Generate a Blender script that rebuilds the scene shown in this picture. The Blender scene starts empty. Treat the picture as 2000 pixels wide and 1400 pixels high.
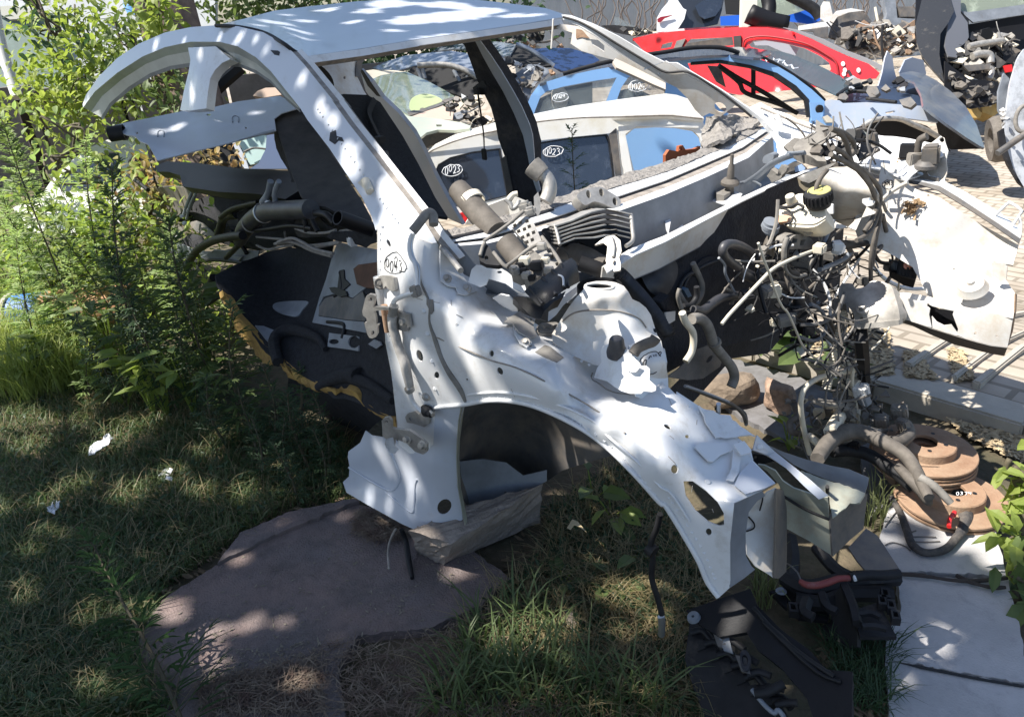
# salvage yard scene, built object by object
import bpy,bmesh,math,random
import numpy as np
from mathutils import Vector,Matrix
from mathutils.geometry import delaunay_2d_cdt
rad=math.radians
SC=bpy.context.scene
F=1480.0
RC=np.array([[0.66462,0.74305,-0.07845],[0.27498,-0.34087,-0.899],[-0.69474,0.57592,-0.43087]])
CP=np.array([1.0506,-1.6571,1.4662])
cd=bpy.data.cameras.new('camera');cam=bpy.data.objects.new('camera',cd);SC.collection.objects.link(cam)
_r=Matrix([RC[0],-RC[1],-RC[2]]).transposed()
cam.matrix_world=Matrix.Translation(Vector(CP))@_r.to_4x4()
cd.sensor_fit='HORIZONTAL';cd.sensor_width=36.0;cd.lens=36.0*F/2000;cd.clip_start=.05;cd.clip_end=500
SC.camera=cam
SC.render.resolution_x=1024;SC.render.resolution_y=716
SUN_AZ=236.0;SUN_EL=57.0
SDIR=Vector((math.cos(rad(SUN_AZ))*math.cos(rad(SUN_EL)),math.sin(rad(SUN_AZ))*math.cos(rad(SUN_EL)),math.sin(rad(SUN_EL))))
w=bpy.data.worlds.new('World');SC.world=w;w.use_nodes=True
nt=w.node_tree;bg=nt.nodes['Background']
sk=nt.nodes.new('ShaderNodeTexSky');sk.sky_type='NISHITA';sk.sun_disc=False
sk.sun_elevation=rad(SUN_EL);sk.sun_rotation=rad(90-SUN_AZ)
nt.links.new(sk.outputs[0],bg.inputs[0]);bg.inputs[1].default_value=0.09
sd=bpy.data.lights.new('sun','SUN');sd.energy=5.0;sd.angle=rad(.5);sd.color=(1,.95,.87)
so=bpy.data.objects.new('sun',sd);SC.collection.objects.link(so)
so.rotation_euler=(-SDIR).to_track_quat('-Z','Y').to_euler();so.location=(-4,-6,9)
SC.view_settings.view_transform='Standard';SC.view_settings.look='None'
SC.view_settings.exposure=1.0;SC.view_settings.gamma=1
def ray(px,py):
 return np.array([(px-1000)/F,(py-700)/F,1.0])@RC
GP=-1.10
def D(px,py,c,v=None):
 if v is None and not isinstance(c,(tuple,list)):return float(c)
 d=ray(px,py)
 if isinstance(c,(tuple,list)):
  n=np.array(c[1],float);return float((n@np.array(c[0],float)-n@CP)/(n@d))
 if c=='g':n=np.array([0,1,-.4]);return float((v-n@CP)/(n@d))
 i='xyz'.index(c);return float((v-CP[i])/d[i])
def P(px,py,c,v=None):
 return Vector(CP+D(px,py,c,v)*ray(px,py))
def proj(p):
 q=RC@(np.array(p)-CP);return 1000+F*q[0]/q[2],700+F*q[1]/q[2]
FR=dict(a=(0,0,2.8),b=(600,0,2.8),c=(1300,0,2.8),d=(0,400,2.8),e=(650,350,2.8),f=(1300,250,2.8),p=(0,900,2.8),q=(600,750,2.8),r=(1300,650,2.8),s=(650,900,2.8),t=(1300,900,2.8),A=(640,380,5.384),B=(860,330,4.243),C=(1480,250,5.184),D=(1400,440,5.184),E=(230,300,3.685),G=(1560,620,4.667),H=(1160,560,6.0875),I=(680,560,8.75),J=(1560,0,4.516),K=(700,20,4.516),L=(0,0,5.184),N=(0,250,5),O=(1320,1000,3.5),Q=(1200,0,4.762),R=(380,60,5.185))
def Z(k,*pts):
 ox,oy,s=FR[k];return[(ox+x/s,oy+y/s)+tuple(r)for x,y,*r in pts]
class Surf:
 """depth over the picture plane by thin-plate spline through points of known position"""
 def __init__(s,pts,lam=1e-4,bumps=()):
  s.p=np.array([[a[0]/1000,a[1]/1000]for a in pts]);d=np.array([D(*a)for a in pts])
  n=len(d);r=np.linalg.norm(s.p[:,None]-s.p[None],axis=2)
  K=np.where(r>0,r*r*np.log(r+1e-12),0)+lam*np.eye(n)
  Q=np.c_[np.ones(n),s.p];A=np.zeros((n+3,n+3));A[:n,:n]=K;A[:n,n:]=Q;A[n:,:n]=Q.T
  s.w=np.linalg.lstsq(A,np.r_[d,0,0,0],rcond=1e-9)[0];s.n=n;s.b=bumps
 def depth(s,px,py):
  q=np.array([px/1000,py/1000]);r=np.linalg.norm(s.p-q,axis=1)
  k=np.where(r>0,r*r*np.log(r+1e-12),0)
  d=float(k@s.w[:s.n]+s.w[s.n]+s.w[s.n+1]*q[0]+s.w[s.n+2]*q[1])
  for(bx,by,rx,ry,a)in s.b:
   d-=a*math.exp(-((px-bx)/rx)**2-((py-by)/ry)**2)
  return d
 def __call__(s,px,py,up=0.0):return Vector(CP+(s.depth(px,py)-up)*ray(px,py))
class Pl:
 def __init__(s,c,v=None):s.c=c;s.v=v
 def __call__(s,px,py,up=0.0):return Vector(CP+(D(px,py,s.c,s.v)-up)*ray(px,py))
def tilt(p,n):return Pl((tuple(p),tuple(n)))
def set_(o,label=None,cat=None,group=None,kind=None):
 if label:o['label']=label
 if cat:o['category']=cat
 if group:o['group']=group
 if kind:o['kind']=kind
 return o
def base(o):
 L=Vector((0,0,0))
 while o is not None:L=L+o.location;o=o.parent
 return L
def link(o,parent=None):
 SC.collection.objects.link(o)
 if parent is not None:o.parent=parent
 return o
def thing(name,label,cat,loc=(0,0,0),group=None):
 o=bpy.data.objects.new(name,None);o.location=loc;o.empty_display_size=.1;link(o);return set_(o,label,cat,group)
def build(name,verts,faces,m,parent=None,smooth=False,org=None,kind=None):
 me=bpy.data.meshes.new(name);L=base(parent)if parent is not None else Vector((0,0,0))
 V=np.array([tuple(v)for v in verts],float)
 o=bpy.data.objects.new(name,me)
 if parent is None:
  c=(V.min(0)+V.max(0))/2;c[2]=V[:,2].min()
  if org is not None:c=np.array(org)
  o.location=c;V=V-c
 else:V=V-np.array(L)
 me.from_pydata(V.tolist(),[],[tuple(f)for f in faces]);me.validate(clean_customdata=False)
 for k in(m if isinstance(m,(list,tuple))else[m]):me.materials.append(k)
 if smooth:me.shade_smooth()if hasattr(me,'shade_smooth')else[setattr(p,'use_smooth',True)for p in me.polygons]
 link(o,parent)
 if kind:o['kind']=kind
 return o
class MB:
 def __init__(s):s.v=[];s.f=[]
 def add(s,v,f):n=len(s.v);s.v+=[tuple(a)for a in v];s.f+=[tuple(i+n for i in q)for q in f];return s
 def build(s,name,m,parent=None,smooth=False,**k):return build(name,s.v,s.f,m,parent,smooth,**k)
def inside(x,y,poly):
 c=False;j=len(poly)-1
 for i in range(len(poly)):
  xi,yi=poly[i][:2];xj,yj=poly[j][:2]
  if(yi>y)!=(yj>y)and x<(xj-xi)*(y-yi)/(yj-yi)+xi:c=not c
  j=i
 return c
def resample(poly,step,closed=True):
 out=[];n=len(poly)
 for i in range(n if closed else n-1):
  a=poly[i];b=poly[(i+1)%n];L=math.hypot(b[0]-a[0],b[1]-a[1]);k=max(1,int(L/step))
  for j in range(k):out.append((a[0]+(b[0]-a[0])*j/k,a[1]+(b[1]-a[1])*j/k))
 if not closed:out.append(tuple(poly[-1][:2]))
 return out
def cat2(pts,n=6,closed=False):
 """Catmull-Rom in any dimension"""
 p=[np.array(a,float)for a in pts];out=[];N=len(p)
 if N<3 and not closed:return p
 for i in range(N if closed else N-1):
  if closed:a,b,c,d=p[i-1],p[i],p[(i+1)%N],p[(i+2)%N]
  else:a,b,c,d=p[max(i-1,0)],p[i],p[i+1],p[min(i+2,N-1)]
  for j in range(n):
   t=j/n;out.append(.5*(2*b+(c-a)*t+(2*a-5*b+4*c-d)*t*t+(3*b-a-3*c+d)*t**3))
 if not closed:out.append(p[-1])
 return out
def rnd_ol(pts,n=4):return[tuple(a)for a in cat2([q[:2]for q in pts],n,True)]
def ell(cx,cy,rx,ry,n=14,rot=0):
 c,s=math.cos(rot),math.sin(rot)
 return[(cx+rx*math.cos(t)*c-ry*math.sin(t)*s,cy+rx*math.cos(t)*s+ry*math.sin(t)*c)for t in[2*math.pi*i/n for i in range(n)]]
def sheetmesh(outline,surf,th=.002,holes=(),step=14,noise=0,mb=None,away=True):
 ol=resample(outline,step);vs=list(ol);ed=[(i,(i+1)%len(ol))for i in range(len(ol))]
 hs=[]
 for h in holes:
  hh=resample(h,step);hs.append(hh);b=len(vs);vs+=hh;ed+=[(b+i,b+(i+1)%len(hh))for i in range(len(hh))]
 xs=[a[0]for a in ol];ys=[a[1]for a in ol];x0,x1,y0,y1=min(xs),max(xs),min(ys),max(ys)
 y=y0+step/2;k=0
 bd=np.array(vs)
 while y<y1:
  x=x0+(step/2 if k%2 else 0)
  while x<x1:
   if inside(x,y,ol)and not any(inside(x,y,h)for h in hs)and np.min(np.abs(bd-(x,y)).max(axis=1))>step*.45:vs.append((x,y))
   x+=step
  y+=step*.87;k+=1
 V,E_,Fc,*_=delaunay_2d_cdt([Vector(a)for a in vs],ed,[],0,1e-4)
 keep=[]
 for f in Fc:
  cx=sum(V[i][0]for i in f)/3;cy=sum(V[i][1]for i in f)/3
  if inside(cx,cy,ol)and not any(inside(cx,cy,h)for h in hs):keep.append(list(f))
 used=sorted({i for f in keep for i in f});mp={a:i for i,a in enumerate(used)}
 pts=[surf(V[i][0],V[i][1])for i in used]
 if noise:pts=[p+Vector([random.uniform(-noise,noise)for _ in range(3)])for p in pts]
 keep=[[mp[i]for i in f]for f in keep]
 nor=[Vector((0,0,0))for _ in pts]
 cpv=Vector(CP);out=[]
 for f in keep:
  a,b,c=(pts[i]for i in f);n=(b-a).cross(c-a)
  if n.dot(cpv-a)<0:f=f[::-1];n=-n
  out.append(f)
  for i in f:nor[i]+=n
 n0=len(pts);sgn=-1 if away else 1
 back=[p+sgn*(nor[i].normalized()if nor[i].length>0 else Vector((0,0,1)))*th for i,p in enumerate(pts)]
 cnt={}
 for f in out:
  for i in range(3):
   a,b=f[i],f[(i+1)%3];cnt[(a,b)]=1
 faces=[tuple(f)for f in out]+[tuple(i+n0 for i in f[::-1])for f in out]
 for(a,b)in cnt:
  if(b,a)not in cnt:faces.append((b,a,a+n0,b+n0))
 if not away:faces=[f[::-1]for f in faces]
 if mb is None:mb=MB()
 return mb.add(pts+back,faces)
def sheet(name,outline,surf,m,parent=None,th=.002,holes=(),step=14,smooth=True,noise=0,away=True):
 o=sheetmesh([q[:2]for q in outline],surf,th,holes,step,noise,away=away).build(name,m,parent,smooth)
 if smooth:sharp(o)
 return o
def sharp(o,ang=35):
 me=o.data;bm=bmesh.new();bm.from_mesh(me)
 for e in bm.edges:
  if len(e.link_faces)==2 and e.calc_face_angle(0)>rad(ang):e.smooth=False
  elif len(e.link_faces)!=2:e.smooth=False
 for f in bm.faces:f.smooth=True
 bm.to_mesh(me);bm.free();return o
def tubemesh(pts,r,seg=8,sub=5,cap=True,corr=0,mb=None,flat=1.0,taper=None):
 """pts: Vectors; r: radius or list; corr>0: corrugation pitch in metres"""
 P3=[Vector(a)for a in pts]
 sm=cat2([tuple(a)for a in P3],sub)if len(P3)>2 else[np.array(tuple(a))for a in P3]
 sm=[Vector(a)for a in sm]
 rs=r if isinstance(r,(list,tuple))else[r]*len(P3)
 rr=[rs[min(int(i/max(len(sm)-1,1)*(len(rs)-1)),len(rs)-1)]*(1-(i/max(len(sm)-1,1)*(len(rs)-1))%1)+rs[min(int(i/max(len(sm)-1,1)*(len(rs)-1))+1,len(rs)-1)]*((i/max(len(sm)-1,1)*(len(rs)-1))%1)for i in range(len(sm))]
 if corr:
  L=[0]
  for i in range(1,len(sm)):L.append(L[-1]+(sm[i]-sm[i-1]).length)
  n=max(4,int(L[-1]/corr*2));q=[];r2=[];j=0
  for k in range(n+1):
   t=L[-1]*k/n
   while j<len(L)-2 and L[j+1]<t:j+=1
   u=(t-L[j])/max(L[j+1]-L[j],1e-9);q.append(sm[j].lerp(sm[j+1],min(1,u)));r2.append((rr[j])*(1.1 if k%2 else.86))
  sm,rr=q,r2
 v=[];f=[];up=None
 for i,p in enumerate(sm):
  t=(sm[min(i+1,len(sm)-1)]-sm[max(i-1,0)]).normalized()
  if up is None:up=t.orthogonal().normalized()
  up=(up-t*up.dot(t));up=up.normalized()if up.length>1e-6 else t.orthogonal().normalized()
  s2=t.cross(up)
  for k in range(seg):
   a=2*math.pi*k/seg;v.append(p+(up*math.cos(a)*flat+s2*math.sin(a))*rr[i])
 for i in range(len(sm)-1):
  for k in range(seg):
   a=i*seg+k;b=i*seg+(k+1)%seg;f.append((a,b,b+seg,a+seg))
 if cap:f.append(tuple(range(seg))[::-1]);f.append(tuple(range((len(sm)-1)*seg,len(sm)*seg)))
 if mb is None:mb=MB()
 return mb.add(v,f)
def tube(name,pts,r,m,parent=None,**k):
 o=tubemesh(pts,r,**k).build(name,m,parent,True)
 return sharp(o,50)
def latmesh(c,ax,prof,seg=32,mb=None,ref=None,closed=False):
 ax=Vector(ax).normalized();u=ax.orthogonal().normalized()if ref is None else(Vector(ref)-ax*ax.dot(Vector(ref))).normalized();v2=ax.cross(u);c=Vector(c)
 v=[];f=[]
 for(r,h)in prof:
  for k in range(seg):
   a=2*math.pi*k/seg;v.append(c+ax*h+(u*math.cos(a)+v2*math.sin(a))*r)
 n=len(prof)
 for i in range(n if closed else n-1):
  j=(i+1)%n
  for k in range(seg):
   f.append((i*seg+k,i*seg+(k+1)%seg,j*seg+(k+1)%seg,j*seg+k))
 if mb is None:mb=MB()
 return mb.add(v,f)
def lathe(name,c,ax,prof,m,parent=None,seg=32,ang=35,closed=False):
 return sharp(latmesh(c,ax,prof,seg,closed=closed).build(name,m,parent,True),ang)
def ribmesh(A,B,n=1,mb=None,th=.002):
 """quad strip between two 3D polylines of equal count, with thickness"""
 k=len(A);v=[];f=[]
 for a,b in zip(A,B):
  for j in range(n+1):v.append(Vector(a).lerp(Vector(b),j/n))
 for i in range(k-1):
  for j in range(n):
   q=i*(n+1)+j;f.append((q,q+1,q+n+2,q+n+1))
 nor=[Vector((0,0,0))for _ in v]
 for q in f:
  nn=(v[q[1]]-v[q[0]]).cross(v[q[3]]-v[q[0]])
  if nn.dot(Vector(CP)-v[q[0]])<0:nn=-nn
  for i in q:nor[i]+=nn
 N=len(v);v2=[p-(nor[i].normalized()if nor[i].length>0 else Vector((0,0,1)))*th for i,p in enumerate(v)]
 f2=[tuple(i+N for i in q[::-1])for q in f];side=[];ed={}
 for q in f:
  for i in range(4):ed[(q[i],q[(i+1)%4])]=1
 for(a,b)in ed:
  if(b,a)not in ed:side.append((b,a,a+N,b+N))
 if mb is None:mb=MB()
 return mb.add(v+v2,f+f2+side)
def ribbon(name,A,B,m,parent=None,n=1,th=.002):return sharp(ribmesh(A,B,n,None,th).build(name,m,parent,True))
def boxmesh(c,s,R=None,mb=None,bev=0):
 c=Vector(c);R=R or Matrix.Identity(3);v=[]
 bm=bmesh.new();bmesh.ops.create_cube(bm,size=1)
 for q in bm.verts:q.co=Vector((q.co.x*s[0],q.co.y*s[1],q.co.z*s[2]))
 if bev:bmesh.ops.bevel(bm,geom=bm.edges[:],offset=bev,segments=2,affect='EDGES')
 bm.verts.index_update()
 v=[c+R@q.co for q in bm.verts];f=[[q.index for q in p.verts]for p in bm.faces];bm.free()
 if mb is None:mb=MB()
 return mb.add(v,f)
def box(name,c,s,m,parent=None,R=None,bev=.003):return boxmesh(c,s,R,None,bev).build(name,m,parent)
def rotz(a):return Matrix.Rotation(a,3,'Z')
def frame(x,z=(0,0,1)):
 x=Vector(x).normalized();z=Vector(z);y=z.cross(x).normalized();z=x.cross(y);return Matrix((x,y,z)).transposed()
def solid(name,outline,surf,m,parent=None,depth=.02,dirn=None,step=30,bev=0):
 """outline on a surface pushed back along dirn (world) by depth: a solid prism"""
 pts=[surf(*q[:2])for q in outline]
 c=sum(pts,Vector())/len(pts);n=Vector((0,0,0))
 for i in range(len(pts)):n+=(pts[i]-c).cross(pts[(i+1)%len(pts)]-c)
 n.normalize()
 if n.dot(Vector(CP)-c)<0:n=-n;pts=pts[::-1]
 dv=Vector(dirn).normalized()*depth if dirn is not None else-n*depth
 k=len(pts);v=pts+[p+dv for p in pts]
 f=[tuple(range(k)),tuple(range(2*k-1,k-1,-1))]+[((i+1)%k,i,i+k,(i+1)%k+k)for i in range(k)]
 bm=bmesh.new();vv=[bm.verts.new(a)for a in v]
 for q in f:
  try:bm.faces.new([vv[i]for i in q])
  except ValueError:pass
 if bev:bmesh.ops.bevel(bm,geom=bm.edges[:],offset=bev,segments=2,affect='EDGES')
 bmesh.ops.triangulate(bm,faces=[p for p in bm.faces if len(p.verts)>4])
 bm.verts.index_update();V=[q.co.copy()for q in bm.verts];FF=[[q.index for q in p.verts]for p in bm.faces];bm.free()
 return build(name,V,FF,m,parent)
DIG={'0':[[(.5,0),(.12,.2),(.05,.55),(.2,.9),(.55,1),(.85,.75),(.9,.4),(.75,.08),(.5,0)]],'2':[[(.08,.22),(.3,.02),(.7,.05),(.82,.3),(.55,.65),(.08,.98),(.5,.93),(.92,.97)]],'3':[[(.12,.1),(.5,0),(.85,.2),(.45,.45),(.88,.65),(.7,.93),(.1,.98)]],'4':[[(.2,0),(.1,.55),(.85,.5)],[(.75,.05),(.68,1)]],'7':[[(.1,.05),(.85,.05),(.4,1)]],'A':[[(0,1),(.5,0),(.95,1)],[(.2,.6),(.8,.6)]]}
def write(name,txt,x,y,wd,ht,slope,surf,m,parent,r=.0016,oval=None,gap=.25):
 """handwritten number: thin strokes of paint lying on the surface"""
 mb=MB();n=len(txt);cw=wd/(n+gap*(n-1))
 rr=random.Random(int(x*7+y));oval=oval and[(a+rr.gauss(0,.5),b+rr.gauss(0,.5))for a,b in oval]
 for i,ch in enumerate(txt):
  k1,k2,k3,k4=rr.uniform(.85,1.12),rr.uniform(.8,1.15),rr.gauss(0,.12),rr.gauss(0,.08)
  for st in DIG[ch]:
   q=[(x+cw*(i*(1+gap)+a*k1+k3*b),y+ht*(b*k2+k4)+slope*cw*(i*(1+gap)+a)+rr.gauss(0,ht*.02))for a,b in st]
   q=[tuple(p)for p in cat2(q,4)]if len(q)>2 else q
   tubemesh([surf(a,b,r*.6)for a,b in q],r,5,1,mb=mb)
 if oval:tubemesh([surf(a,b,r*.6)for a,b in oval+oval[:1]],r,5,1,mb=mb)
 return mb.build(name,m,parent,True)
def mat(name,col,rough=.5,metal=0,var=0,vscale=8,col2=None,bump=0,bscale=60,coat=0,spec=.5,trans=0,dirt=None,dscale=5,damt=.5,alpha=1,sss=0):
 m=bpy.data.materials.new(name);m.use_nodes=True;t=m.node_tree;b=t.nodes['Principled BSDF']
 b.inputs['Base Color'].default_value=(*col,1);b.inputs['Roughness'].default_value=rough;b.inputs['Metallic'].default_value=metal
 b.inputs['Coat Weight'].default_value=coat;b.inputs['Coat Roughness'].default_value=.06;b.inputs['Specular IOR Level'].default_value=spec
 b.inputs['Transmission Weight'].default_value=trans;b.inputs['Alpha'].default_value=alpha
 tc=t.nodes.new('ShaderNodeTexCoord');src=None
 if var or col2:
  n=t.nodes.new('ShaderNodeTexNoise');n.inputs['Scale'].default_value=vscale;n.inputs['Detail'].default_value=6;n.inputs['Roughness'].default_value=.65
  t.links.new(tc.outputs['Object'],n.inputs['Vector'])
  cr=t.nodes.new('ShaderNodeValToRGB');cr.color_ramp.elements[0].position=.35;cr.color_ramp.elements[1].position=.68
  c2=col2 if col2 else tuple(min(1,c*(1+var))for c in col);c1=col if col2 else tuple(c*(1-var)for c in col)
  cr.color_ramp.elements[0].color=(*c1,1);cr.color_ramp.elements[1].color=(*c2,1)
  t.links.new(n.outputs['Fac'],cr.inputs[0]);src=cr.outputs[0];t.links.new(src,b.inputs['Base Color'])
 if dirt:
  n=t.nodes.new('ShaderNodeTexNoise');n.inputs['Scale'].default_value=dscale;n.inputs['Detail'].default_value=9;n.inputs['Roughness'].default_value=.75
  t.links.new(tc.outputs['Object'],n.inputs['Vector'])
  cr=t.nodes.new('ShaderNodeValToRGB');cr.color_ramp.elements[0].position=1-damt-.12;cr.color_ramp.elements[1].position=1-damt+.18
  t.links.new(n.outputs['Fac'],cr.inputs[0])
  mx=t.nodes.new('ShaderNodeMix');mx.data_type='RGBA';t.links.new(cr.outputs[0],mx.inputs[0])
  if src:t.links.new(src,mx.inputs[6])
  else:mx.inputs[6].default_value=(*col,1)
  mx.inputs[7].default_value=(*dirt,1);t.links.new(mx.outputs[2],b.inputs['Base Color'])
 if bump:
  n=t.nodes.new('ShaderNodeTexNoise');n.inputs['Scale'].default_value=bscale;n.inputs['Detail'].default_value=8
  t.links.new(tc.outputs['Object'],n.inputs['Vector'])
  bp=t.nodes.new('ShaderNodeBump');bp.inputs['Strength'].default_value=bump;bp.inputs['Distance'].default_value=.01
  t.links.new(n.outputs['Fac'],bp.inputs['Height']);t.links.new(bp.outputs[0],b.inputs['Normal'])
 return m
def leafmat(name,c1,c2,tr=.35):
 m=mat(name,c1,.55,col2=c2,vscale=3.5);t=m.node_tree;b=t.nodes['Principled BSDF'];o=t.nodes['Material Output']
 tl=t.nodes.new('ShaderNodeBsdfTranslucent');mx=t.nodes.new('ShaderNodeMixShader');mx.inputs[0].default_value=tr
 hs=t.nodes.new('ShaderNodeHueSaturation');hs.inputs['Value'].default_value=1.6;hs.inputs['Saturation'].default_value=1.1
 src=b.inputs['Base Color'].links[0].from_socket;t.links.new(src,hs.inputs['Color']);t.links.new(hs.outputs[0],tl.inputs[0])
 t.links.new(b.outputs[0],mx.inputs[1]);t.links.new(tl.outputs[0],mx.inputs[2]);t.links.new(mx.outputs[0],o.inputs['Surface']);return m
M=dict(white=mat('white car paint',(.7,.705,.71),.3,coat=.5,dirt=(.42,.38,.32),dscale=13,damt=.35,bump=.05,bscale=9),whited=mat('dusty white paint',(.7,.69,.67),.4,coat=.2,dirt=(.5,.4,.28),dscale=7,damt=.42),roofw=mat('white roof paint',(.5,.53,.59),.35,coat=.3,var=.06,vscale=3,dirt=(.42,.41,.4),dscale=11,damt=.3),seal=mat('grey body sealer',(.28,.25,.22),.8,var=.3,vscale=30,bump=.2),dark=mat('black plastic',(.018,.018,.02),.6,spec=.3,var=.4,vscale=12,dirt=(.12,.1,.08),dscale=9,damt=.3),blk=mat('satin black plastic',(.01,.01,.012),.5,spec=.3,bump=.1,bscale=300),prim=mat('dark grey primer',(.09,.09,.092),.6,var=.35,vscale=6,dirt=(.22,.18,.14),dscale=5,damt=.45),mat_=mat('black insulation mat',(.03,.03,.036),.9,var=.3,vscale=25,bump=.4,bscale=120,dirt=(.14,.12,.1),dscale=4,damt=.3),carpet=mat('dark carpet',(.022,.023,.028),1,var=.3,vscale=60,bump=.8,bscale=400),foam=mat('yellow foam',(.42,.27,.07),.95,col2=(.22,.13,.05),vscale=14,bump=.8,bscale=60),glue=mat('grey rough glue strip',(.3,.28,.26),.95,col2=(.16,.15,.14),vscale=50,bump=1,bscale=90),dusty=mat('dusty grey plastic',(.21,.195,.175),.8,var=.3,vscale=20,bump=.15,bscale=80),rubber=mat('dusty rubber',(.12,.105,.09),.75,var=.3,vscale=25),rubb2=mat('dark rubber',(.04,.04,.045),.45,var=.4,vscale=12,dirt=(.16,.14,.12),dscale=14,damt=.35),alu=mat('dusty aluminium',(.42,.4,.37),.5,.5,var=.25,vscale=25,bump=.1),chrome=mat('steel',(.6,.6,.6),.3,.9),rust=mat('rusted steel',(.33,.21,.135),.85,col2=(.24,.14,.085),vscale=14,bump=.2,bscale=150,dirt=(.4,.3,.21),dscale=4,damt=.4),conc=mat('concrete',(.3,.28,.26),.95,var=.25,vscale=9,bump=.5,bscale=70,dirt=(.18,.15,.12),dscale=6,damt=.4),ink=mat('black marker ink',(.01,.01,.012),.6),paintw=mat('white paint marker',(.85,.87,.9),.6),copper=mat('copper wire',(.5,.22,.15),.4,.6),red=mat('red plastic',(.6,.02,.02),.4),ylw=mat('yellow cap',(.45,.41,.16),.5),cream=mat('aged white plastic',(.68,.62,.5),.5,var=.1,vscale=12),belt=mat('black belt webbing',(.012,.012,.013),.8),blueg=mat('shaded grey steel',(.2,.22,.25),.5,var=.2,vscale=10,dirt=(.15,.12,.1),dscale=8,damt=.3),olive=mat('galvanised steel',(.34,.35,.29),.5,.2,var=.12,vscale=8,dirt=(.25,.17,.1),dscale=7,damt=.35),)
W=thing('wrecked_car_shell','white doorless front half of a car body numbered 0043 in the grass','car wreck',(-.3,0,0))
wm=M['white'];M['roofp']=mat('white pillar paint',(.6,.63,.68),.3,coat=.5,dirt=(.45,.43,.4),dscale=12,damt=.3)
roof_s=Surf([(586,107,'x',-1.2),(600,109,'x',-1.2),(707,95,'x',-1.24),(814,77,'x',-1.26),(921,62,'x',-1.26),(1029,46,'x',-1.23),(1096,36,'x',-1.19),(571,96,'x',-1.24),(421,50,'g',-1.10),(470,55,'g',-1.10),(550,78,'g',-1.10),(536,21,'x',-2.35),(700,3,'x',-2.2),(860,-2,'x',-2.0),(993,7,'x',-1.7),(1064,16,'x',-1.45)],1e-3)
roof=sheet('roof_panel',Z('a',(1180,140),(1330,105),(1500,60),(1700,35),(1960,8))+[(760,0),(860,-3),(930,0),(993,7),(1064,16),(1098,27),(1100,34),(1029,46),(921,62),(814,77),(707,95),(600,110),(586,107),(574,99)]+Z('a',(1540,232),(1440,178),(1300,148)),roof_s,M['roofw'],W,.003,step=16)
tube('roof_edge_moulding',[roof_s(x,y,.004)for x,y in Z('a',(1180,142),(1300,148),(1440,178),(1540,232),(1600,275),(1640,300))],.006,M['dark'],W)
hA=[roof_s(x,y+1)for x,y in[(586,107),(600,109),(707,95),(814,77),(921,62),(1029,46),(1096,36)]]
hB=[Vector(a)+Vector((.012,0,-.02))for a in hA]
ribbon('windscreen_header_lip',hA,hB,M['white'],W)
ribbon('windscreen_header_seal',hB,[b+Vector((-.02,0,-.012))for b in hB],M['seal'],W)
ribbon('roof_header_underside',[b+Vector((-.02,0,-.012))for b in hB],[b+Vector((-.16,0,.012))for b in hB],M['prim'],W)
ring_o=Z('a',(452,572),(470,520),(540,420),(640,320),(760,240),(900,180),(1040,150),(1180,140),(1300,145),(1440,178),(1540,235),(1600,285),(1660,350),(1740,450),(1830,560))+Z('b',(130,540),(230,680),(340,820),(440,950),(540,1080),(620,1185),(690,1290))+[(853,474),(868,500),(880,520)]
ring_i=Z('b',(385,1400),(385,1330),(375,1260),(350,1180),(300,1080),(220,960),(120,810),(0,655))+Z('a',(1640,590),(1560,490),(1480,390),(1400,315),(1300,255),(1200,230),(1040,230),(900,260),(780,310),(640,400),(520,500),(455,588))
gs=Surf([(161,204,'g',-1.10),(250,100,'g',-1.10),(400,60,'g',-1.09),(420,85,'g',-1.115),(480,70,'g',-1.10),(560,100,'g',-1.09),(600,180,'g',-1.115),(660,190,'g',-1.09),(700,320,'g',-1.12),(760,340,'g',-1.09),(735,440,'g',-1.125),(840,440,'g',-1.09),(737,500,'g',-1.12),(870,505,'g',-1.06),(300,130,'g',-1.115),(200,180,'g',-1.112),(350,64,'g',-1.09),(800,480,'g',-1.12)],1e-3)
ring=ring_o[:-2]+Z('e',(545,350),(400,305),(250,262))+ring_i[2:]
sheet('windscreen_pillar',ring,gs,M['roofp'],W,.004,step=13)
chA=Z('a',(1600,285),(1660,350),(1740,450),(1830,560))+Z('b',(130,540),(230,680),(340,820),(440,950),(540,1080),(620,1185),(690,1290),(800,1420))
chB=[(x+12+2*(i>7),y-5)for i,(x,y)in enumerate(chA)]
CA=[gs(x,y)for x,y in chA];CB=[a+Vector((.004,.045,-.006))for a in CA]
def off2(px,surf,v):return[surf(x,y)+Vector(v)for x,y in px]
chm=[P(x,y,'g',-1.055)for x,y in[(x+11,y-6)for x,y in chA]]
ribbon('pillar_bonding_ledge',CA,[a+Vector((0.007,.012,.0))for a in CA],M['seal'],W)
ribbon('pillar_inner_flange',[a+Vector((0.007,.012,0))for a in CA],[a+Vector((.016,.022,.006))for a in CA],M['white'],W)
ribbon('pillar_inner_skin',[a+Vector((0.0,.022,-.004))for a in CA],[a+Vector((-.07,.09,-.03))for a in CA],M['prim'],W)
rA=Z('a',(455,588),(520,500),(640,400),(780,310),(900,260),(1040,230),(1200,230),(1300,255),(1400,315),(1480,390),(1560,490),(1640,590))
rB=Z('a',(552,642),(600,565),(700,478),(820,402),(930,362),(1040,345),(1200,340),(1300,345),(1400,385),(1480,440),(1560,530),(1630,590))
rm=[((a[0]*.55+b[0]*.45),(a[1]*.55+b[1]*.45))for a,b in zip(rA,rB)]
RA=[gs(*a)for a in rA];RM=[P(*a,'g',-1.07)for a in rm];RB=[P(*a,'g',-1.045)for a in rB]
ribbon('door_rebate',RA,RM,mat('grey green underside paint',(.34,.37,.36),.45,var=.12,vscale=9),W,2)
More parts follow.
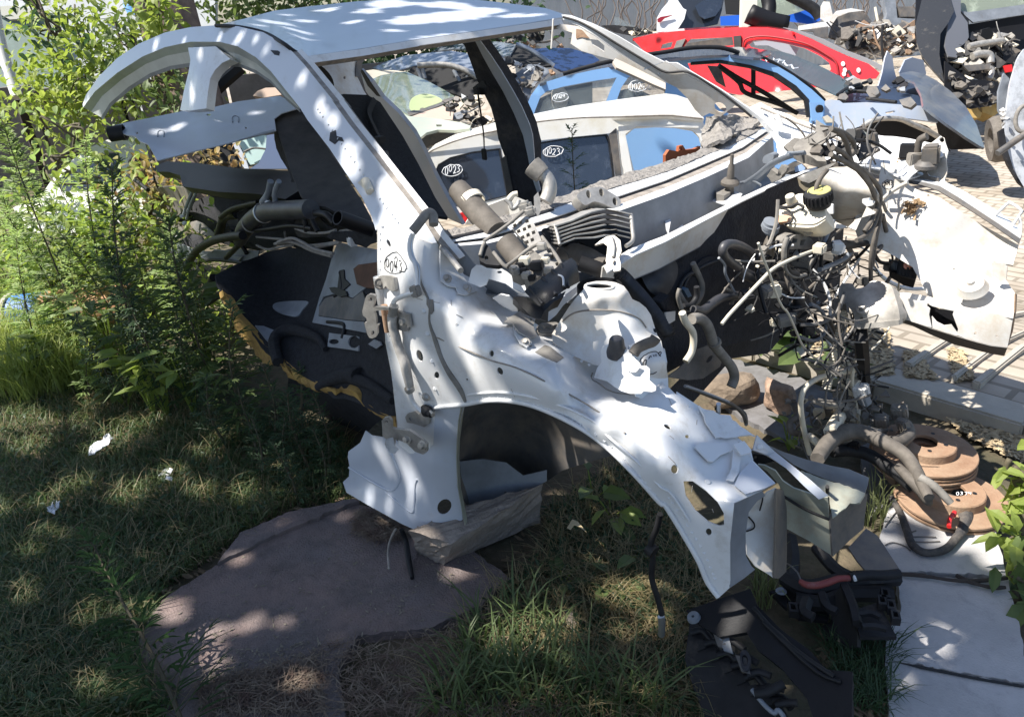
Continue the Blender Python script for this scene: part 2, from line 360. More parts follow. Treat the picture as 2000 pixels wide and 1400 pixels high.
ribbon('door_rebate_inner',RM,RB,mat('pale sill paint',(.5,.53,.52),.4,var=.1,vscale=9),W,2)
ribbon('door_seal_flange',RB,[b+Vector((0,.004,-.014))for b in RB],M['blueg'],W)
bp=Surf([(370,95,'g',-1.10),(415,95,'g',-1.10),(365,150,'g',-1.105),(385,150,'g',-1.135),(405,150,'g',-1.11),(352,214,'g',-1.11),(378,214,'g',-1.14),(404,213,'g',-1.115),(440,120,'g',-1.09)],1e-3)
sheet('centre_pillar_stub',Z('a',(1028,262),(1042,330),(1030,400),(1005,500),(985,604),(1040,606),(1128,594),(1138,500),(1150,430),(1175,385),(1215,345),(1260,325),(1180,255)),bp,wm,W,.03,step=10)
sheet('chipped_paint',Z('b',(125,725),(155,712),(160,745),(190,752),(200,775),(170,770),(150,790),(120,770)),lambda x,y:gs(x,y,.002),M['ink'],W,.001,step=6)
sheet('chipped_paint',Z('a',(1478,275),(1520,278),(1530,285),(1525,305),(1500,300)),lambda x,y:gs(x,y,.002),M['ink'],W,.001,step=6)
sheet('body_filler_patch',Z('b',(275,1000),(300,975),(340,1040),(335,1055)),lambda x,y:gs(x,y,.002),M['cream'],W,.001,step=6)
tube('filler_tube_end',[gs(*q,.012)for q in Z('b',(318,985),(345,1050))],.011,M['cream'],W)
side=Surf([(737,445,'y',-.745),(742,560,'y',-.765),(760,700,'y',-.775),(775,850,'y',-.775),(820,460,'y',-.715),(850,470,'y',-.69),(800,560,'y',-.765),(820,700,'y',-.77),(850,798,'y',-.745),(905,792,'y',-.735),(972,782,'y',-.735),(1030,790,'y',-.735),(1100,815,'y',-.73),(1200,870,'y',-.72),(1300,985,'y',-.705),(1360,1080,'y',-.69),(1404,1166,'y',-.68),(850,665,'y',-.755),(970,710,'y',-.745),(1090,760,'y',-.74),(1190,830,'y',-.73),(1300,900,'y',-.71),(1400,1000,'y',-.67),(1434,982,'y',-.655),(1426,1120,'y',-.67),(900,600,'y',-.72),(1000,650,'y',-.68),(1100,700,'y',-.655),(1250,790,'y',-.625),(1350,860,'y',-.60),(1440,920,'y',-.575),(1514,943,'y',-.53),(880,520,'y',-.66),(960,590,'y',-.60),(1060,640,'y',-.56),(1160,720,'y',-.545),(1290,745,'y',-.53),(1364,793,'y',-.52),(1480,890,'y',-.50)],2e-4,bumps=[(885,640,18,70,.014),(850,700,18,60,-.01),(955,690,24,50,.012),(905,730,22,34,-.006),(800,640,14,120,.006),(1010,640,44,28,.006),(1200,810,120,12,.0),(760,600,12,100,.008)])
ap=Z('e',(248,262),(400,308),(545,352))+[(853,474),(866,492),(880,512),(905,535),(925,546),(960,556),(985,575),(1000,600),(1040,628),(1075,650),(1110,655),(1180,700),(1262,712)]+Z('e',(1830,1140),(1880,1180))+Z('r',(60,320),(180,398),(250,440),(330,520),(430,600),(470,655),(480,700),(600,820))+Z('t',(540,155),(375,230),(352,450),(353,690),(290,748),(230,660),(180,540),(100,400),(0,240))+Z('q',(1930,645),(1800,500),(1650,352),(1500,240),(1300,140),(1150,97),(1000,88),(860,112),(700,128),(690,330),(640,380),(560,380),(500,330),(488,170),(470,0))+Z('e',(320,1050),(290,900),(285,800),(250,640),(245,480))
hs=[ell(*Z('e',(475,965))[0],6,12,12,-.3),ell(*Z('e',(568,1072))[0],5,7),ell(*Z('e',(868,953))[0],4.5,6.5),ell(*Z('e',(914,1050))[0],5.5,8,12,-.4),ell(*Z('e',(1078,910))[0],5,2.2),ell(*Z('e',(733,1096))[0],2,3,8),ell(*Z('r',(50,745))[0],7,9),ell(*Z('r',(235,1088))[0],6,7),ell(*Z('r',(118,566))[0],4,3.5),ell(*Z('e',(1830,1352))[0],8,3.6,12,.5),ell(*Z('e',(305,350))[0],3.5,8,12,-.4),ell(*Z('r',(515,625))[0],4,2),Z('r',(98,810),(150,810),(220,860),(285,925),(318,985),(320,1050),(290,1055),(230,1030),(160,970),(110,890))]
apron=sheet('wing_apron',ap,side,wm,W,.003,hs,step=11)
tube('arch_lip',[side(*q,.002)for q in Z('q',(700,128),(860,112),(1000,90),(1150,99),(1300,143),(1500,243),(1650,355),(1800,503),(1930,648))+Z('t',(0,245),(100,405),(180,545),(230,662),(288,742))],.0055,wm,W)
tube('arch_flange_crease',[side(*q,.0015)for q in Z('e',(740,1180),(900,1165),(1080,1190),(1250,1240),(1420,1320))+Z('q',(1650,290),(1800,420),(1930,560))+Z('t',(30,180),(130,330))],.003,wm,W)
tube('panel_seam',[side(*q,.0006)for q in Z('e',(560,862),(700,920),(850,985),(1000,1030),(1150,1100),(1300,1180),(1450,1270),(1600,1390))],.0018,M['seal'],W)
tube('sealant_bead',[side(*q,.002)for q in Z('e',(462,480),(480,560),(515,640),(530,700),(528,780),(555,860),(590,960),(640,1060),(700,1150),(725,1215))],[.0028,.0028,.0028,.0028,.0028,.006,.007,.008,.008,.004],M['dusty'],W)
sheet('rubber_plug',Z('e',(512,655),(545,658),(550,720),(538,740),(520,700),(512,685)),lambda x,y:side(x,y,.004),M['dusty'],W,.004,step=8)
sheet('torn_label',Z('e',(1105,945),(1160,905),(1190,915),(1265,975),(1225,1002),(1150,970)),lambda x,y:side(x,y,.0015),M['dusty'],W,.001,step=8)
ln=[Z('e',(1420,1060),(1415,1090),(1460,1120),(1500,1150),(1560,1170),(1640,1175),(1700,1155),(1770,1140))]
tube('panel_seam',[side(*q,.001)for q in ln[0]],.0016,M['seal'],W)
for q in[Z('e',(545,995))[0],Z('e',(520,845))[0],Z('e',(560,1145))[0],Z('e',(500,720))[0],Z('r',(230,815))[0],Z('r',(515,625))[0]]:
 lathe('spot_weld',side(*q,.001),side(*q,.1)-side(*q),[(0,.002),(.004,.002),(.006,0)],wm,W,10)
ov1=rnd_ol(Z('A',(605,690),(650,630),(720,605),(770,650),(825,745),(815,800),(760,820),(690,832),(630,810),(602,760)))
write('marker_number','0043',*Z('A',(612,690))[0],31,20,.12,side,M['ink'],W,.0011,ov1)
write('marker_number','2',*Z('A',(700,655))[0],7,24,0,side,M['ink'],W,.0011)
ed=Z('e',(245,265),(245,480),(250,640),(285,800),(290,900),(320,1050),(340,1200))+Z('q',(472,30),(488,170),(500,330))
E1=[side(*q)for q in ed];ribbon('hinge_pillar_return',E1,[a+Vector((.01,.09,0))for a in E1],M['whited'],W)
sill=Surf([(672,940,'y',-.80),(680,860,'y',-.77),(712,845,'y',-.75),(770,880,'y',-.765),(770,950,'y',-.765),(690,905,'y',-.785),(800,1000,'y',-.79),(835,1035,'y',-.775),(870,1035,'y',-.74),(900,1015,'y',-.70),(850,900,'y',-.755),(845,800,'y',-.745),(890,880,'y',-.71),(905,792,'y',-.72),(775,800,'y',-.775),(760,1010,'y',-.81),(700,975,'y',-.81),(720,930,'y',-.77)],1e-4,bumps=[(735,915,45,30,-.012),(760,960,60,8,.006),(700,935,30,8,.01)])
sheet('cut_sill',Z('q',(318,255),(350,280),(410,290),(480,300),(500,330),(560,375),(640,375),(690,330),(700,128),(862,112),(838,200),(826,300),(820,450),(830,560),(850,740),(790,790),(740,808),(680,816),(600,800),(520,765),(430,715),(330,660),(215,592),(195,535),(228,505),(232,450),(222,400),(225,368),(290,320)),sill,M['roofw'],W,.003,[ell(*Z('q',(750,670))[0],13,16,16,.6)],step=11)
tube('sill_crease',[sill(*q,.001)for q in Z('q',(228,455),(330,520),(430,575),(470,580),(500,545),(510,500),(470,400),(440,340))],.004,M['roofw'],W)
tube('sill_crease',[sill(*q,.001)for q in Z('q',(430,590),(500,650),(570,700),(585,660),(590,560),(600,520))],.003,M['roofw'],W)
sheet('sill_tail_stain',Z('q',(600,775),(680,800),(740,790),(745,806),(680,815),(600,800)),lambda x,y:sill(x,y,.0015),M['seal'],W,.001,step=8)
fl=Z('q',(845,120),(830,200),(822,300),(818,400),(825,560),(850,700),(868,790),(885,835));fr=Z('q',(862,112),(848,205),(836,300),(832,400),(840,560),(868,700),(884,790),(888,832))
ribbon('weld_flange',[sill(*q,.02)for q in fl],[P(*q,'y',-.69)for q in fr],M['olive'],W)
inn=tilt((-.1,-.36,.4),(0,1,.12))
sheet('inner_wing',Z('q',(850,112),(1000,60),(1150,60),(1350,110),(1550,230),(1700,380),(1560,420),(1400,470),(1310,530),(1180,590),(1000,700),(960,722),(900,700),(850,620),(835,420),(838,200)),Surf([(905,790,'y',-.60),(900,900,'y',-.62),(910,990,'y',-.64),(1000,800,'y',-.42),(1000,900,'y',-.38),(950,1000,'y',-.5),(1150,800,'y',-.40),(1200,880,'y',-.37),(1070,940,'y',-.37),(1150,920,'y',-.37)],1e-3),M['prim'],W,.003,[ell(*Z('q',(1160,532))[0],5,6)],step=16)
sheet('floor_crossmember',Z('q',(835,425),(960,410),(1090,430),(1180,500),(1310,470),(1310,530),(1100,640),(960,722),(900,700),(850,620)),Surf([(900,900,'y',-.63),(1000,900,'y',-.48),(1070,930,'y',-.42),(940,1000,'y',-.58),(1000,980,'y',-.5)],1e-3),M['blueg'],W,.003,[ell(*Z('q',(1085,595))[0],3,3,8)],step=16)
ribbon('seat_mount_edge',[P(*q,'y',-.36)for q in Z('q',(1180,500),(1350,400),(1450,330))],[P(*q,'y',-.36)for q in Z('q',(1200,515),(1370,415),(1460,350))],M['prim'],W)
fs=Surf([(1434,982,'y',-.655),(1434,1145,'y',-.665),(1428,1160,'y',-.67),(1492,955,'y',-.57),(1480,1020,'y',-.57),(1456,1100,'y',-.60),(1475,1105,'y',-.58)],1e-3)
sheet('apron_end_return',Z('t',(375,232),(440,200),(530,165),(545,190),(500,220),(455,280),(438,400),(440,520),(470,575),(490,592),(430,640),(354,692),(353,450)),fs,M['blueg'],W,.002,step=12)
ps=Surf([(1460,1000,'y',-.57),(1475,960,'y',-.56),(1512,955,'y',-.52),(1510,1110,'y',-.55),(1485,1100,'y',-.56),(1458,1050,'y',-.58),(1485,1030,'y',-.53)],1e-3)
sheet('lamp_bracket_shell',Z('t',(455,280),(500,222),(560,170),(605,150),(600,330),(598,480),(592,640),(540,605),(490,575),(445,510),(437,400)),ps,M['whited'],W,.003,step=10)
sheet('lamp_bracket_side',Z('t',(605,150),(645,160),(662,260),(664,480),(660,605),(620,642),(592,640),(598,480)),Surf([(1516,955,'y',-.52),(1512,1128,'y',-.55),(1536,1000,'y',-.44),(1536,1100,'y',-.46),(1530,955,'y',-.45)],1e-3),M['prim'],W,.003,step=10)
tube('bracket_wire',[ps(*q,.008)for q in Z('t',(370,398),(470,375),(485,345),(455,305))],.0016,M['dark'],W)
tube('bracket_wire',[ps(*q,.008)for q in Z('t',(525,170),(530,210),(515,270))],.0016,M['dark'],W)
nb=Surf([(1360,870,'y',-.57),(1390,900,'y',-.585),(1430,885,'y',-.53),(1460,870,'y',-.49),(1440,960,'y',-.56),(1512,943,'y',-.50),(1465,920,'y',-.50),(1420,840,'y',-.53),(1468,885,'y',-.48)],1e-3)
up=lambda s,u:(lambda x,y:s(x,y,u))
sheet('slam_panel_bracket',Z('r',(160,622),(195,598),(330,600),(370,640),(300,668),(262,702),(235,700)),up(side,.012),wm,W,.003,step=10)
sheet('slam_panel_bracket',Z('r',(372,610),(430,590),(470,640),(468,655),(415,668)),up(side,.03),wm,W,.003,step=8)
sheet('bracket_web',Z('r',(370,640),(415,668),(400,760),(372,810),(330,800),(360,740)),up(side,.014),wm,W,.002,step=10)
sheet('bracket_plate',Z('r',(470,700),(560,785),(600,822),(540,850),(440,880),(375,830),(410,760)),up(side,.01),M['roofw'],W,.002,step=10)
tube('stud',[side(*q,.0)for q in Z('r',(288,440))]+[side(*Z('r',(290,388))[0],.035)],.005,M['chrome'],W,sub=1)
sheet('crumpled_inner_rail',Z('r',(180,400),(240,425),(300,440),(350,455),(400,500),(490,560),(420,560),(350,575),(280,570),(230,500)),up(side,.01),wm,W,.003,step=7,noise=.0018)
tS=Surf([(1170,557,'z',.885),(1140,560,'z',.885),(1200,562,'z',.885),(1170,575,'z',.88),(1222,572,'z',.875),(1240,590,'z',.845),(1125,600,'z',.845),(1180,600,'z',.85),(1285,610,'z',.80),(1240,625,'z',.815),(1100,640,'z',.79),(1180,650,'z',.795),(1270,700,'y',-.55),(1290,650,'z',.76),(1305,690,'y',-.49),(1300,745,'y',-.51),(1240,745,'y',-.575),(1160,712,'y',-.585),(1095,670,'y',-.61),(1085,652,'y',-.6)],4e-5,bumps=[(1215,640,40,14,.006)])
tower=sheet('strut_tower',[(1112,598),(1128,578),(1139,566)]+Z('B',(1190,970),(1215,945),(1290,930),(1380,930),(1450,940),(1520,970),(1560,1020),(1590,1078),(1650,1105),(1705,1150),(1745,1210),(1780,1320),(1800,1380))+Z('H',(800,640),(820,740),(850,900),(880,1060),(885,1190),(800,1180),(600,1130),(300,1000))+[(1160,712),(1110,690),(1080,668),(1078,652),(1095,625)],tS,M['whited'],W,.004,[ell(1171,559.5,27,5.5,24,.02)],step=7)
tube('tower_rim',[tS(x,y,.002)for x,y in ell(1171,559.5,28,6,24,.02)+[ell(1171,559.5,28,6,24,.02)[0]]],.003,M['whited'],W,sub=2)
tube('tower_weld_seam',[tS(*q,.001)for q in[(1098,628),(1120,612),(1150,606),(1190,606),(1225,612),(1250,624),(1262,640)]],.0018,M['seal'],W)
lathe('strut_tower_well',P(1171,561,'z',.87),(0,0,1),[(0,-.02),(.05,-.02),(.05,.005)],M['dark'],W)
tw=Surf([(1290,600,'z',.82),(1262,712,'z',.67),(1240,700,'y',-.56),(1320,770,'y',-.50),(1310,700,'y',-.48),(1270,660,'y',-.55)],1e-3)
sheet('tower_side_gusset',Z('H',(420,700),(560,640),(700,640),(790,650),(830,800),(880,1060),(885,1190),(1100,1400),(700,1400),(500,1300),(430,1000)),Surf([(1229,675,'y',-.58),(1290,668,'y',-.50),(1305,735,'y',-.50),(1340,790,'y',-.52),(1275,790,'y',-.585),(1231,724,'y',-.605)],1e-3),wm,W,.003,step=10)
gus=Surf([(1229,675,'y',-.59),(1290,668,'y',-.51),(1305,735,'y',-.51),(1340,790,'y',-.53),(1275,790,'y',-.595),(1231,724,'y',-.615)],1e-3)
write('marker_number','0043',*Z('H',(590,880))[0],36,17,-.55,gus,M['ink'],W,.0011,rnd_ol(Z('H',(545,880),(620,805),(740,768),(800,860),(800,940),(770,985),(700,1035),(640,1030),(560,960))))
sheet('sealer_smear',rnd_ol(Z('H',(210,500),(290,400),(400,385),(480,400),(520,420),(450,500),(420,600),(360,620),(300,590),(240,560))),Surf([(1195,645,1.76),(1240,625,1.77),(1240,660,1.73),(1220,665,1.72)]),M['cream'],W,.003,step=5,noise=.003)
bs=side
bt=Surf([(1160,720,'y',-.60),(1200,700,'y',-.63),(1240,700,'y',-.60),(1190,760,'y',-.66),(1270,720,'y',-.60),(1270,770,'y',-.62),(1170,690,'y',-.60),(1230,730,'y',-.645)],6e-3)
sheet('filler_neck_cover',Z('H',(80,760),(110,700),(170,680),(240,790),(360,740),(430,750),(470,810),(480,850),(540,900),(560,940),(620,935),(665,970),(660,1110),(740,1180),(735,1230),(690,1250),(590,1240),(560,1270),(430,1270),(330,1240),(260,1200),(150,1120),(0,1080),(40,960),(90,900)),bt,M['white'],W,.004,step=8)
cn=bt(*Z('H',(270,770))[0])
lathe('filler_cap',cn,(.1,-.1,1),[(.02,-.01),(.021,.0),(.019,.008),(.017,.012),(.015,.028),(.012,.033),(0,.034)],M['rubb2'],W,24)
sheet('mounting_tab',Z('H',(372,965),(460,898),(560,940),(500,1008),(440,1010)),up(bt,.012),wm,W,.004,[ell(*Z('H',(460,960))[0],3,1.6,8)],step=6)
tube('bent_rubber_hose',[bt(*q,.01)for q in Z('H',(470,800),(520,730),(620,680),(700,650),(740,600))],.011,M['rubber'],W)
solid('black_connector',Z('H',(530,515),(750,495),(760,550),(690,570),(560,570)),Pl(1.68),M['dark'],W,.03,bev=.003)
solid('black_connector',Z('B',(800,1300),(830,1272),(960,1262),(1010,1290),(1015,1330),(960,1360),(820,1350)),up(side,.03),M['dusty'],W,.025,bev=.003)
for q in Z('B',(835,1318),(900,1320),(960,1318)):
 lathe('connector_port',side(*q,.036),side(*q,.1)-side(*q),[(.0,.002),(.004,.002),(.0075,.006),(.0085,.0),(.0085,-.01)],M['dusty'],W,14)
def bolt(surf,q,r=.007,up_=.0,m='alu'):
 p=surf(*q,up_);ax=surf(*q,up_+.1)-p;ax=Vector((ax.x*.6,ax.y,ax.z+.06))
 return lathe('bolt',p,ax,[(0,.008),(r*.75,.008),(r*.8,.002),(r*1.5,.0015),(r*1.6,-.002)],M[m],W,10,20)
sheet('bolted_bracket',Z('B',(0,920),(0,660),(40,680),(150,800),(230,930),(300,970),(310,1010),(210,1045),(150,1030),(130,980),(60,965)),up(side,.012),wm,W,.003,step=8)
bolt(side,Z('B',(50,910))[0],.008,.014);bolt(side,Z('B',(215,990))[0],.008,.014);bolt(side,Z('B',(315,910))[0],.007,.014)
bk=Surf([(920,540,'z',.90),(990,535,'z',.91),(1035,580,'z',.87),(950,560,'z',.88),(1020,560,'z',.88)],1e-3)
sheet('bonnet_hinge_plate',Z('B',(230,940),(260,830),(300,795),(480,810),(550,850),(640,920),(740,950),(690,1030),(600,990),(540,950),(400,910),(380,960),(330,980)),bk,wm,W,.004,[ell(*Z('B',(490,855))[0],5,2.6)],step=9)
sheet('inner_panel',Z('B',(360,960),(420,920),(540,960),(640,1040),(600,1100),(500,1060),(440,1040)),Surf([(950,560,'z',.84),(1000,580,'z',.83),(990,590,'z',.80)]),M['blueg'],W,.003,step=10)
sheet('curved_lug',Z('B',(430,1070),(500,1040),(570,1055),(620,1110),(640,1180),(600,1180),(520,1140)),Surf([(970,580,'z',.85),(1005,600,'z',.83),(990,600,'z',.82)]),wm,W,.003,step=8)
sheet('support_bracket',Z('B',(520,1275),(560,1230),(600,1215),(650,1180),(700,1165),(760,1190),(790,1240),(770,1300),(800,1380),(740,1400),(650,1350),(600,1280)),up(side,.028),M['alu'],W,.003,[ell(*Z('B',(748,1248))[0],2.4,3,8),ell(*Z('B',(680,1183))[0],2.4,1.5,8)],step=7)
sheet('support_bracket',Z('B',(600,1280),(650,1350),(740,1400),(760,1440),(720,1475),(660,1440),(620,1370)),up(side,.016),wm,W,.003,step=7)
bolt(side,Z('B',(705,1435))[0],.007,.02);bolt(side,Z('B',(1035,1385))[0],.008,.012)
tube('stud',[side(*Z('e',(1395,918))[0],.01),side(*Z('e',(1490,905))[0],.015)],.006,M['alu'],W,sub=1)
box('stud_clip',side(*Z('e',(1468,905))[0],.018),(.006,.012,.024),M['alu'],W)
sp=lambda k,pts,u:[side(*q,u)for q in Z(k,*pts)]
tube('bent_pipe_end',sp('A',[(890,390),(940,330),(1000,250),(1040,205),(1080,200),(1110,240),(1115,320)],.05),[.0115,.0115,.0115,.012,.012,.012,.011],M['dusty'],W)
tube('metal_pipe',sp('A',[(890,410),(860,480),(855,580),(875,660),(915,730),(935,850),(935,970)],.03),.0042,M['white'],W)
tube('metal_pipe',sp('A',[(912,410),(885,500),(885,600),(915,690),(955,760),(965,860),(958,960)],.022),.0035,M['chrome'],W)
tube('metal_pipe',sp('A',[(935,1000),(880,1040),(790,1070),(710,1110),(675,1180),(665,1230)],.035),.006,M['white'],W)
box('pipe_clip',side(*Z('A',(925,1015))[0],.03),(.022,.02,.026),M['dusty'],W,frame((1,.3,.2)))
tube('pipe_joint',sp('A',[(700,1170),(680,1260)],.045),.011,M['alu'],W,sub=2)
tube('insulated_hose',[side(*q,.04)for q in Z('I',(760,490),(755,600),(770,720),(810,850),(850,1000),(900,1150),(960,1300))+Z('e',(400,1040),(420,1130))],[.0125,.0125,.012,.0125,.012,.012,.013,.013,.011],mat('worn hose sleeve',(.55,.52,.48),.6,col2=(.05,.05,.055),vscale=9),W)
tube('metal_pipe',[side(*q,.035)for q in Z('e',(415,1135),(425,1180),(440,1220),(470,1255),(505,1275))],.0065,M['white'],W)
lathe('pipe_collar',side(*Z('e',(420,1148))[0],.035),(0,-.3,1),[(.012,-.006),(.013,0),(.012,.006)],M['alu'],W,16)
lathe('pipe_connector',side(*Z('e',(515,1270))[0],.03),(1,-.3,.1),[(0,-.02),(.012,-.02),(.015,0),(.01,.012),(.006,.014),(.006,.03),(0,.03)],M['dark'],W,18)
lathe('pipe_connector',side(*Z('e',(535,1275))[0],.035),(1,-.3,.1),[(0,-.01),(.0055,-.01),(.0055,.018),(0,.018)],M['chrome'],W,12)
sheet('pipe_bracket',Z('q',(535,180),(550,160),(590,148),(610,165),(640,140),(665,120),(672,165),(668,215),(640,235),(610,225),(580,215),(545,210)),up(side,.015),M['alu'],W,.004,[ell(*Z('q',(565,190))[0],3,3.5,8)],step=6)
lathe('plug',side(*Z('q',(652,68))[0],.004),side(*Z('q',(652,68))[0],.1)-side(*Z('q',(652,68))[0]),[(0,.004),(.005,.004),(.0055,.008),(.009,.006),(.012,0)],M['alu'],W,16)
def hinge(pl_,ol,holes,extra):
 h=sheet('door_hinge',ol,pl_,M['alu'],W,.007,holes,step=6)
 for ol2,pl2 in extra:sheet('hinge_leaf',ol2,pl2,M['alu'],h,.006,step=7)
 return h
hp=Surf([(725,585,'y',-.83),(760,600,'y',-.81),(715,640,'y',-.84),(730,655,'y',-.83),(780,610,'y',-.80)],1e-3)
h1=hinge(hp,Z('I',(290,210),(310,160),(360,130),(430,140),(462,160),(455,230),(430,350),(480,340),(580,345),(690,365),(700,400),(560,400),(430,420),(460,470),(480,560),(485,640),(530,640),(500,690),(500,800),(470,860),(410,885),(360,870),(325,810),(290,680),(275,620),(320,600),(310,540),(250,490),(240,420),(265,310)),[ell(*Z('I',(378,220))[0],3.3,4.6,10,.3),ell(*Z('I',(420,790))[0],3,4.6,10,.3)],[(Z('I',(830,400),(960,460),(1030,470),(1045,560),(1070,680),(1010,700),(1000,760),(930,760),(850,730),(830,560)),up(side,.02))])
lathe('hinge_pin',side(*Z('I',(645,540))[0],.03),(0,0,1),[(0,.035),(.009,.034),(.009,-.035),(0,-.035)],M['rust'],h1,14)
lathe('bolt',side(*Z('I',(935,600))[0],.024),(0.1,-1,.1),[(0,.008),(.008,.007),(.009,0),(.014,0)],M['alu'],h1,8,20)
h2=hinge(Surf([(750,820,'y',-.84),(755,880,'y',-.83),(830,880,'y',-.80),(790,860,'y',-.82)],1e-3),Z('q',(407,200),(420,185),(445,182),(460,200),(462,240),(480,245),(560,255),(620,295),(655,330),(655,370),(635,385),(590,370),(560,340),(540,320),(480,300),(472,340),(475,360),(440,350),(425,330),(430,300),(412,285),(410,240)),[ell(*Z('q',(432,208))[0],3.2,4.2,10)],[(Z('q',(430,300),(470,290),(480,340),(500,355),(480,380),(455,375),(430,345)),Surf([(760,860,'y',-.85),(770,880,'y',-.85),(775,870,'y',-.84)]))])
for q in Z('q',(546,300),(628,335)):
 lathe('bolt',P(*q,'y',-.82),(0.15,-1,.2),[(0,.01),(.008,.009),(.009,.001),(.014,0),(.014,-.004)],M['alu'],h2,8,20)
chk=sheet('door_check',Z('A',(490,900),(520,870),(570,850),(640,855),(690,875),(700,930),(710,1000),(690,1020),(640,1000),(610,960),(590,985),(530,1005),(490,960)),up(side,.02),M['alu'],W,.012,step=7)
lathe('check_roller',side(*Z('A',(545,935))[0],.028),side(*Z('A',(545,935))[0],.1)-side(*Z('A',(545,935))[0]),[(0,.006),(.005,.006),(.006,.002),(.012,.004),(.014,0),(.014,-.02)],M['dusty'],chk,20)
lathe('pillar_boss',side(*Z('A',(560,1060))[0],.004),(0,0,1),[(.0,.05),(.012,.048),(.012,-.05),(0,-.05)],M['whited'],W,16)
T1=[(857,450),(950,432),(1082,388),(1179,352),(1300,317),(1371,290),(1430,262),(1466,240)]
T2=[(868,464),(950,446),(1082,405),(1186,370),(1300,335),(1380,302),(1445,275),(1488,250)]
T3=[(868,474),(950,463),(1082,424),(1190,389),(1300,352),(1380,318),(1450,288),(1500,254)]
T4=[(868,478),(950,470),(1082,436),(1194,405),(1300,367),(1380,334),(1458,298),(1506,260)]
T5=[(868,482),(950,476),(1082,445),(1198,416),(1300,380),(1380,346),(1462,308),(1510,266)]
f3=lambda T,z:[P(*q,'z',z)for q in T]
bow=[0,0,0,0,0,0,0,0]
def crumb(T1_,T2_,z1,z2,n,amp):
 A=cat2([tuple(P(*q,'z',z1))for q in T1_],n);B=cat2([tuple(P(*q,'z',z2))for q in T2_],n)
 A=[Vector(a)+Vector([random.uniform(-amp,amp)for _ in range(3)])for a in A];B=[Vector(b)+Vector([random.uniform(-amp,amp)*.5 for _ in range(3)])for b in B];return A,B
random.seed(5)
A_,B_=crumb(T1,T2,.962,.955,14,.004)
ribbon('windscreen_glue_strip',A_,B_,M['glue'],W,3,.008)
ribbon('windscreen_glue_strip',f3(T2[:3],.956),f3([(x,y+4)for x,y in T2[:3]],.954),M['dark'],W,1,.002)
ribbon('cowl_top',f3(T2,.953),f3(T3,.946),M['white'],W,1,.003)
ribbon('cowl_groove',f3(T3,.938),f3(T4,.936),M['seal'],W,1,.003)
ribbon('cowl_lip',f3(T4,.944),f3(T5,.940),M['white'],W,1,.003)
wl=f3(T5,.940);ribbon('cowl_front_wall',wl,[a+Vector((.015,0,-.11))for a in wl],M['blueg'],W,1,.003)
F1=[(1180,520),(1236,484),(1300,460),(1371,425),(1450,385),(1505,360),(1571,332),(1636,317)]
F2=[(1186,532),(1242,497),(1300,472),(1371,434),(1450,393),(1505,367),(1571,339),(1640,321)]
wf=f3(F1,.90)
bt_=[a+Vector((.015,0,-.11))for a in wl]
ribbon('cowl_trough',bt_,[a+Vector((-.02,0,-.09))for a in wf],M['blueg'],W,2,.003)
ribbon('cowl_trough_front',[a+Vector((-.02,0,-.09))for a in wf],[a+Vector((-.004,0,-.003))for a in wf],M['whited'],W,1,.003)
ribbon('firewall_flange',wf,f3(F2,.897),M['white'],W,1,.004)
sheet('cowl_brace',Z('f',(180,350),(290,310),(420,360),(380,420),(310,415),(210,385)),Surf([(1371,375,'z',.86),(1410,360,'z',.875),(1430,395,'z',.88)]),M['white'],W,.003,step=12)
sheet('cowl_brace',Z('f',(25,420),(60,400),(90,470),(95,560),(60,575),(20,560),(50,500)),Surf([(1310,400,'z',.88),(1330,450,'z',.83),(1320,430,'z',.85)]),M['white'],W,.003,step=12)
sheet('cowl_brace',Z('B',(1850,270),(1890,300),(1910,430),(1890,540),(1870,500)),Pl('z',.87),M['white'],W,.003,step=12)
sheet('torn_sound_deadening',Z('c',(200,810),(195,730),(220,640),(300,630),(350,625),(430,640),(480,655),(510,660),(470,700),(400,720),(330,760),(250,785)),Surf([(1371,288,'z',.965),(1372,250,'z',.93),(1405,225,'z',1.05),(1450,235,'z',.93),(1480,236,'z',.99),(1440,258,'z',.975),(1400,275,'z',.985)],1e-3),M['glue'],W,.012,step=5,noise=.004)
FWx=Surf([(1180,525,'x',-.20),(1300,470,'x',-.16),(1450,392,'x',-.13),(1571,339,'x',-.13),(1640,321,'x',-.15),(1230,700,'x',-.12),(1330,740,'x',-.10),(1430,680,'x',-.13),(1560,620,'x',-.15),(1640,560,'x',-.16),(1300,600,'x',-.13),(1450,520,'x',-.13)],1e-3,bumps=[(1290,560,40,30,.03),(1400,480,60,15,.02),(1370,610,60,30,-.03),(1480,560,60,60,.02)])
sheet('firewall',F2[:]+[(1650,420),(1640,560),(1560,640),(1500,660)]+Z('f',(690,1060),(520,1140),(340,1190),(200,1230))+[(1345,705),(1300,730),(1230,700),(1190,620),(1170,560)],FWx,M['mat_'],W,.004,step=16)
sheet('heater_hole_cover',rnd_ol(Z('B',(1660,860),(1710,780),(1800,715),(1880,715),(1960,780),(1960,900),(1860,1060),(1740,1020))),up(FWx,.03),M['rubb2'],W,.01,step=10)
sheet('steering_hole_cover',rnd_ol(Z('f',(100,870),(200,720),(310,710),(350,800),(340,900),(250,960),(140,980))),up(FWx,.015),M['mat_'],W,.006,step=12)
tube('steering_gaiter_rim',[up(FWx,.02)(*q)for q in cat2(Z('f',(90,900),(130,810),(200,760),(270,730),(310,715),(330,760)),3)],.004,M['rubb2'],W)
tube('gaiter_ring',[FWx(a,b,.02)for a,b in ell(*Z('f',(135,900))[0],22,38,16,.2)+ell(*Z('f',(135,900))[0],22,38,16,.2)[:1]],.005,M['rubb2'],W)
solid('blue_connector',Z('H',(1070,40),(1120,20),(1165,110),(1120,130)),up(FWx,.05),mat('blue grey connector',(.12,.2,.3),.5),W,.02)
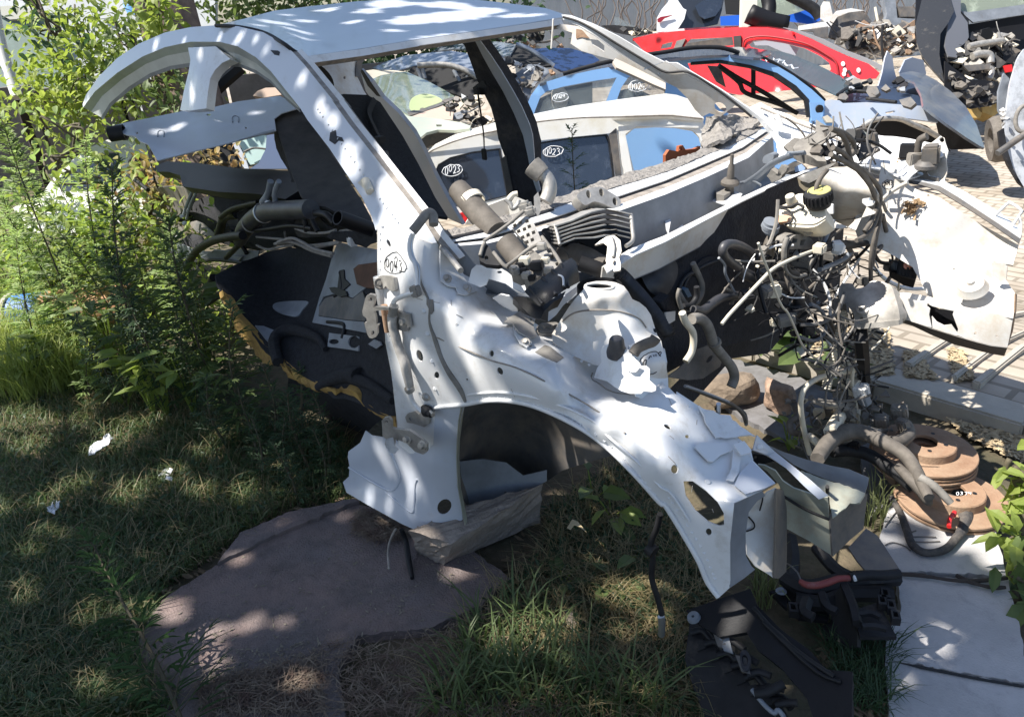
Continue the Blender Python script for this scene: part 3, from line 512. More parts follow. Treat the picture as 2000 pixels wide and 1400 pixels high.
solid('relay_box',Z('H',(780,190),(900,100),(960,200),(985,300),(900,300),(850,310)),up(FWx,.1),M['mat_'],W,.03,bev=.002)
sheet('broken_bracket',Z('H',(850,305),(970,290),(965,400),(890,445),(860,380)),up(FWx,.13),M['white'],W,.004,step=10)
sheet('bulkhead_lower',Z('H',(870,1070),(1000,980),(1150,830),(1230,740),(1370,690),(1500,750),(1540,830),(1500,950),(1300,1090),(1120,1110)),Surf([(1330,700,'x',-.02),(1410,690,'x',-.03),(1340,740,'x',.0),(1400,730,'x',-.02)],1e-3),M['prim'],W,.004,[rnd_ol(Z('H',(1335,890),(1370,830),(1410,815),(1400,860),(1360,900)))],step=12)
sheet('tunnel_side',[(1330,740),(1500,560),(1560,620),(1500,690),(1430,700),(1350,790),(1310,760)],Surf([(1330,740,'x',-.2),(1500,560,'x',-.25),(1560,640,'x',-.3),(1350,790,'x',-.2)]),M['mat_'],W,.004,step=20)
fpl=Surf([(1100,36,'y',.57),(1150,40,'y',.56),(1250,90,'y',.60),(1400,190,'y',.68),(1500,262,'y',.73),(1600,330,'y',.76),(1300,160,'y',.64),(1200,110,'y',.59),(1110,90,'y',.55),(1380,250,'y',.72)],1e-3)
sheet('windscreen_pillar',Z('b',(1390,80),(1440,85),(1560,130),(1700,200),(1850,290),(1960,345))+Z('c',(60,345),(150,400),(300,490),(450,590),(540,660),(600,740),(610,790),(570,740),(500,650),(380,575),(250,480),(120,410),(0,335))+Z('b',(1850,375),(1700,285),(1580,200),(1480,140),(1400,110)),fpl,wm,W,.005,step=12)
sheet('pillar_inner_panel',Z('b',(1150,150),(1300,120),(1480,145),(1580,205),(1700,290),(1850,378))+Z('c',(0,338),(120,413),(250,483),(380,578),(300,640),(240,620),(200,640),(160,600),(120,540),(60,480),(0,450))+Z('b',(1850,420),(1760,370),(1680,330),(1600,310),(1500,280),(1440,240),(1450,180),(1350,150),(1250,160)),fpl,M['whited'],W,.004,[ell(*Z('b',(1515,200))[0],3,4),ell(*Z('c',(298,588))[0],13,9,12,.5),Z('b',(1548,215),(1590,220),(1625,250),(1625,285),(1590,262),(1560,245))]+[ell(*Z('b',q)[0],2.2,1.6,8)for q in[(1690,240),(1770,325),(1845,380),(1700,270),(1640,240),(1925,405)]],step=10)
tube('windscreen_bonding_bead',[fpl(*q,.006)for q in Z('b',(1400,95),(1480,118),(1580,170),(1700,245),(1850,335),(1960,395))+Z('c',(120,395),(250,470),(380,565),(470,640))],.004,M['dark'],W)
sheet('pillar_trim_tube',Z('b',(1670,340),(1685,320),(1740,345),(1850,400),(1960,455),(1960,490),(1900,465),(1780,410),(1690,370)),Surf([(1200,120,'y',.52),(1300,170,'y',.58),(1240,140,'y',.55)],1e-3),mat('beige pillar trim',(.5,.44,.38),.7),W,.01,step=10)
sheet('dirty_edge',Z('b',(1470,160),(1500,165),(1545,210),(1500,205),(1470,215)),up(fpl,.004),M['rust'],W,.001,step=6,noise=.001)
tube('hanging_strap',[P(*q,'y',.3)for q in Z('b',(1345,105),(1342,170),(1335,265))],.008,M['whited'],W,flat=.4)
fw=Surf([(1420,180,'y',.74),(1500,200,'y',.76),(1560,250,'y',.76),(1620,250,'y',.80),(1650,290,'y',.74),(1700,270,'y',.8),(1600,320,'y',.72),(1530,290,'y',.72),(1480,200,'y',.72)],1e-3)
sheet('wing_top',Z('c',(380,575),(450,590),(520,560),(600,600),(720,650),(860,700),(960,740),(1000,780),(1150,740),(1290,750),(1500,790),(1520,850),(1380,930),(1320,990),(1180,960),(1000,900),(900,880),(700,800),(640,860),(615,900),(610,790),(560,700),(480,620)),Surf([(1440,205,'y',.72),(1500,205,'y',.78),(1650,265,'y',.78),(1850,300,'y',.72),(1600,310,'y',.66),(1520,300,'y',.70),(1770,340,'y',.64),(1520,260,'y',.73)],1e-3),wm,W,.004,step=14,noise=.0015)
tube('wing_gutter',[P(*q,'y',.74)for q in Z('c',(520,590),(640,640),(760,690),(860,725),(960,770))],.004,M['seal'],W)
sheet('bolt_lug',Z('c',(560,630),(620,625),(640,680),(600,690),(570,660)),Pl('y',.70),M['whited'],W,.006,[ell(*Z('c',(600,650))[0],3,3,8)],step=7)
cp_=Surf([(885,65,'y',.53),(935,62,'y',.53),(905,120,'y',.58),(950,110,'y',.58),(940,170,'y',.64),(1000,190,'y',.66),(970,250,'y',.69),(1035,260,'y',.72),(990,370,'y',.72),(1052,385,'y',.74)],1e-3)
sheet('centre_pillar',Z('b',(800,190),(850,178),(920,175),(945,235),(1000,310),(1060,400),(1120,500),(1170,590),(1215,690),(1240,790),(1240,900),(1270,1030),(1290,1090),(1250,1140),(1200,1100),(1130,1070),(1110,980),(1085,870),(1045,760),(1030,680),(1005,590),(970,520),(930,440),(890,330),(860,250)),cp_,M['mat_'],W,.05,step=14)
cpf=up(cp_,.006)
sheet('centre_pillar_flange',Z('b',(925,175),(945,225),(1000,300),(1060,390),(1120,490),(1170,580),(1215,680),(1232,740),(1240,830),(1245,920),(1275,1040),(1260,1060),(1225,960),(1205,850),(1180,740),(1130,620),(1070,500),(1010,400),(960,310),(920,230)),cpf,M['roofw'],W,.004,step=10)
sheet('centre_pillar_trim',Z('b',(1060,870),(1085,850),(1110,970),(1130,1080),(1110,1110),(1090,1040)),cpf,M['prim'],W,.004,step=10)
belt=tube('seat_belt',[P(*q,'y',.56)for q in Z('b',(930,480),(940,560),(955,660),(965,740),(968,815))],[.017,.018,.016,.014,.012],M['belt'],W,flat=.25,seg=6)
box('belt_buckle',P(*Z('b',(968,845))[0],'y',.56),(.03,.012,.05),M['dark'],W)
sheet('belt_height_bracket',Z('b',(905,480),(960,440),(985,480),(975,520),(915,520)),Pl('y',.575),M['dark'],W,.01,step=8)
qp=Surf([(705,140,'y',.50),(740,190,'y',.58),(800,280,'y',.66),(850,350,'y',.71),(900,435,'y',.74),(680,110,'y',.5)],1e-3)
sheet('quarter_post',Z('b',(290,385),(350,450),(410,535),(500,620),(580,720),(640,830),(700,960),(780,1110),(850,1230),(760,1190),(690,1080),(600,900),(510,740),(400,610),(320,500)),qp,M['roofw'],W,.02,step=14)
sheet('quarter_post_trim',Z('b',(285,380),(300,385),(380,500),(400,530),(380,525),(330,470)),up(qp,.006),M['dark'],W,.004,step=8)
qt=Surf([(610,120,'x',-2.4),(700,100,'x',-2.4),(690,180,'x',-2.3),(640,180,'x',-2.2),(720,120,'x',-2.5)],1e-3)
sheet('quarter_inner_panel',Z('b',(0,310),(180,290),(380,265),(330,310),(290,360),(275,420),(310,500),(330,525),(230,520),(150,520),(150,450),(120,400),(60,350)),qt,M['whited'],W,.004,[ell(*Z('b',(205,425))[0],3,3,8),ell(*Z('b',(195,305))[0],3,2.5,8)],step=10,noise=.002)
sheet('quarter_seam',Z('b',(270,340),(330,280),(345,285),(300,350),(290,420),(265,420)),up(qt,.01),M['prim'],W,.003,step=8)
solid('headrest',rnd_ol(Z('a',(1650,340),(1720,340),(1790,390),(1825,450),(1820,510),(1780,500),(1700,420),(1660,370))),Pl('x',-2.1),M['belt'],W,.1)
ds=Surf([(650,195,'x',-1.8),(730,190,'x',-1.9),(810,320,'x',-1.4),(880,440,'x',-1.0),(760,400,'x',-1.1),(700,280,'x',-1.5)],1e-3,bumps=[(740,250,14,60,.05)])
sheet('seat_trim_panel',Z('b',(130,530),(200,515),(330,520),(400,560),(520,740),(610,900),(700,1080),(770,1190),(700,1180),(640,1150),(560,1090),(440,950),(330,800),(220,660),(140,555)),ds,M['carpet'],W,.01,step=16)
tube('seat_belt',[ds(*q,.02)for q in Z('b',(370,545),(340,620),(370,700),(400,760))],.014,M['belt'],W,flat=.25,seg=6)
box('belt_anchor',ds(*Z('b',(395,765))[0],.03),(.04,.03,.025),M['dark'],W);box('belt_anchor',ds(*Z('b',(430,850))[0],.03),(.02,.02,.03),M['prim'],W)
iw=Surf([(545,230,'y',.2),(600,215,'y',.15),(700,380,'y',.0),(730,450,'y',-.1),(560,320,'y',.25),(620,400,'y',.1)],1e-3)
sheet('side_trim_panel',Z('a',(1530,530),(1580,540),(1640,590),(1740,730),(1850,900),(1960,1070))+Z('b',(290,1080),(350,1190),(370,1280),(280,1230),(100,1130),(0,1120))+Z('a',(1640,1060),(1600,960),(1545,800),(1500,660),(1560,600)),Surf([(547,190,'x',-2.3),(700,300,'x',-1.6),(730,430,'x',-1.1),(590,380,'x',-1.5),(540,230,'x',-2.1),(640,300,'x',-1.7)],1e-3),mat('dusty charcoal trim',(.05,.048,.048),.85,var=.3,vscale=10,dirt=(.1,.09,.08),dscale=4,damt=.5),W,.01,step=18)
seat=Surf([(540,230,'x',-2.15),(560,225,'x',-2.15),(600,340,'x',-1.75),(620,370,'x',-1.6),(575,330,'x',-1.75)],1e-3,bumps=[(580,300,22,60,.05)])
sheet('seat_backrest',rnd_ol(Z('a',(1500,650),(1530,630),(1580,640),(1620,690),(1660,800),(1720,930),(1765,1030),(1680,1015),(1600,960),(1560,850),(1520,740))),seat,M['carpet'],W,.08,step=14)
cm=Surf([(210,250,3.25),(320,228,3.32),(585,190,3.38),(390,215,3.35),(250,262,3.12),(585,212,3.2),(400,240,3.16),(300,290,3.04),(540,235,3.12),(305,310,3.0),(550,265,3.05)],1e-3,bumps=[(380,238,120,5,.01),(420,258,140,6,-.012)])
crossm=sheet('rear_crossmember',Z('a',(590,695),(700,668),(820,645),(1000,608),(1130,596),(1300,556),(1530,525),(1570,545),(1640,590),(1540,620),(1500,650),(1510,715),(1400,745),(1200,795),(1050,830),(860,878),(845,850),(810,790),(760,770),(740,745),(690,738),(640,715)),cm,M['roofw'],W,.004,[ell(*Z('a',(750,728))[0],2.2,2.2,8),ell(*Z('a',(1345,700))[0],2,2,8),ell(*Z('a',(1140,628))[0],5,2,8)],step=12)
for q in[(880,735),(1288,655)]:
 a,b=Z('a',q)[0];tube('pressed_lug',[cm(x,y,.002)for x,y in[(a-6,b+5),(a-6,b-4),(a,b-7),(a+6,b-4),(a+6,b+5)]],.0028,M['blueg'],W)
cd_=P(650,195,3.3)-P(214,262,3.2)
lathe('crossmember_tube_end',P(*Z('a',(600,735))[0],3.17),cd_,[(.026,0),(.032,0),(.032,.06),(.026,.06)],M['dark'],W,16)
tube('crossmember_tube',[P(*q,3.2)for q in Z('a',(612,736),(690,735))],.026,M['dark'],W)
ribbon('crossmember_face',[P(*q,3.0)for q in Z('a',(860,878),(1050,830),(1500,718))],[P(*q,3.06)for q in Z('a',(862,866),(1050,820),(1500,708))],M['blueg'],W)
def welds(pts,n,sf,r=.0022):
 mb=MB();q=cat2([p[:2]for p in pts],12);q=[q[int(i*(len(q)-1)/n)]for i in range(n+1)]
 for p in q:latmesh(sf(p[0],p[1],.0004),sf(p[0],p[1],.1)-sf(p[0],p[1]),[(0,-.0002),(r*.7,.0002),(r,.001),(r*1.5,0)],8,mb)
 mb.build('spot_weld_row',wm,W,True)
welds(Z('q',(880,100),(1000,76),(1150,84),(1300,126),(1500,222),(1650,330),(1800,478),(1900,600)),26,side)
welds(Z('t',(20,200),(120,350),(210,500),(270,640)),12,side)
welds(Z('e',(262,300),(262,480),(268,640),(300,800),(312,950),(340,1150)),18,side)
welds(Z('b',(60,600),(170,760),(290,930),(400,1090),(500,1220)),20,gs);welds([(1110,690),(1160,716),(1220,728),(1280,745)],10,tS);welds(Z('r',(120,400),(250,480),(400,600),(470,690)),12,side)
random.seed(91);sc_=MB()
for i in range(46):
 x,y=random.uniform(750,1420),random.uniform(480,1050)
 if not inside(x,y,ap):continue
 a=random.gauss(.6,.8);L=random.uniform(4,22);q=[(x+L*t*math.cos(a),y+L*t*math.sin(a)+random.gauss(0,.6))for t in(0,.5,1)]
 if all(inside(*p,ap)for p in q):tubemesh([side(*p,.0003)for p in q],.0006,4,2,mb=sc_)
sc_.build('scratches',M['seal'],W)
fc=Surf([(420,540,'y',-.72),(545,700,'y',-.72),(600,750,'y',-.73),(700,790,'y',-.74),(750,800,'y',-.74),(518,484,'y',-.35),(565,482,'y',-.35),(650,495,'y',-.42),(742,510,'y',-.52),(745,640,'y',-.66),(650,600,'y',-.55),(560,580,'y',-.5),(480,520,'y',-.55)],2e-4,bumps=[(600,650,60,20,.01),(560,540,50,18,.015),(690,700,50,14,-.012),(500,560,20,40,.01)])
sheet('floor_carpet',Z('d',(1175,380),(1240,350),(1330,310),(1450,262),(1580,232),(1700,245),(1830,272))+[(700,500),(742,505),(745,640),(770,700),(778,780),(770,812)]+Z('e',(250,1290),(150,1230),(60,1200),(0,1200))+Z('d',(1750,985),(1700,960),(1600,900),(1530,850),(1450,800),(1380,690),(1310,590),(1260,500),(1215,465),(1185,430)),fc,M['carpet'],W,.012,step=14,noise=.002)
fe=Z('d',(1215,462),(1262,540),(1300,610),(1370,680),(1440,760),(1500,800),(1560,850),(1640,915),(1700,945),(1760,975))+Z('e',(60,1170),(150,1200),(250,1270),(340,1310))
ff=Z('d',(1232,500),(1270,600),(1300,700),(1370,780),(1440,860),(1530,870),(1600,935),(1660,975),(1720,1010),(1790,1010))+Z('e',(90,1150),(190,1250),(290,1320),(350,1375))
A_=[Vector(a)for a in cat2([tuple(fc(*q))for q in fe],5)];B_=[Vector(a)+Vector([random.uniform(-.005,.005)for _ in range(3)])for a in cat2([tuple(P(*q,'y',-.735))for q in ff],5)]
ribbon('foam_underlay_edge',A_,B_,M['foam'],W,2,.02)
up=lambda s,u:(lambda x,y:s(x,y,u))
sheet('toe_board_panel',Z('E',(1575,655),(1600,640),(1700,660),(1865,690),(1865,790),(1780,800),(1790,960),(1690,1040),(1590,1000),(1480,1030),(1450,1090),(1445,1170),(1650,1200),(1770,1210),(1790,1290),(1400,1215),(1450,1040),(1500,900),(1540,750)),up(fc,.014),M['blueg'],W,.004,step=11)
sheet('toe_board_patch',Z('E',(1450,1100),(1490,1040),(1590,1010),(1690,1045),(1760,990),(1800,1100),(1780,1205),(1650,1195),(1445,1165)),up(fc,.018),M['prim'],W,.004,step=12)
sheet('pedal_bracket',Z('E',(1595,840),(1625,835),(1630,900),(1670,940),(1620,985),(1580,970)),up(fc,.03),M['dark'],W,.01,step=8)
sheet('pedal_bracket',Z('E',(1520,965),(1560,960),(1640,990),(1650,1020),(1600,1030),(1540,1000)),up(fc,.04),M['blk'],W,.01,step=8)
sheet('rusty_plate',Z('E',(1695,830),(1730,800),(1870,780),(1870,970),(1780,965),(1720,940)),up(fc,.03),mat('dark rust',(.1,.05,.03),.9,var=.4,vscale=10),W,.01,step=10)
sheet('carpet_cutout',rnd_ol(Z('E',(1115,1095),(1150,1070),(1260,1060),(1370,1065),(1330,1120),(1290,1170),(1210,1160),(1140,1130))),up(fc,.014),M['blueg'],W,.004,step=9)
sheet('floor_rib',Z('E',(990,1235),(1050,1240),(1150,1280),(1140,1350),(1110,1380),(1060,1330)),up(fc,.014),M['blueg'],W,.004,step=9)
tube('floor_tube',[fc(*q,.03)for q in Z('d',(1520,860),(1500,740),(1560,690),(1640,690),(1740,730),(1780,790))],[.02,.022,.024,.02,.014,.01],M['carpet'],W)
sheet('floor_bracket',Z('d',(1800,700),(1960,720),(1960,800),(1900,790),(1790,775)),up(fc,.02),M['blueg'],W,.005,[ell(*Z('d',(1825,748))[0],10,5),ell(*Z('d',(1935,750))[0],11,12)],step=9)
sheet('floor_bracket',Z('I',(340,980),(440,900),(540,940),(560,1000),(480,1060)),up(fc,.03),M['blueg'],W,.005,step=8)
for a in(Z('d',(1790,640),(1880,655),(1870,730)),Z('d',(1860,370),(1870,460),(1830,500))):
 tube('floor_tube',[fc(*q,.02)for q in a],.006,M['blk'],W)
tube('folded_carpet',[fc(*q,.02)for q in Z('d',(1740,1000),(1800,960),(1900,930),(1960,930))+Z('e',(100,1080),(200,1120),(330,1210))],[.015,.02,.024,.024,.02,.015,.012],M['carpet'],W,seg=10)
ls=Surf([(560,860,'y',-.62),(620,940,'y',-.55),(700,900,'y',-.55),(770,830,'y',-.70),(690,800,'y',-.7),(590,750,'y',-.7),(640,820,'y',-.6)])
sheet('floor_underside',Z('d',(1580,900),(1620,960),(1720,1020),(1860,1030),(1960,1060))+Z('q',(300,80),(480,150),(495,235),(410,185),(330,260),(250,310),(100,330),(0,280))+Z('d',(1600,1200),(1570,1050)),Surf([(560,740,'y',-.60),(600,850,'y',-.5),(700,850,'y',-.5),(770,800,'y',-.62),(640,760,'y',-.60)]),M['mat_'],W,.004,step=16)
J=lambda x,y,yy=-.35:P(x,y,'y',yy)
PLy=lambda yy:Pl('y',yy)
sheet('dashboard_beam',Z('a',(910,882),(1060,890),(1300,920),(1500,930),(1600,935),(1640,1040),(1560,1090),(1400,1060),(1200,1050),(1000,1020),(985,960),(920,940),(860,940),(850,910)),Surf([(330,325,'y',-.45),(450,350,'y',-.45),(570,360,'y',-.40),(400,370,'y',-.5),(560,385,'y',-.45)],1e-3,bumps=[(450,345,150,6,.03)]),M['blk'],W,.05,step=12)
sheet('reflector_dish',rnd_ol(Z('a',(800,1080),(860,1030),(950,1020),(1050,1040),(1020,1130),(960,1200),(1000,1260),(930,1310),(850,1300),(800,1220),(790,1130))),Surf([(300,370,'y',-.3),(340,400,'y',-.25),(310,460,'y',-.35),(370,380,'y',-.35)],1e-3,bumps=[(325,415,40,40,-.06)]),M['prim'],W,.006,step=10)
sheet('torn_bumper_piece',Z('a',(650,1100),(760,1070),(800,1090),(800,1150),(790,1230),(810,1310),(760,1290),(720,1230),(680,1170)),Surf([(235,395,'y',-.35),(280,390,'y',-.3),(270,460,'y',-.4),(255,430,'y',-.33)]),M['whited'],W,.008,step=8,noise=.003)
for r_,a in[(.034,Z('a',(1310,1320),(1340,1250),(1400,1190),(1470,1155),(1560,1150),(1700,1145)))]:
 hs_=tube('bent_air_hose',[P(*q,'y',-.5)for q in a],[.026,.034,.036,.036,.034,.034],M['rubb2'],W,seg=16)
 lathe('hose_clamp',P(*Z('a',(1375,1222))[0],'y',-.5),P(*Z('a',(1400,1190))[0],'y',-.5)-P(*Z('a',(1350,1245))[0],'y',-.5),[(.0365,-.006),(.039,-.005),(.039,.005),(.0365,.006)],M['dusty'],hs_,20)
 lathe('hose_clamp',P(*Z('a',(1440,1165))[0],'y',-.5),P(*Z('a',(1470,1155))[0],'y',-.5)-P(*Z('a',(1400,1190))[0],'y',-.5),[(.037,-.004),(.04,-.003),(.04,.003),(.037,.004)],M['chrome'],hs_,20)
lathe('steering_tube_end',P(*Z('a',(1845,1190))[0],'y',-.62),P(*Z('a',(1845,1190))[0],'y',-.62)-P(*Z('a',(1960,1230))[0],'y',-.55),[(.018,.0),(.022,0),(.023,-.02),(.023,-.14),(.018,-.14)],M['blk'],W,20,closed=True)
def tubes(name,m,parent,lst,**k):
 for(fr_,yy,r,*pts)in lst:
  tube(name,[P(*q,*(yy if isinstance(yy,tuple)else('y',yy)))for q in Z(fr_,*pts)],r,M[m]if isinstance(m,str)else m,parent,**k)
tubes('linkage_rod','blueg',W,[('E',-.4,.005,(560,270),(700,265),(900,245),(1060,215)),('E',-.4,.005,(800,275),(950,260),(1080,240)),('E',-.42,.007,(540,260),(500,360),(470,450)),('E',-.42,.006,(570,270),(520,370),(495,470)),('E',-.5,.012,(1100,200),(1080,290),(1040,350)),('E',-.5,.01,(1160,200),(1130,290),(1140,380)),('E',-.4,.008,(480,430),(520,390),(560,290))])
tubes('black_hose','blk',W,[('E',-.55,.018,(440,960),(470,870),(520,770),(580,690),(680,630),(800,600),(900,590)),('E',-.6,.018,(510,1140),(600,1070),(650,990),(690,890)),('E',-.6,.014,(640,1080),(700,1040),(760,990)),('E',-.5,.012,(860,590),(900,620),(830,700),(780,750)),('E',-.45,.012,(740,460),(820,400),(920,370),(1010,350)),('E',-.4,.02,(720,600),(740,530),(770,460),(860,440)),('a',-.4,.012,(700,960),(760,1000),(810,1040)),('E',-.5,.012,(420,1030),(440,960),(470,900))])
tubes('pale_cable','dusty',W,[('E',-.55,.006,(1150,640),(1250,610),(1330,640),(1420,690),(1550,720)),('E',-.53,.006,(1130,650),(1260,640),(1400,700),(1540,740)),('E',-.5,.005,(1000,600),(1100,610),(1200,620),(1330,660),(1500,650),(1640,620)),('E',-.5,.005,(1280,540),(1380,570),(1500,570),(1570,550)),('E',-.45,.005,(1200,560),(1210,610),(1240,620)),('E',-.3,.005,(200,340),(220,400),(210,500),(240,560)),('E',-.3,.005,(230,510),(300,470),(380,460)),('E',-.3,.005,(250,500),(300,560),(340,620)),('E',-.3,.005,(280,600),(330,630),(360,640)),('E',-.5,.005,(1000,660),(1080,690),(1180,670),(1260,660)),('E',-.5,.005,(1600,560),(1700,550),(1780,560)),('E',-.5,.006,(1410,680),(1500,660),(1600,640))])
tubes('black_cable','blk',W,[('E',-.5,.009,(950,560),(1100,540),(1250,520),(1400,540)),('E',-.5,.01,(1280,400),(1340,470),(1360,560)),('E',-.5,.01,(1380,400),(1400,480),(1440,560)),('E',-.5,.012,(1420,430),(1500,440),(1560,500)),('E',-.45,.008,(560,790),(640,770),(760,770),(900,790)),('E',-.45,.01,(820,560),(880,640),(930,720))])
sc=[('E',-.4,'mat_',(430,640),(520,570),(600,590),(640,640),(560,680),(480,660)),('E',-.45,'blueg',(190,760),(300,690),(430,640),(560,700),(760,720),(900,740),(860,790),(700,780),(540,760),(350,770)),('E',-.42,'mat_',(360,740),(480,740),(560,770),(640,850),(480,830),(370,790)),('E',-.45,'carpet',(700,290),(860,300),(1000,290),(1040,350),(900,400),(760,450),(700,380)),('E',-.35,'prim',(500,500),(560,480),(640,520),(720,600),(640,590),(560,560)),('E',-.4,'carpet',(860,430),(1000,370),(1290,480),(1290,560),(1000,600),(860,560)),('E',-.45,'blueg',(590,750),(700,700),(820,690),(1020,700),(1000,760),(880,780),(740,770)),('E',-.45,'dark',(1290,380),(1400,390),(1500,520),(1560,560),(1500,600),(1300,600),(1260,520)),('E',-.5,'carpet',(1540,560),(1850,560),(1870,640),(1780,680),(1640,640),(1500,610)),('E',-.2,'carpet',(560,560),(700,500),(900,560),(1300,540),(1550,620),(1540,720),(1200,660),(1000,700),(700,640)),('E',-.2,'mat_',(400,400),(700,290),(1000,280),(1300,330),(1500,400),(1750,400),(1860,560),(1500,600),(1000,560),(640,560),(420,480)),('E',-.3,'prim',(1300,260),(1470,240),(1700,370),(1600,420),(1400,350))]
for fr_,yy,mm,*pts in sc:sheet('loose_trim_scrap',Z(fr_,*pts),Surf([(*a,'y',yy+random.uniform(-.03,.03))for a in Z(fr_,*pts)],1e-2),M[mm],W,.006,step=12,noise=.004)
for q in[(1630,470),(1690,630),(460,450),(480,500),(1045,360),(1080,350),(430,600)]:
 box('white_connector',P(*Z('E',q)[0],'y',-.5),(.02,.02,.016)if q[0]<1600 else(.03,.03,.03),M['white'],W,rotz(q[0]),.004)
FA=Surf([(1725,325,'y',.62),(1770,350,'y',.64),(1775,370,'y',.64),(1820,380,'y',.65),(1900,430,'y',.67),(1985,475,'y',.68),(1978,520,'y',.64),(1935,510,'y',.62),(1700,480,'y',.52),(1750,460,'y',.55),(1850,500,'y',.57),(1900,530,'y',.55),(1800,560,'y',.50),(1740,560,'y',.50),(1830,610,'y',.46),(1985,575,'y',.48),(1900,570,'y',.50),(1850,430,'y',.60),(1680,560,'y',.48)],5e-4,bumps=[(1820,490,60,30,-.012),(1880,560,40,25,.016)])
bright=mat('dusty sunlit white paint',(.6,.58,.54),.45,coat=.15,dirt=(.38,.28,.18),dscale=9,damt=.42)
sheet('far_inner_wing',Z('f',(1180,190),(1240,200),(1310,280),(1330,310),(1380,340),(1500,380),(1600,450),(1730,530),(1930,640),(1900,750),(1840,740),(1790,730),(1860,770),(1860,830),(1915,910),(1900,960),(1560,970),(1440,930),(1400,850),(1350,760),(1250,700),(1050,600),(1030,540),(1040,480),(1140,430),(1160,330)),FA,bright,W,.004,[ell(*Z('f',(1437,370))[0],3,3,8),ell(*Z('f',(1640,463))[0],3.5,3,8),ell(*Z('f',(1577,773))[0],2.2,2.2,8)],step=12)
rT=[(1725,318),(1770,345),(1778,352),(1835,363),(1905,400),(1992,455)];rU=[(1725,325),(1772,356),(1830,372),(1900,410),(1990,466)]
gT=Z('f',(1320,285),(1400,295),(1500,320),(1600,380),(1700,445),(1800,510),(1940,605));gB=Z('f',(1325,300),(1400,312),(1490,342),(1590,402),(1690,465),(1790,530),(1935,632));gO=Z('f',(1430,250),(1500,270),(1540,300),(1640,350),(1740,410),(1820,455),(1950,560))
a1=[P(*q,'y',.665)for q in gT];b1=[P(*q,'y',.655)for q in gB];o1=[P(*q,'z',a1[i].z+.008)for i,q in enumerate(gO)]
ribbon('far_wing_rail_face',a1,b1,M['prim'],W,1,.003);ribbon('far_wing_rail_top',o1,[a+Vector((0,0,.002))for a in a1],M['white'],W,2,.004)
ribbon('far_wing_rail_top',[P(*q,'y',.62)for q in Z('f',(940,200),(1080,210),(1200,235),(1320,282))],[P(*q,'y',.72)for q in Z('f',(1000,165),(1130,190),(1250,200),(1440,245))],M['white'],W,3,.004)
tube('rail_end_loop',[P(*q,'y',.70)for q in Z('f',(1800,480),(1870,415),(1890,412),(1945,450),(1935,480),(1900,530))],.004,M['white'],W)
sheet('rail_end_cap',Z('f',(1935,470),(1950,520),(1945,600),(1930,640),(1925,560)),PLy(.69),M['white'],W,.003,step=8)
lf=MB();random.seed(3)
for i in range(60):
 q=Z('f',(random.gauss(1352,28),random.gauss(435,18)))[0];p=FA(*q,.008+random.random()*.012);v=Vector([random.gauss(0,.008)for _ in range(3)]);u=Vector([random.gauss(0,.004)for _ in range(3)])
 lf.add([p-v,p+u,p+v,p-u+Vector((0,0,.003))],[(0,1,2,3)])
dl=lf.build('dry_leaves',mat('dry leaf litter',(.3,.2,.11),.9,var=.5,vscale=60));set_(dl,'small clump of dry brown leaves caught inside the far white wing','leaves',kind='stuff')
t2=Surf([(1640,328,'z',.95),(1625,345,'z',.94),(1680,335,'z',.945),(1700,360,'z',.92),(1655,375,'z',.90),(1715,395,'z',.87),(1605,365,'z',.90),(1600,400,'z',.82),(1640,420,'z',.80),(1690,420,'z',.80),(1640,445,'z',.72),(1670,440,'z',.72)],1e-4,bumps=[(1650,400,30,8,.01)])
sheet('far_strut_tower',Z('C',(600,640),(640,560),(690,430),(740,405),(790,395),(880,395),(960,385),(1040,430),(1110,490),(1180,590),(1225,680),(1225,770),(1160,840),(1080,890),(980,915),(975,975),(900,1020),(840,1010),(760,985),(700,915),(670,860),(690,760),(640,700)),t2,bright,W,.004,step=8)
tube('tower_seam',[t2(*q,.001)for q in Z('C',(680,915),(780,930),(900,925),(980,915),(1100,885),(1165,840))],.003,M['alu'],W)
sheet('tower_front_plate',Z('f',(830,420),(900,500),(1040,560),(1100,430),(1150,460),(1140,470),(1040,500),(1000,540),(960,550),(900,545),(800,510)),Surf([(1600,410,'y',.36),(1660,440,'y',.38),(1710,410,'y',.45),(1640,445,'y',.36)]),bright,W,.003,step=9)
sheet('tower_bracket',Z('f',(1075,390),(1110,385),(1115,400),(1140,405),(1130,425),(1100,430),(1075,410)),Pl('y',.38),M['white'],W,.008,step=6)
sheet('tower_bracket',Z('f',(880,440),(900,415),(915,420),(915,470),(885,470)),Pl('y',.33),M['white'],W,.006,step=6)
write('marker_number','0043',*Z('f',(1195,300))[0],16,8,-.3,Pl('y',.585),M['ink'],W,.0012,ell(*Z('f',(1215,310))[0],11,9,16,-.3))
tube('strut_brace',[P(*q,'y',.56)for q in Z('f',(1195,385),(1240,345),(1300,310),(1325,300))],.006,bright,W)
LR=Surf([(1755,580,'y',.40),(1830,590,'y',.40),(1985,578,'y',.42),(1980,600,'y',.40),(1960,690,'y',.41),(1860,660,'y',.40),(1760,620,'y',.40),(1830,640,'y',.40)],1e-3)
cr=P(1985,578,'y',.42)
sheet('far_rail_top',Z('f',(1270,905),(1300,898),(1440,920),(1560,965),(1915,905),(1915,935),(1900,1040),(1500,985),(1450,960),(1300,925)),Surf([(1755,572,'y',.45),(1850,595,'y',.43),(1984,575,'y',.47),(1980,620,'y',.40),(1835,600,'y',.40),(1760,580,'y',.42)]),bright,W,.003,step=12)
sheet('far_rail_side',Z('f',(1280,915),(1300,930),(1430,960),(1430,975),(1445,990),(1440,1020),(1455,1090),(1430,1085),(1350,1060),(1280,1040)),LR,M['whited'],W,.004,step=11)
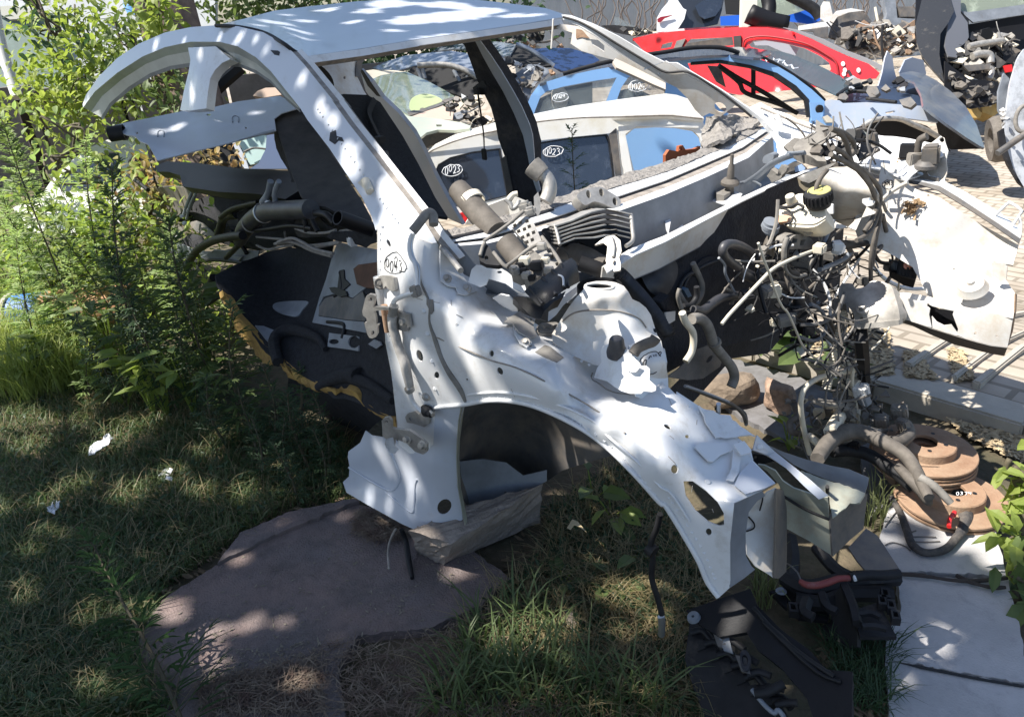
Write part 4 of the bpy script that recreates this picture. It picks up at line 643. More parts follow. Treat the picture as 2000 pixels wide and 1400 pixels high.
sheet('far_rail_side',Z('f',(1585,970),(1900,1035),(1885,1120),(1868,1200),(1780,1190),(1650,1155),(1590,1130),(1600,1100),(1570,1020)),LR,M['whited'],W,.004,[ell(*Z('f',(1693,1122))[0],2.6,3.6,8,.5),ell(*Z('f',(1812,1137))[0],3,1.8,8)],step=11)
sheet('far_rail_side',Z('f',(1440,965),(1590,970),(1575,1000),(1500,985),(1460,975)),LR,M['whited'],W,.004,step=9)
sheet('far_rail_side',Z('f',(1455,1030),(1480,1060),(1520,1080),(1560,1075),(1600,1130),(1590,1135),(1520,1115),(1460,1095)),LR,M['whited'],W,.004,step=9)
sheet('far_rail_inner',Z('f',(1420,960),(1600,965),(1610,1130),(1440,1100)),PLy(.47),M['blk'],W,.003,step=16)
bA=[P(*q,'y',.40)for q in Z('f',(1280,1042),(1350,1060),(1460,1100),(1590,1140),(1700,1172),(1780,1192),(1868,1202))];bB=[P(*q,'y',.44)for q in Z('f',(1282,1062),(1350,1082),(1450,1130),(1580,1185),(1700,1215),(1780,1235),(1852,1247))]
ribbon('far_rail_bottom',bA,bB,M['prim'],W,2,.003)
ribbon('far_rail_end',[P(*q,'y',.42)for q in Z('f',(1915,905),(1912,1000),(1895,1100),(1870,1200))],[P(*q,'y',.43)for q in Z('f',(1922,910),(1918,1000),(1900,1110),(1852,1247))],M['rust'],W,1,.003)
sheet('tow_eye_plate',Z('f',(1780,735),(1850,740),(1868,760),(1862,830),(1830,845),(1790,800)),PLy(.50),bright,W,.004,step=9)
lathe('rail_boss',P(*Z('f',(1670,850))[0],'y',.44),(-.1,-.6,1),[(.0,.012),(.008,.01),(.01,.002),(.03,.0),(.034,-.01),(.04,-.02)],bright,W,24)
mt=Surf([(1680,600,'y',.34),(1755,600,'y',.34),(1680,640,'y',.33),(1755,640,'y',.33),(1640,590,'y',.36),(1720,565,'y',.40)])
mount=sheet('engine_mount',rnd_ol(Z('D',(1230,680),(1260,600),(1370,590),(1400,640),(1500,620),(1580,560),(1750,600),(1800,700),(1850,900),(1830,1000),(1700,1020),(1560,1040),(1440,1050),(1390,1020),(1380,880),(1250,760)),3),mt,M['alu'],W,.035,[ell(*Z('D',(1465,942))[0],4,2.4,8)],step=9)
lathe('bolt',mt(*Z('D',(1475,840))[0],.0),(-.1,-.7,1),[(0,.012),(.009,.011),(.01,.001),(.018,0),(.02,-.006)],M['alu'],mount,12,20)
sheet('mount_foot',Z('D',(1390,960),(1440,1000),(1840,960),(1845,1010),(1700,1035),(1560,1040),(1440,1052),(1390,1025)),up(mt,.01),M['alu'],mount,.02,step=9)
st=tube('support_post',[P(1681,640,'y',.36),P(1684,700,'y',.36),P(1690,770,'z',.0)],.02,M['dark'],seg=6,sub=2);set_(st,'dark steel post standing under the far rail of the white shell','post')
sheet('wiper_motor_cover',Z('C',(430,110),(520,60),(640,55),(640,120),(560,170),(690,300),(690,340),(600,330),(480,260),(440,270),(380,230),(360,190)),Surf([(1570,270,'y',.58),(1600,300,'y',.50),(1610,260,'y',.6),(1555,290,'y',.52)],1e-2),M['dusty'],W,.03,step=8,noise=.002)
sheet('air_intake_cover',Z('C',(940,70),(1000,55),(1130,75),(1190,90),(1195,210),(1080,215),(1050,150),(960,100)),PLy(.62),mat('grey green plastic',(.13,.15,.14),.6,dirt=(.3,.28,.25),dscale=10,damt=.4),W,.03,step=9,noise=.002)
sheet('intake_stub',rnd_ol(Z('C',(1130,70),(1165,55),(1185,80),(1190,180),(1150,200),(1125,140))),PLy(.60),M['rubber'],W,.02,step=7)
wp=[('C',('y',.42),.012,(-120,560),(0,480),(120,380),(250,310),(340,280)),('C',('y',.44),.009,(300,260),(380,260),(480,250)),('C',('y',.42),.007,(30,580),(-60,540),(-180,560))]
tubes('wiper_linkage',mat('wiper arm grey',(.33,.36,.4),.4,.4),W,wp,flat=.5)
sheet('wiper_motor',rnd_ol(Z('C',(60,290),(120,260),(160,280),(150,320),(100,360),(50,350))),PLy(.46),M['blueg'],W,.03,step=7)
pv=P(*Z('f',(355,268))[0],'z',.93)
lathe('wiper_spindle',pv,(.1,-.1,1),[(0,.07),(.005,.068),(.006,.04),(.009,.035),(.011,.0),(.012,-.004),(.02,-.006),(.027,-.014),(.027,-.022),(.012,-.024),(.014,-.05)],M['rubber'],W,24)
sheet('spindle_foot',Z('f',(270,335),(310,300),(345,320),(355,350),(320,370),(280,362)),Pl('z',.89),M['dusty'],W,.02,step=7)
sheet('scuttle_scrap',Z('C',(90,480),(140,420),(200,460),(240,370),(300,400),(260,470),(200,540),(130,560)),PLy(.40),M['dusty'],W,.015,step=7,noise=.003)
sheet('scuttle_scrap',Z('C',(260,400),(380,340),(470,380),(480,430),(380,450),(280,470)),PLy(.45),M['prim'],W,.015,step=8,noise=.002)
sheet('blue_label',Z('C',(370,400),(440,365),(480,410),(470,430),(380,450)),PLy(.44),mat('pale blue sticker',(.3,.42,.65),.5),W,.002,step=8)
sheet('firewall_corner',Z('C',(400,500),(560,430),(720,370),(790,355),(690,430),(640,500),(520,560),(450,540)),PLy(.42),M['alu'],W,.003,step=10)
sheet('firewall_corner',Z('C',(400,500),(450,545),(520,570),(600,530),(580,620),(470,640),(420,590)),PLy(.43),mat('brown shaded sealer',(.2,.17,.12),.8),W,.003,step=10)
lb=Surf([(1715,330,'y',.74),(1840,345,'y',.70),(1845,280,'y',.74),(1760,270,'y',.80),(1800,320,'y',.72)])
sheet('headlamp_bracket',Z('C',(1200,200),(1330,190),(1440,200),(1500,160),(1760,150),(1850,80),(1890,100),(1900,160),(1930,230),(1910,330),(1920,420),(1890,560),(1840,620),(1830,500),(1740,480),(1700,420),(1600,400),(1540,440),(1400,400),(1200,360)),lb,bright,W,.004,[ell(*Z('C',(1860,120))[0],5,5),ell(*Z('C',(1835,220))[0],2.4,2.8,8),ell(*Z('C',(1300,240))[0],2,2,8),ell(*Z('C',(1300,325))[0],2,2,8)],step=9,noise=.001)
sheet('headlamp_bracket_side',Z('C',(1540,450),(1570,420),(1700,430),(1730,490),(1830,510),(1840,590),(1700,560),(1520,530)),PLy(.68),M['prim'],W,.004,[ell(*Z('C',(1640,468))[0],7,4)],step=9)
box('bump_stop',P(*Z('C',(1755,270))[0],'y',.69),(.045,.05,.055),M['prim'],W,frame((1,.3,.1),(.15,0,1)),.006)
lathe('bump_stop_base',P(*Z('C',(1700,375))[0],'y',.68),(0,0,1),[(0,.012),(.02,.012),(.025,.004),(.03,0),(.03,-.01)],M['prim'],W,20)
tubes('rubber_stub','rubber',W,[('C',.7,.011,(1610,290),(1620,200),(1640,130),(1680,100),(1715,85)),('C',.7,.009,(1350,400),(1420,340),(1500,290))])
box('relay',P(*Z('C',(1530,230))[0],'y',.70),(.05,.03,.04),M['dark'],W,rotz(.4));box('relay',P(*Z('C',(1590,340))[0],'y',.69),(.04,.03,.05),M['dusty'],W,rotz(.9))
box('orange_connector',P(*Z('C',(1430,380))[0],'y',.69),(.025,.02,.025),mat('orange plastic',(.7,.25,.04),.5),W,rotz(.5),.004)
RS=Surf([(1540,440,'y',.20),(1600,420,'y',.22),(1550,395,'y',.24),(1620,400,'y',.24),(1510,420,'y',.22)],1e-3)
res=sheet('brake_fluid_reservoir',rnd_ol(Z('C',(220,800),(300,760),(370,690),(430,665),(530,680),(620,760),(670,800),(690,910),(660,950),(560,1005),(400,1005),(300,990),(220,940),(200,860)),3),RS,M['cream'],W,.06,step=9)
tube('reservoir_seam',[RS(*q,.003)for q in Z('C',(300,960),(400,965),(560,970),(640,935),(690,900))],.0025,M['cream'],res)
cc=RS(*Z('C',(612,720))[0],.02);cax=(-.05,-.25,1)
cap=lathe('reservoir_cap',cc,cax,[(0,.021),(.014,.021),(.015,.024),(.022,.024),(.031,.022),(.034,.018),(.035,-.005),(.03,-.02),(.025,-.02)],M['dark'],res,40,30)
lathe('cap_top',cc+Vector((0,-.001,.0235)),cax,[(0,.004),(.009,.004),(.0105,.001),(.02,.0015),(.0285,.0005),(.03,-.002)],M['ylw'],cap,32)
cu=MB()
for k in range(22):
 a=2*math.pi*k/22;u_=Vector(cax).normalized();o_=u_.orthogonal().normalized();d_=(o_*math.cos(a)+u_.cross(o_)*math.sin(a))
 tubemesh([cc+d_*.0352+u_*.016,cc+d_*.0352-u_*.006],.0024,5,1,mb=cu)
cu.build('cap_ribs',M['dark'],cap)
lathe('filler_nipple',RS(*Z('C',(340,740))[0],.01),(-.1,-.5,1),[(0,.02),(.012,.018),(.014,0),(.014,-.01)],M['cream'],res,16)
sheet('level_sensor',Z('C',(180,900),(200,885),(290,880),(330,900),(330,940),(260,950),(185,960)),up(RS,.012),mat('tan connector',(.55,.33,.2),.6),res,.015,step=6)
tube('sensor_cable',[RS(*q,.02)for q in Z('C',(210,810),(300,830),(350,880),(340,950),(280,980))],.003,M['dark'],res)
tube('sensor_cable',[RS(*q,.02)for q in Z('C',(230,800),(330,800),(400,770),(460,800),(440,830))],.004,M['dark'],res)
for i,r in enumerate((.02,.024,.022,.017)):lathe('grommet',P(*Z('C',(130,960+30*i))[0],'y',.18),(.4,-.2,1),[(0,.006),(r,.005),(r*1.05,-.004),(0,-.006)],M['blueg'],W,20)
sheet('reservoir_bracket',Z('C',(440,1010),(570,1000),(560,1060),(530,1100),(450,1060)),PLy(.22),mat('brown grey bracket',(.3,.26,.2),.7),W,.01,step=8)
X0=('x',.02);X1=('x',.08);X2=('x',.14)
tubes('coolant_hose','rubber',W,[('D',('x',-.02),[.017,.016,.017,.02,.022,.015],(600,90),(540,170),(520,260),(515,350),(520,450),(600,580)),('D',('x',-.02),.012,(370,290),(440,270),(500,240))])
tubes('coolant_hose','rubb2',W,[('D',X0,.012,(360,290),(280,230),(180,195),(90,200),(60,270),(110,350),(220,430)),('D',X0,[.014,.016,.014,.013,.013,.016,.02,.016],(220,430),(290,490),(420,550),(560,590),(680,620),(780,680),(830,780),(790,880),(700,950)),('H',X0,[.01,.013,.012,.012,.012,.012],(1180,265),(1280,290),(1370,230),(1480,150),(1600,110),(1760,110))])
tubes('ribbed_hose','dusty',W,[('H',('x',.03),.0135,(1165,385),(1240,370),(1330,430),(1380,540),(1430,690),(1540,830),(1640,960),(1670,1080),(1630,1190))],seg=10)
tubes('heater_hose','cream',W,[('H',('x',.08),.0085,(1050,310),(1090,420),(1170,530),(1185,650),(1160,780),(1090,890))])
lathe('hose_clamp',P(*Z('H',(1430,665))[0],'x',.03),P(*Z('H',(1450,700))[0],'x',.03)-P(*Z('H',(1410,630))[0],'x',.03),[(.014,-.006),(.018,-.005),(.018,.005),(.014,.006)],M['dusty'],W,16)
tubes('control_cable','cream',W,[('D',('x',.1),.0045,(1000,250),(860,300),(700,370),(560,450),(420,590),(260,760),(130,900),(50,1000)),('D',('x',.12),.0032,(420,180),(470,330),(540,510),(600,690),(660,820),(720,890),(790,1040),(860,1200),(960,1320),(1100,1380),(1300,1380),(1500,1310),(1680,1140),(1780,950),(1830,700),(1845,500),(1800,200),(1760,60))])
tubes('control_cable','dusty',W,[('C',('x',.12),.005,(1260,730),(1310,880),(1370,1060),(1400,1250),(1420,1390))])
tubes('cable_lever_sleeve','dark',W,[('D',('x',.1),[.012,.014,.014,.012,.008],(1010,240),(1150,215),(1260,200),(1400,195),(1530,180))])
tubes('cable_rod','chrome',W,[('D',('x',.1),.005,(1530,182),(1700,160),(1790,150))])
lv=Surf([(1740,475,'x',.1),(1810,460,'x',.1),(1790,472,'x',.11)])
sheet('cable_lever',rnd_ol(Z('C',(1380,1115),(1470,1095),(1600,1085),(1680,1075),(1720,1100),(1700,1135),(1600,1150),(1480,1170),(1390,1160)),3),Pl('x',.1),M['dusty'],W,.01,[ell(*Z('C',(1670,1113))[0],3.2,3,10)],step=7)
for q,c_ in[((1040,235),'cream'),((1215,210),'white'),((1230,240),'white')]:box('cable_clip',P(*Z('D',q)[0],'x',.115),(.03,.03,.026),M[c_],W,rotz(q[0]),.004)
wires=[('C',X2,(740,10),(840,60),(900,160),(930,280),(950,350)),('C',X2,(780,20),(870,50),(960,130),(975,220),(930,290)),('C',X2,(740,270),(830,320),(960,380),(1060,480),(1150,600),(1200,700),(1220,790),(1240,900),(1200,1100),(1170,1300),(1160,1400)),('C',X2,(760,200),(870,260),(960,360),(1080,440),(1180,540),(1240,650),(1230,800),(1180,980),(1100,1080),(1000,1140)),('C',X2,(820,300),(920,370),(1060,460),(1130,560),(1180,680),(1215,780),(1160,920),(1080,1050)),('C',X1,(700,430),(640,500),(600,580),(590,640)),('C',X2,(1265,880),(1290,1000),(1310,1120),(1250,1200),(1200,1260)),('D',X2,(1640,0),(1590,150),(1560,350),(1560,560),(1560,760),(1550,950),(1540,1100),(1480,1280),(1420,1400))]
for fr_,c_,*pts in wires:tube('wiring_loom',[P(*q,*c_)for q in Z(fr_,*pts)],.0065,M['rubber'],W)
thin=[(80*i,0)for i in range(0)]
random.seed(11)
th=[('C',X1,(710,970),(660,1060),(630,1180),(560,1300)),('C',X1,(770,930),(740,1010),(690,1120),(640,1250)),('C',X1,(900,1180),(940,1260),(900,1320),(800,1380)),('D',X1,(1080,20),(1050,180),(1000,300),(940,400),(950,480)),('D',X1,(1150,30),(1100,170),(1060,300),(1060,430)),('D',X1,(1340,230),(1350,280),(1280,350),(1140,410),(1040,450)),('D',X1,(1380,300),(1300,390),(1180,460),(1000,510),(880,550)),('D',X1,(720,150),(690,230),(680,380),(720,480),(800,520),(900,500)),('D',X1,(740,170),(700,250),(700,390),(740,470),(820,500)),('D',X0,(20,330),(80,400),(90,500),(180,680)),('D',X0,(90,640),(160,700),(150,800)),('f',('x',-.05),(150,740),(200,860),(180,940),(120,970),(70,900)),('D',X1,(760,940),(830,960),(900,1010)),('D',X1,(950,800),(1020,830),(1080,900),(1110,1000),(1080,1110),(980,1170),(840,1130)),('D',X1,(1120,930),(1160,1010),(1200,1090)),('D',X1,(1190,820),(1200,900),(1230,970)),('D',X2,(1600,300),(1650,370),(1740,390)),('D',X2,(1620,620),(1680,600),(1720,630),(1680,670),(1600,665)),('D',X2,(1700,200),(1760,260),(1780,360),(1740,420)),('H',('x',.0),(1020,20),(1000,120),(1040,260),(1060,330)),('H',('x',.0),(1220,0),(1220,120),(1150,220),(1060,230)),('H',X2,(1080,1180),(1200,1220),(1400,1290),(1600,1370)),('r',('x',.1),(110,290),(260,350),(360,390),(420,440),(440,490)),('C',X1,(300,1110),(270,1200),(265,1300),(270,1400))]
for i,(fr_,c_,*pts)in enumerate(th):tube('loose_wire',[P(*q,*c_)for q in Z(fr_,*pts)],.0035+.002*(i%3),M[['dark','blueg','rubber','dusty'][i%4]],W)
sheet('abs_pump',rnd_ol(Z('D',(730,170),(780,110),(860,95),(960,140),(985,210),(940,240),(820,240),(740,240))),Pl('x',.05),M['dusty'],W,.04,[Z('D',(770,130),(820,140),(810,175),(760,180)),Z('D',(850,150),(900,145),(880,200),(840,210))],step=7)
random.seed(21)
def junk(car,name,poly,d,n,mats,seed,s0=6,s1=24,th=.03,wires=.3):
 rr=random.Random(seed);xs_=[p[0]for p in poly];ys_=[p[1]for p in poly];k_=0
 while k_<n:
  x,y=rr.uniform(min(xs_),max(xs_)),rr.uniform(min(ys_),max(ys_))
  if not inside(x,y,poly):continue
  k_+=1;nn=rr.randint(3,6);r=rr.uniform(s0,s1);dpt=(d(x,y)if callable(d)else d)+rr.uniform(-.15,.15)*(.4 if callable(d)else 1)
  if rr.random()<wires:
   a=rr.random()*6;cv=rr.uniform(-.8,.8);tube(name,[P(x+r*1.6*math.cos(a)*t_-cv*r*math.sin(a)*t_*t_,y+r*1.6*math.sin(a)*t_+cv*r*math.cos(a)*t_*t_,dpt)for t_ in(-1,-.3,.4,1)],r*rr.uniform(.04,.12)*dpt/F,M[rr.choice(mats)],car,seg=6,sub=3);continue
  sheet(name,[(x+r*math.cos(6.28*k/nn)*rr.uniform(.5,1.3),y+r*.7*math.sin(6.28*k/nn)*rr.uniform(.5,1.3))for k in range(nn)],tilt(P(x,y,dpt),(rr.uniform(-.3,1),rr.uniform(-1,-.3),rr.uniform(.1,1))),M[rr.choice(mats)],car,th,step=40)
bay=thing('cable_bundle','dense tangle of cut wires, clips and brackets hanging before the firewall','wiring',(0,.2,.5))
fx_=lambda x,y:D(x,y,'x',.03)
junk(bay,'scrap_piece',[(1480,470),(1560,490),(1680,520),(1700,590),(1640,660),(1560,680),(1500,620),(1440,600),(1470,540)],fx_,100,['dusty','cream','dark','prim','blk','dark','blueg','blk'],61,3,11,.008,.45)
junk(bay,'wire',[(1500,440),(1600,470),(1720,480),(1760,560),(1700,660),(1600,700),(1480,640),(1420,560)],fx_,95,['dark','blk','rubber','dark','dusty','white'],62,12,42,.006,1)
junk(bay,'wire',[(1600,620),(1700,620),(1720,820),(1660,880),(1600,780)],lambda x,y:D(x,y,'x',.17),60,['rubber','dark','dusty','prim'],63,10,34,.006,1)
junk(bay,'wire',[(1540,250),(1700,250),(1740,330),(1600,340)],lambda x,y:D(x,y,'y',.55),50,['rubber','dark','dusty','prim'],64,8,30,.01,.7)
junk(bay,'wire',[(1000,440),(1100,440),(1120,520),(1030,560),(960,520)],1.95,22,['rubber','dark','dusty','prim','alu'],65,4,14,.006,.5)
for(fr_,x,y,s_,m_,cx_)in[('D',900,1050,.035,'dark',.08),('D',1760,420,.03,'dusty',.13),('D',1480,560,.03,'dusty',.1),('D',1250,800,.035,'dusty',.1),('D',470,660,.035,'dusty',.05),('D',560,650,.04,'cream',.04),('D',860,370,.04,'dusty',.03),('D',1110,300,.035,'dusty',.03),('D',300,720,.03,'dark',.06),('D',700,960,.035,'dusty',.09),('D',600,980,.025,'cream',.06)]:
 box('plug_housing',P(*Z(fr_,(x,y))[0],'x',cx_),(s_*1.3,s_,s_*.8),M[m_],W,frame((1,random.uniform(-1,1),random.uniform(-.4,.4))),.004)
fb=Pl('x',.22);fbc=P(*Z('f',(1335,740))[0],'x',.2)
blk=solid('fuse_block',Z('f',(1290,660),(1310,655),(1400,690),(1370,830),(1265,800)),tilt(fbc,(.35,-.75,.35)),M['dark'],W,.05,bev=.003)
fbs=tilt(fbc,(.35,-.75,.35))
for i in range(5):
 for j in range(4):
  q=(1300+i*19+j*-6,680+j*36+i*7)
  if(i,j)==(1,2):lathe('fuse_block_stud',fbs(*Z('f',(1325,752))[0],.0),(.35,-.75,.35),[(0,.012),(.006,.012),(.007,.004),(.012,.003),(.013,0)],M['copper'],blk,14)
  else:solid('fuse',[(a+q[0]/2.8-0,b+q[1]/2.8)for a,b in[(1300-2,250-4),(1300+2.6,250-3.4),(1300+1.8,250+4),(1300-2.8,250+3.4)]],(lambda x,y:fbs(x,y,.006)),M['blk'],blk,.008)
solid('fuse_block_base',Z('f',(1230,780),(1265,800),(1370,832),(1355,880),(1300,860),(1225,820)),tilt(fbc,(.35,-.5,-.4)),M['dark'],W,.05,bev=.003)
tubes('corrugated_drain_pipe','cream',W,[('G',('x',.12),.0135,(430,-60),(400,40),(360,220),(310,400),(270,560),(250,650))],corr=.008,seg=10)
tubes('pipe_joint','dusty',W,[('G',('x',.12),.017,(395,70),(375,110))],sub=2)
tubes('wiring_loom','cream',W,[('G',('x',.16),.006,(650,0),(640,120),(580,280),(520,400),(490,520),(490,650),(520,800),(545,960)),('G',('x',.14),.008,(600,440),(480,490),(300,520),(160,560),(60,640),(20,760),(30,920),(60,1080),(100,1240))])
hz=lambda z:Pl('z',z)
fbx=Surf([(985,510,1.62),(1020,430,1.66),(1075,430,1.66),(1110,520,1.6),(1050,560,1.56),(1010,545,1.58)])
rack=sheet('fuse_carrier',Z('B',(590,470),(640,410),(700,390),(760,420),(800,500),(850,620),(920,680),(1000,760),(960,820),(880,870),(830,800),(800,700),(740,650),(700,600),(640,540)),fbx,M['alu'],W,.014,[Z('B',(a,b),(a+26,b-12),(a+36,b+14),(a+8,b+26))for a,b in[(600,462),(645,440),(632,510),(680,492),(720,470),(665,560),(710,540),(755,520),(700,600),(745,580),(700,425)]]+[Z('B',(870,660),(900,645),(925,690),(895,700)),Z('B',(900,720),(935,705),(950,745),(920,760)),Z('B',(950,780),(975,770),(985,795),(960,805))],step=6)
for a in(Z('B',(360,600),(480,520),(600,430),(690,350)),Z('B',(540,810),(600,770),(740,660),(860,600)),Z('B',(370,610),(350,650),(330,720)),Z('B',(440,690),(520,790),(560,815)),Z('B',(840,560),(900,640),(960,720),(1000,790))):
 tube('carrier_rail',[fbx(*q,.015)for q in a],.0042,M['dusty'],rack)
sheet('carrier_side',Z('B',(315,700),(370,620),(400,640),(440,700),(510,790),(480,800),(380,790),(325,760)),up(fbx,.01),M['dark'],rack,.012,[ell(*Z('B',(382,738))[0],4,4.6,10)],step=7)
sheet('relay_bank',Z('B',(590,850),(640,760),(740,710),(780,690),(830,720),(860,850),(790,930),(740,940),(700,880),(650,880)),up(fbx,.01),M['dusty'],rack,.03,step=8,noise=.002)
for q,s_ in[((615,830),.012),((700,760),.014),((715,880),.012),((800,800),.016),((870,760),.011),((900,840),.012),((660,800),.01),((760,900),.01),((690,845),.01),((840,640),.012)]:
 box('relay',fbx(*Z('B',q)[0],.03),(s_*1.6,s_*1.3,s_*1.2),M[['alu','dark','cream'][int(s_*1000)%3]],rack,frame((1,.6,.1)),.002)
lathe('terminal_bolt',fbx(*Z('B',(618,828))[0],.04),(0,-.5,1),[(0,.006),(.005,.006),(.006,.0),(.009,.001),(.01,-.01)],M['alu'],rack,12)
tubes('bare_copper_cable','copper',W,[('B',1.6,.006,(790,390),(805,470),(815,560),(825,630))])
lid=sheet('fuse_box_lid',Z('B',(695,1010),(790,940),(900,860),(1000,790),(1085,735),(1125,770),(1145,850),(1155,935),(1060,985),(960,1050),(880,1110),(815,1132),(760,1080)),Surf([(*Z('B',q)[0],d)for q,d in[((695,1010),1.46),((900,865),1.50),((1085,735),1.55),((1155,935),1.52),((820,1130),1.42),((980,960),1.435),((860,1010),1.42),((1090,850),1.48)]],1e-4),M['blk'],W,.006,step=8)
ls_=Surf([(*Z('B',q)[0],d)for q,d in[((695,1010),1.46),((900,865),1.50),((1085,735),1.55),((1155,935),1.52),((820,1130),1.42),((980,960),1.435),((860,1010),1.42),((1090,850),1.48)]],1e-4)
for a in(Z('B',(850,900),(960,1045)),Z('B',(930,840),(1030,990)),Z('B',(1000,790),(1060,980)),Z('B',(740,980),(850,1120))):tube('lid_rib',[ls_(*q,.004)for q in a],.004,M['blk'],lid,sub=1)
tube('lid_latch_wire',[ls_(*q,.008)for q in Z('B',(980,880),(1015,900),(1020,970))],.0022,M['chrome'],lid)
sheet('fuse_box_body',Z('B',(600,1060),(690,1060),(820,1140),(960,1060),(1040,1010),(1020,1060),(940,1100),(860,1180),(830,1240),(760,1230),(680,1150)),Surf([(1005,580,1.62),(1060,610,1.58),(1100,575,1.66),(1040,620,1.60)]),M['blk'],W,.03,step=9)
sheet('battery_tray_edge',Z('B',(860,1250),(870,1180),(960,1120),(1020,1060),(1100,1000),(1160,960),(1140,1010),(1080,1080),(1020,1130),(960,1210),(900,1260)),Surf([(1065,620,1.66),(1130,560,1.76),(1090,590,1.7)]),M['roofw'],W,.004,step=9)
sheet('tray_panel',Z('B',(1180,940),(1290,870),(1420,860),(1390,930),(1280,935),(1200,960),(1130,1040),(1060,1100),(1040,1060),(1100,1000)),Surf([(1140,550,1.84),(1190,535,1.9),(1110,585,1.76)]),M['blueg'],W,.004,step=9)
fin=Surf([(1085,440,1.78),(1170,405,1.86),(1230,420,1.86),(1235,475,1.80),(1180,455,1.78),(1095,480,1.74)])
for i in range(6):
 t=i/5.0
 A=Z('B',(950+40*t,470+150*t),(1080+40*t,420+140*t+10),(1250+30*t,360+210*t-5),(1370+5*t,330+215*t),(1460+5*t,350+200*t),(1580+10*t,380+200*t))
 A3=[fin(x,y,.02*(1-t))for x,y in A]
 ribbon('cooling_fin',A3,[a+Vector((-.055,.025,-.012))for a in A3],M['alu'],W,1,.003)
tube('fin_frame',[fin(*q,.01)for q in Z('B',(950,470),(970,540),(990,630))],.004,M['alu'],W)
tube('fin_frame',[fin(*q,.01)for q in Z('B',(1580,380),(1590,480),(1595,590),(1540,640))],.005,M['alu'],W)
sheet('heat_shield_arm',Z('B',(1280,630),(1330,590),(1380,560),(1440,550),(1490,590),(1500,680),(1480,730),(1495,790),(1490,840),(1440,850),(1390,820),(1370,760),(1380,700),(1385,640),(1350,610)),Surf([(1170,475,1.75),(1200,465,1.74),(1205,520,1.70),(1200,495,1.72)]),M['alu'],W,.006,[ell(*Z('B',(1445,782))[0],3.6,6,10)],step=8)
tube('arm_rib',[Surf([(1170,475,1.745),(1200,465,1.735),(1205,520,1.695),(1200,495,1.715)])(*q)for q in Z('B',(1420,570),(1440,650),(1430,730))],.004,M['alu'],W)
sheet('exhaust_flange',rnd_ol(Z('B',(1130,220),(1200,170),(1320,150),(1370,170),(1480,240),(1495,290),(1460,330),(1380,300),(1280,270),(1210,300),(1170,280)),3),Surf([(1130,385,1.95),(1180,370,2.0),(1210,400,2.0)]),M['alu'],W,.03,[ell(*Z('B',q)[0],4.5,8,12,-.2)for q in[(1228,210),(1335,195),(1447,270)]],step=7)
sheet('shield_back',Z('B',(890,480),(1100,420),(1350,330),(1580,400),(1600,620),(1500,740),(1380,770),(1300,690),(1150,600),(990,640),(920,560)),Surf([(1085,440,1.86),(1170,405,1.95),(1230,420,1.95),(1235,475,1.88),(1180,500,1.84),(1095,480,1.82)]),M['dark'],W,.006,step=12)
sheet('solenoid_cover',rnd_ol(Z('B',(840,510),(890,490),(950,540),(975,600),(960,640),(900,590))),Pl(1.8),M['dark'],W,.02,[ell(*Z('B',(938,555))[0],3,4.5,10)],step=7)
hh=tube('radiator_hose',[P(*q,d)for q,d in zip(Z('B',(140,160),(220,250),(330,380),(470,530)),(1.95,1.93,1.90,1.86))],[.026,.03,.031,.031],M['rubber'],W,seg=16)
lathe('hose_clamp',P(*Z('B',(262,275))[0],1.925),P(*Z('B',(330,380))[0],1.90)-P(*Z('B',(220,250))[0],1.93),[(.031,-.011),(.034,-.01),(.034,.01),(.031,.011)],M['cream'],hh,24)
tube('radiator_hose_neck',[P(*q,1.97)for q in Z('B',(140,160),(155,178))],.029,M['rubber'],W,sub=1)
hh2=tube('radiator_hose',[P(*q,d)for q,d in zip(Z('B',(545,605),(630,720),(690,800)),(1.80,1.78,1.76))],.028,M['rubber'],W,seg=16)
tube('pipe_elbow',[P(*q,1.95)for q in Z('B',(800,20),(870,60),(905,130),(900,210),(870,270))],[.02,.018,.019,.019,.018],M['alu'],W,seg=14)
lathe('pipe_collar',P(*Z('B',(800,10))[0],1.95),(-.6,-.3,.6),[(.018,-.02),(.024,-.018),(.027,.0),(.027,.018),(.02,.02)],M['dusty'],W,20)
sheet('valve_bracket',Z('B',(775,230),(810,190),(830,260),(830,350),(810,400),(780,330)),Pl(1.88),M['alu'],W,.006,step=7)
tube('valve_arm',[P(*q,1.8)for q in Z('B',(540,250),(580,290),(600,330),(640,300),(650,260))],.006,M['alu'],W)
tube('valve_arm',[P(*q,1.8)for q in Z('B',(560,260),(600,215),(640,205))],.007,M['cream'],W)
box('valve_block',P(*Z('B',(705,310))[0],1.78),(.03,.024,.024),M['alu'],W,frame((1,.5,.3)),.006);box('valve_block',P(*Z('B',(745,350))[0],1.76),(.026,.024,.02),M['alu'],W,frame((1,.8,.3)),.005)
tubes('brake_pipe','dark',W,[('A',1.82,.007,(1230,575),(1320,600),(1450,605),(1590,580))])
tube('stay_rod',[P(*Z('A',(1150,500))[0],1.78),P(*Z('A',(1290,660))[0],1.70),P(*Z('A',(1400,800))[0],1.64)],.007,M['alu'],W,sub=1)
lathe('stay_head',P(*Z('A',(1160,520))[0],1.77),(-.5,.2,.8),[(0,.015),(.009,.012),(.011,-.01),(.007,-.02)],M['cream'],W,10)
tube('intake_hose',[P(*q,d)for q,d in zip(Z('B',(985,700),(1100,690),(1220,740),(1360,800)),(1.86,1.84,1.82,1.80))],[.014,.022,.026,.02],M['rubber'],W,seg=14)
tube('convoluted_loom',[P(*q,d)for q,d in zip(Z('B',(1360,830),(1480,870),(1590,980),(1700,1100),(1800,1230),(1870,1340)),(1.80,1.80,1.84,1.88,1.92,1.96))]+[P(*q,1.98)for q in Z('H',(850,470),(900,590))],.0165,M['rubb2'],W,corr=.007,seg=14)
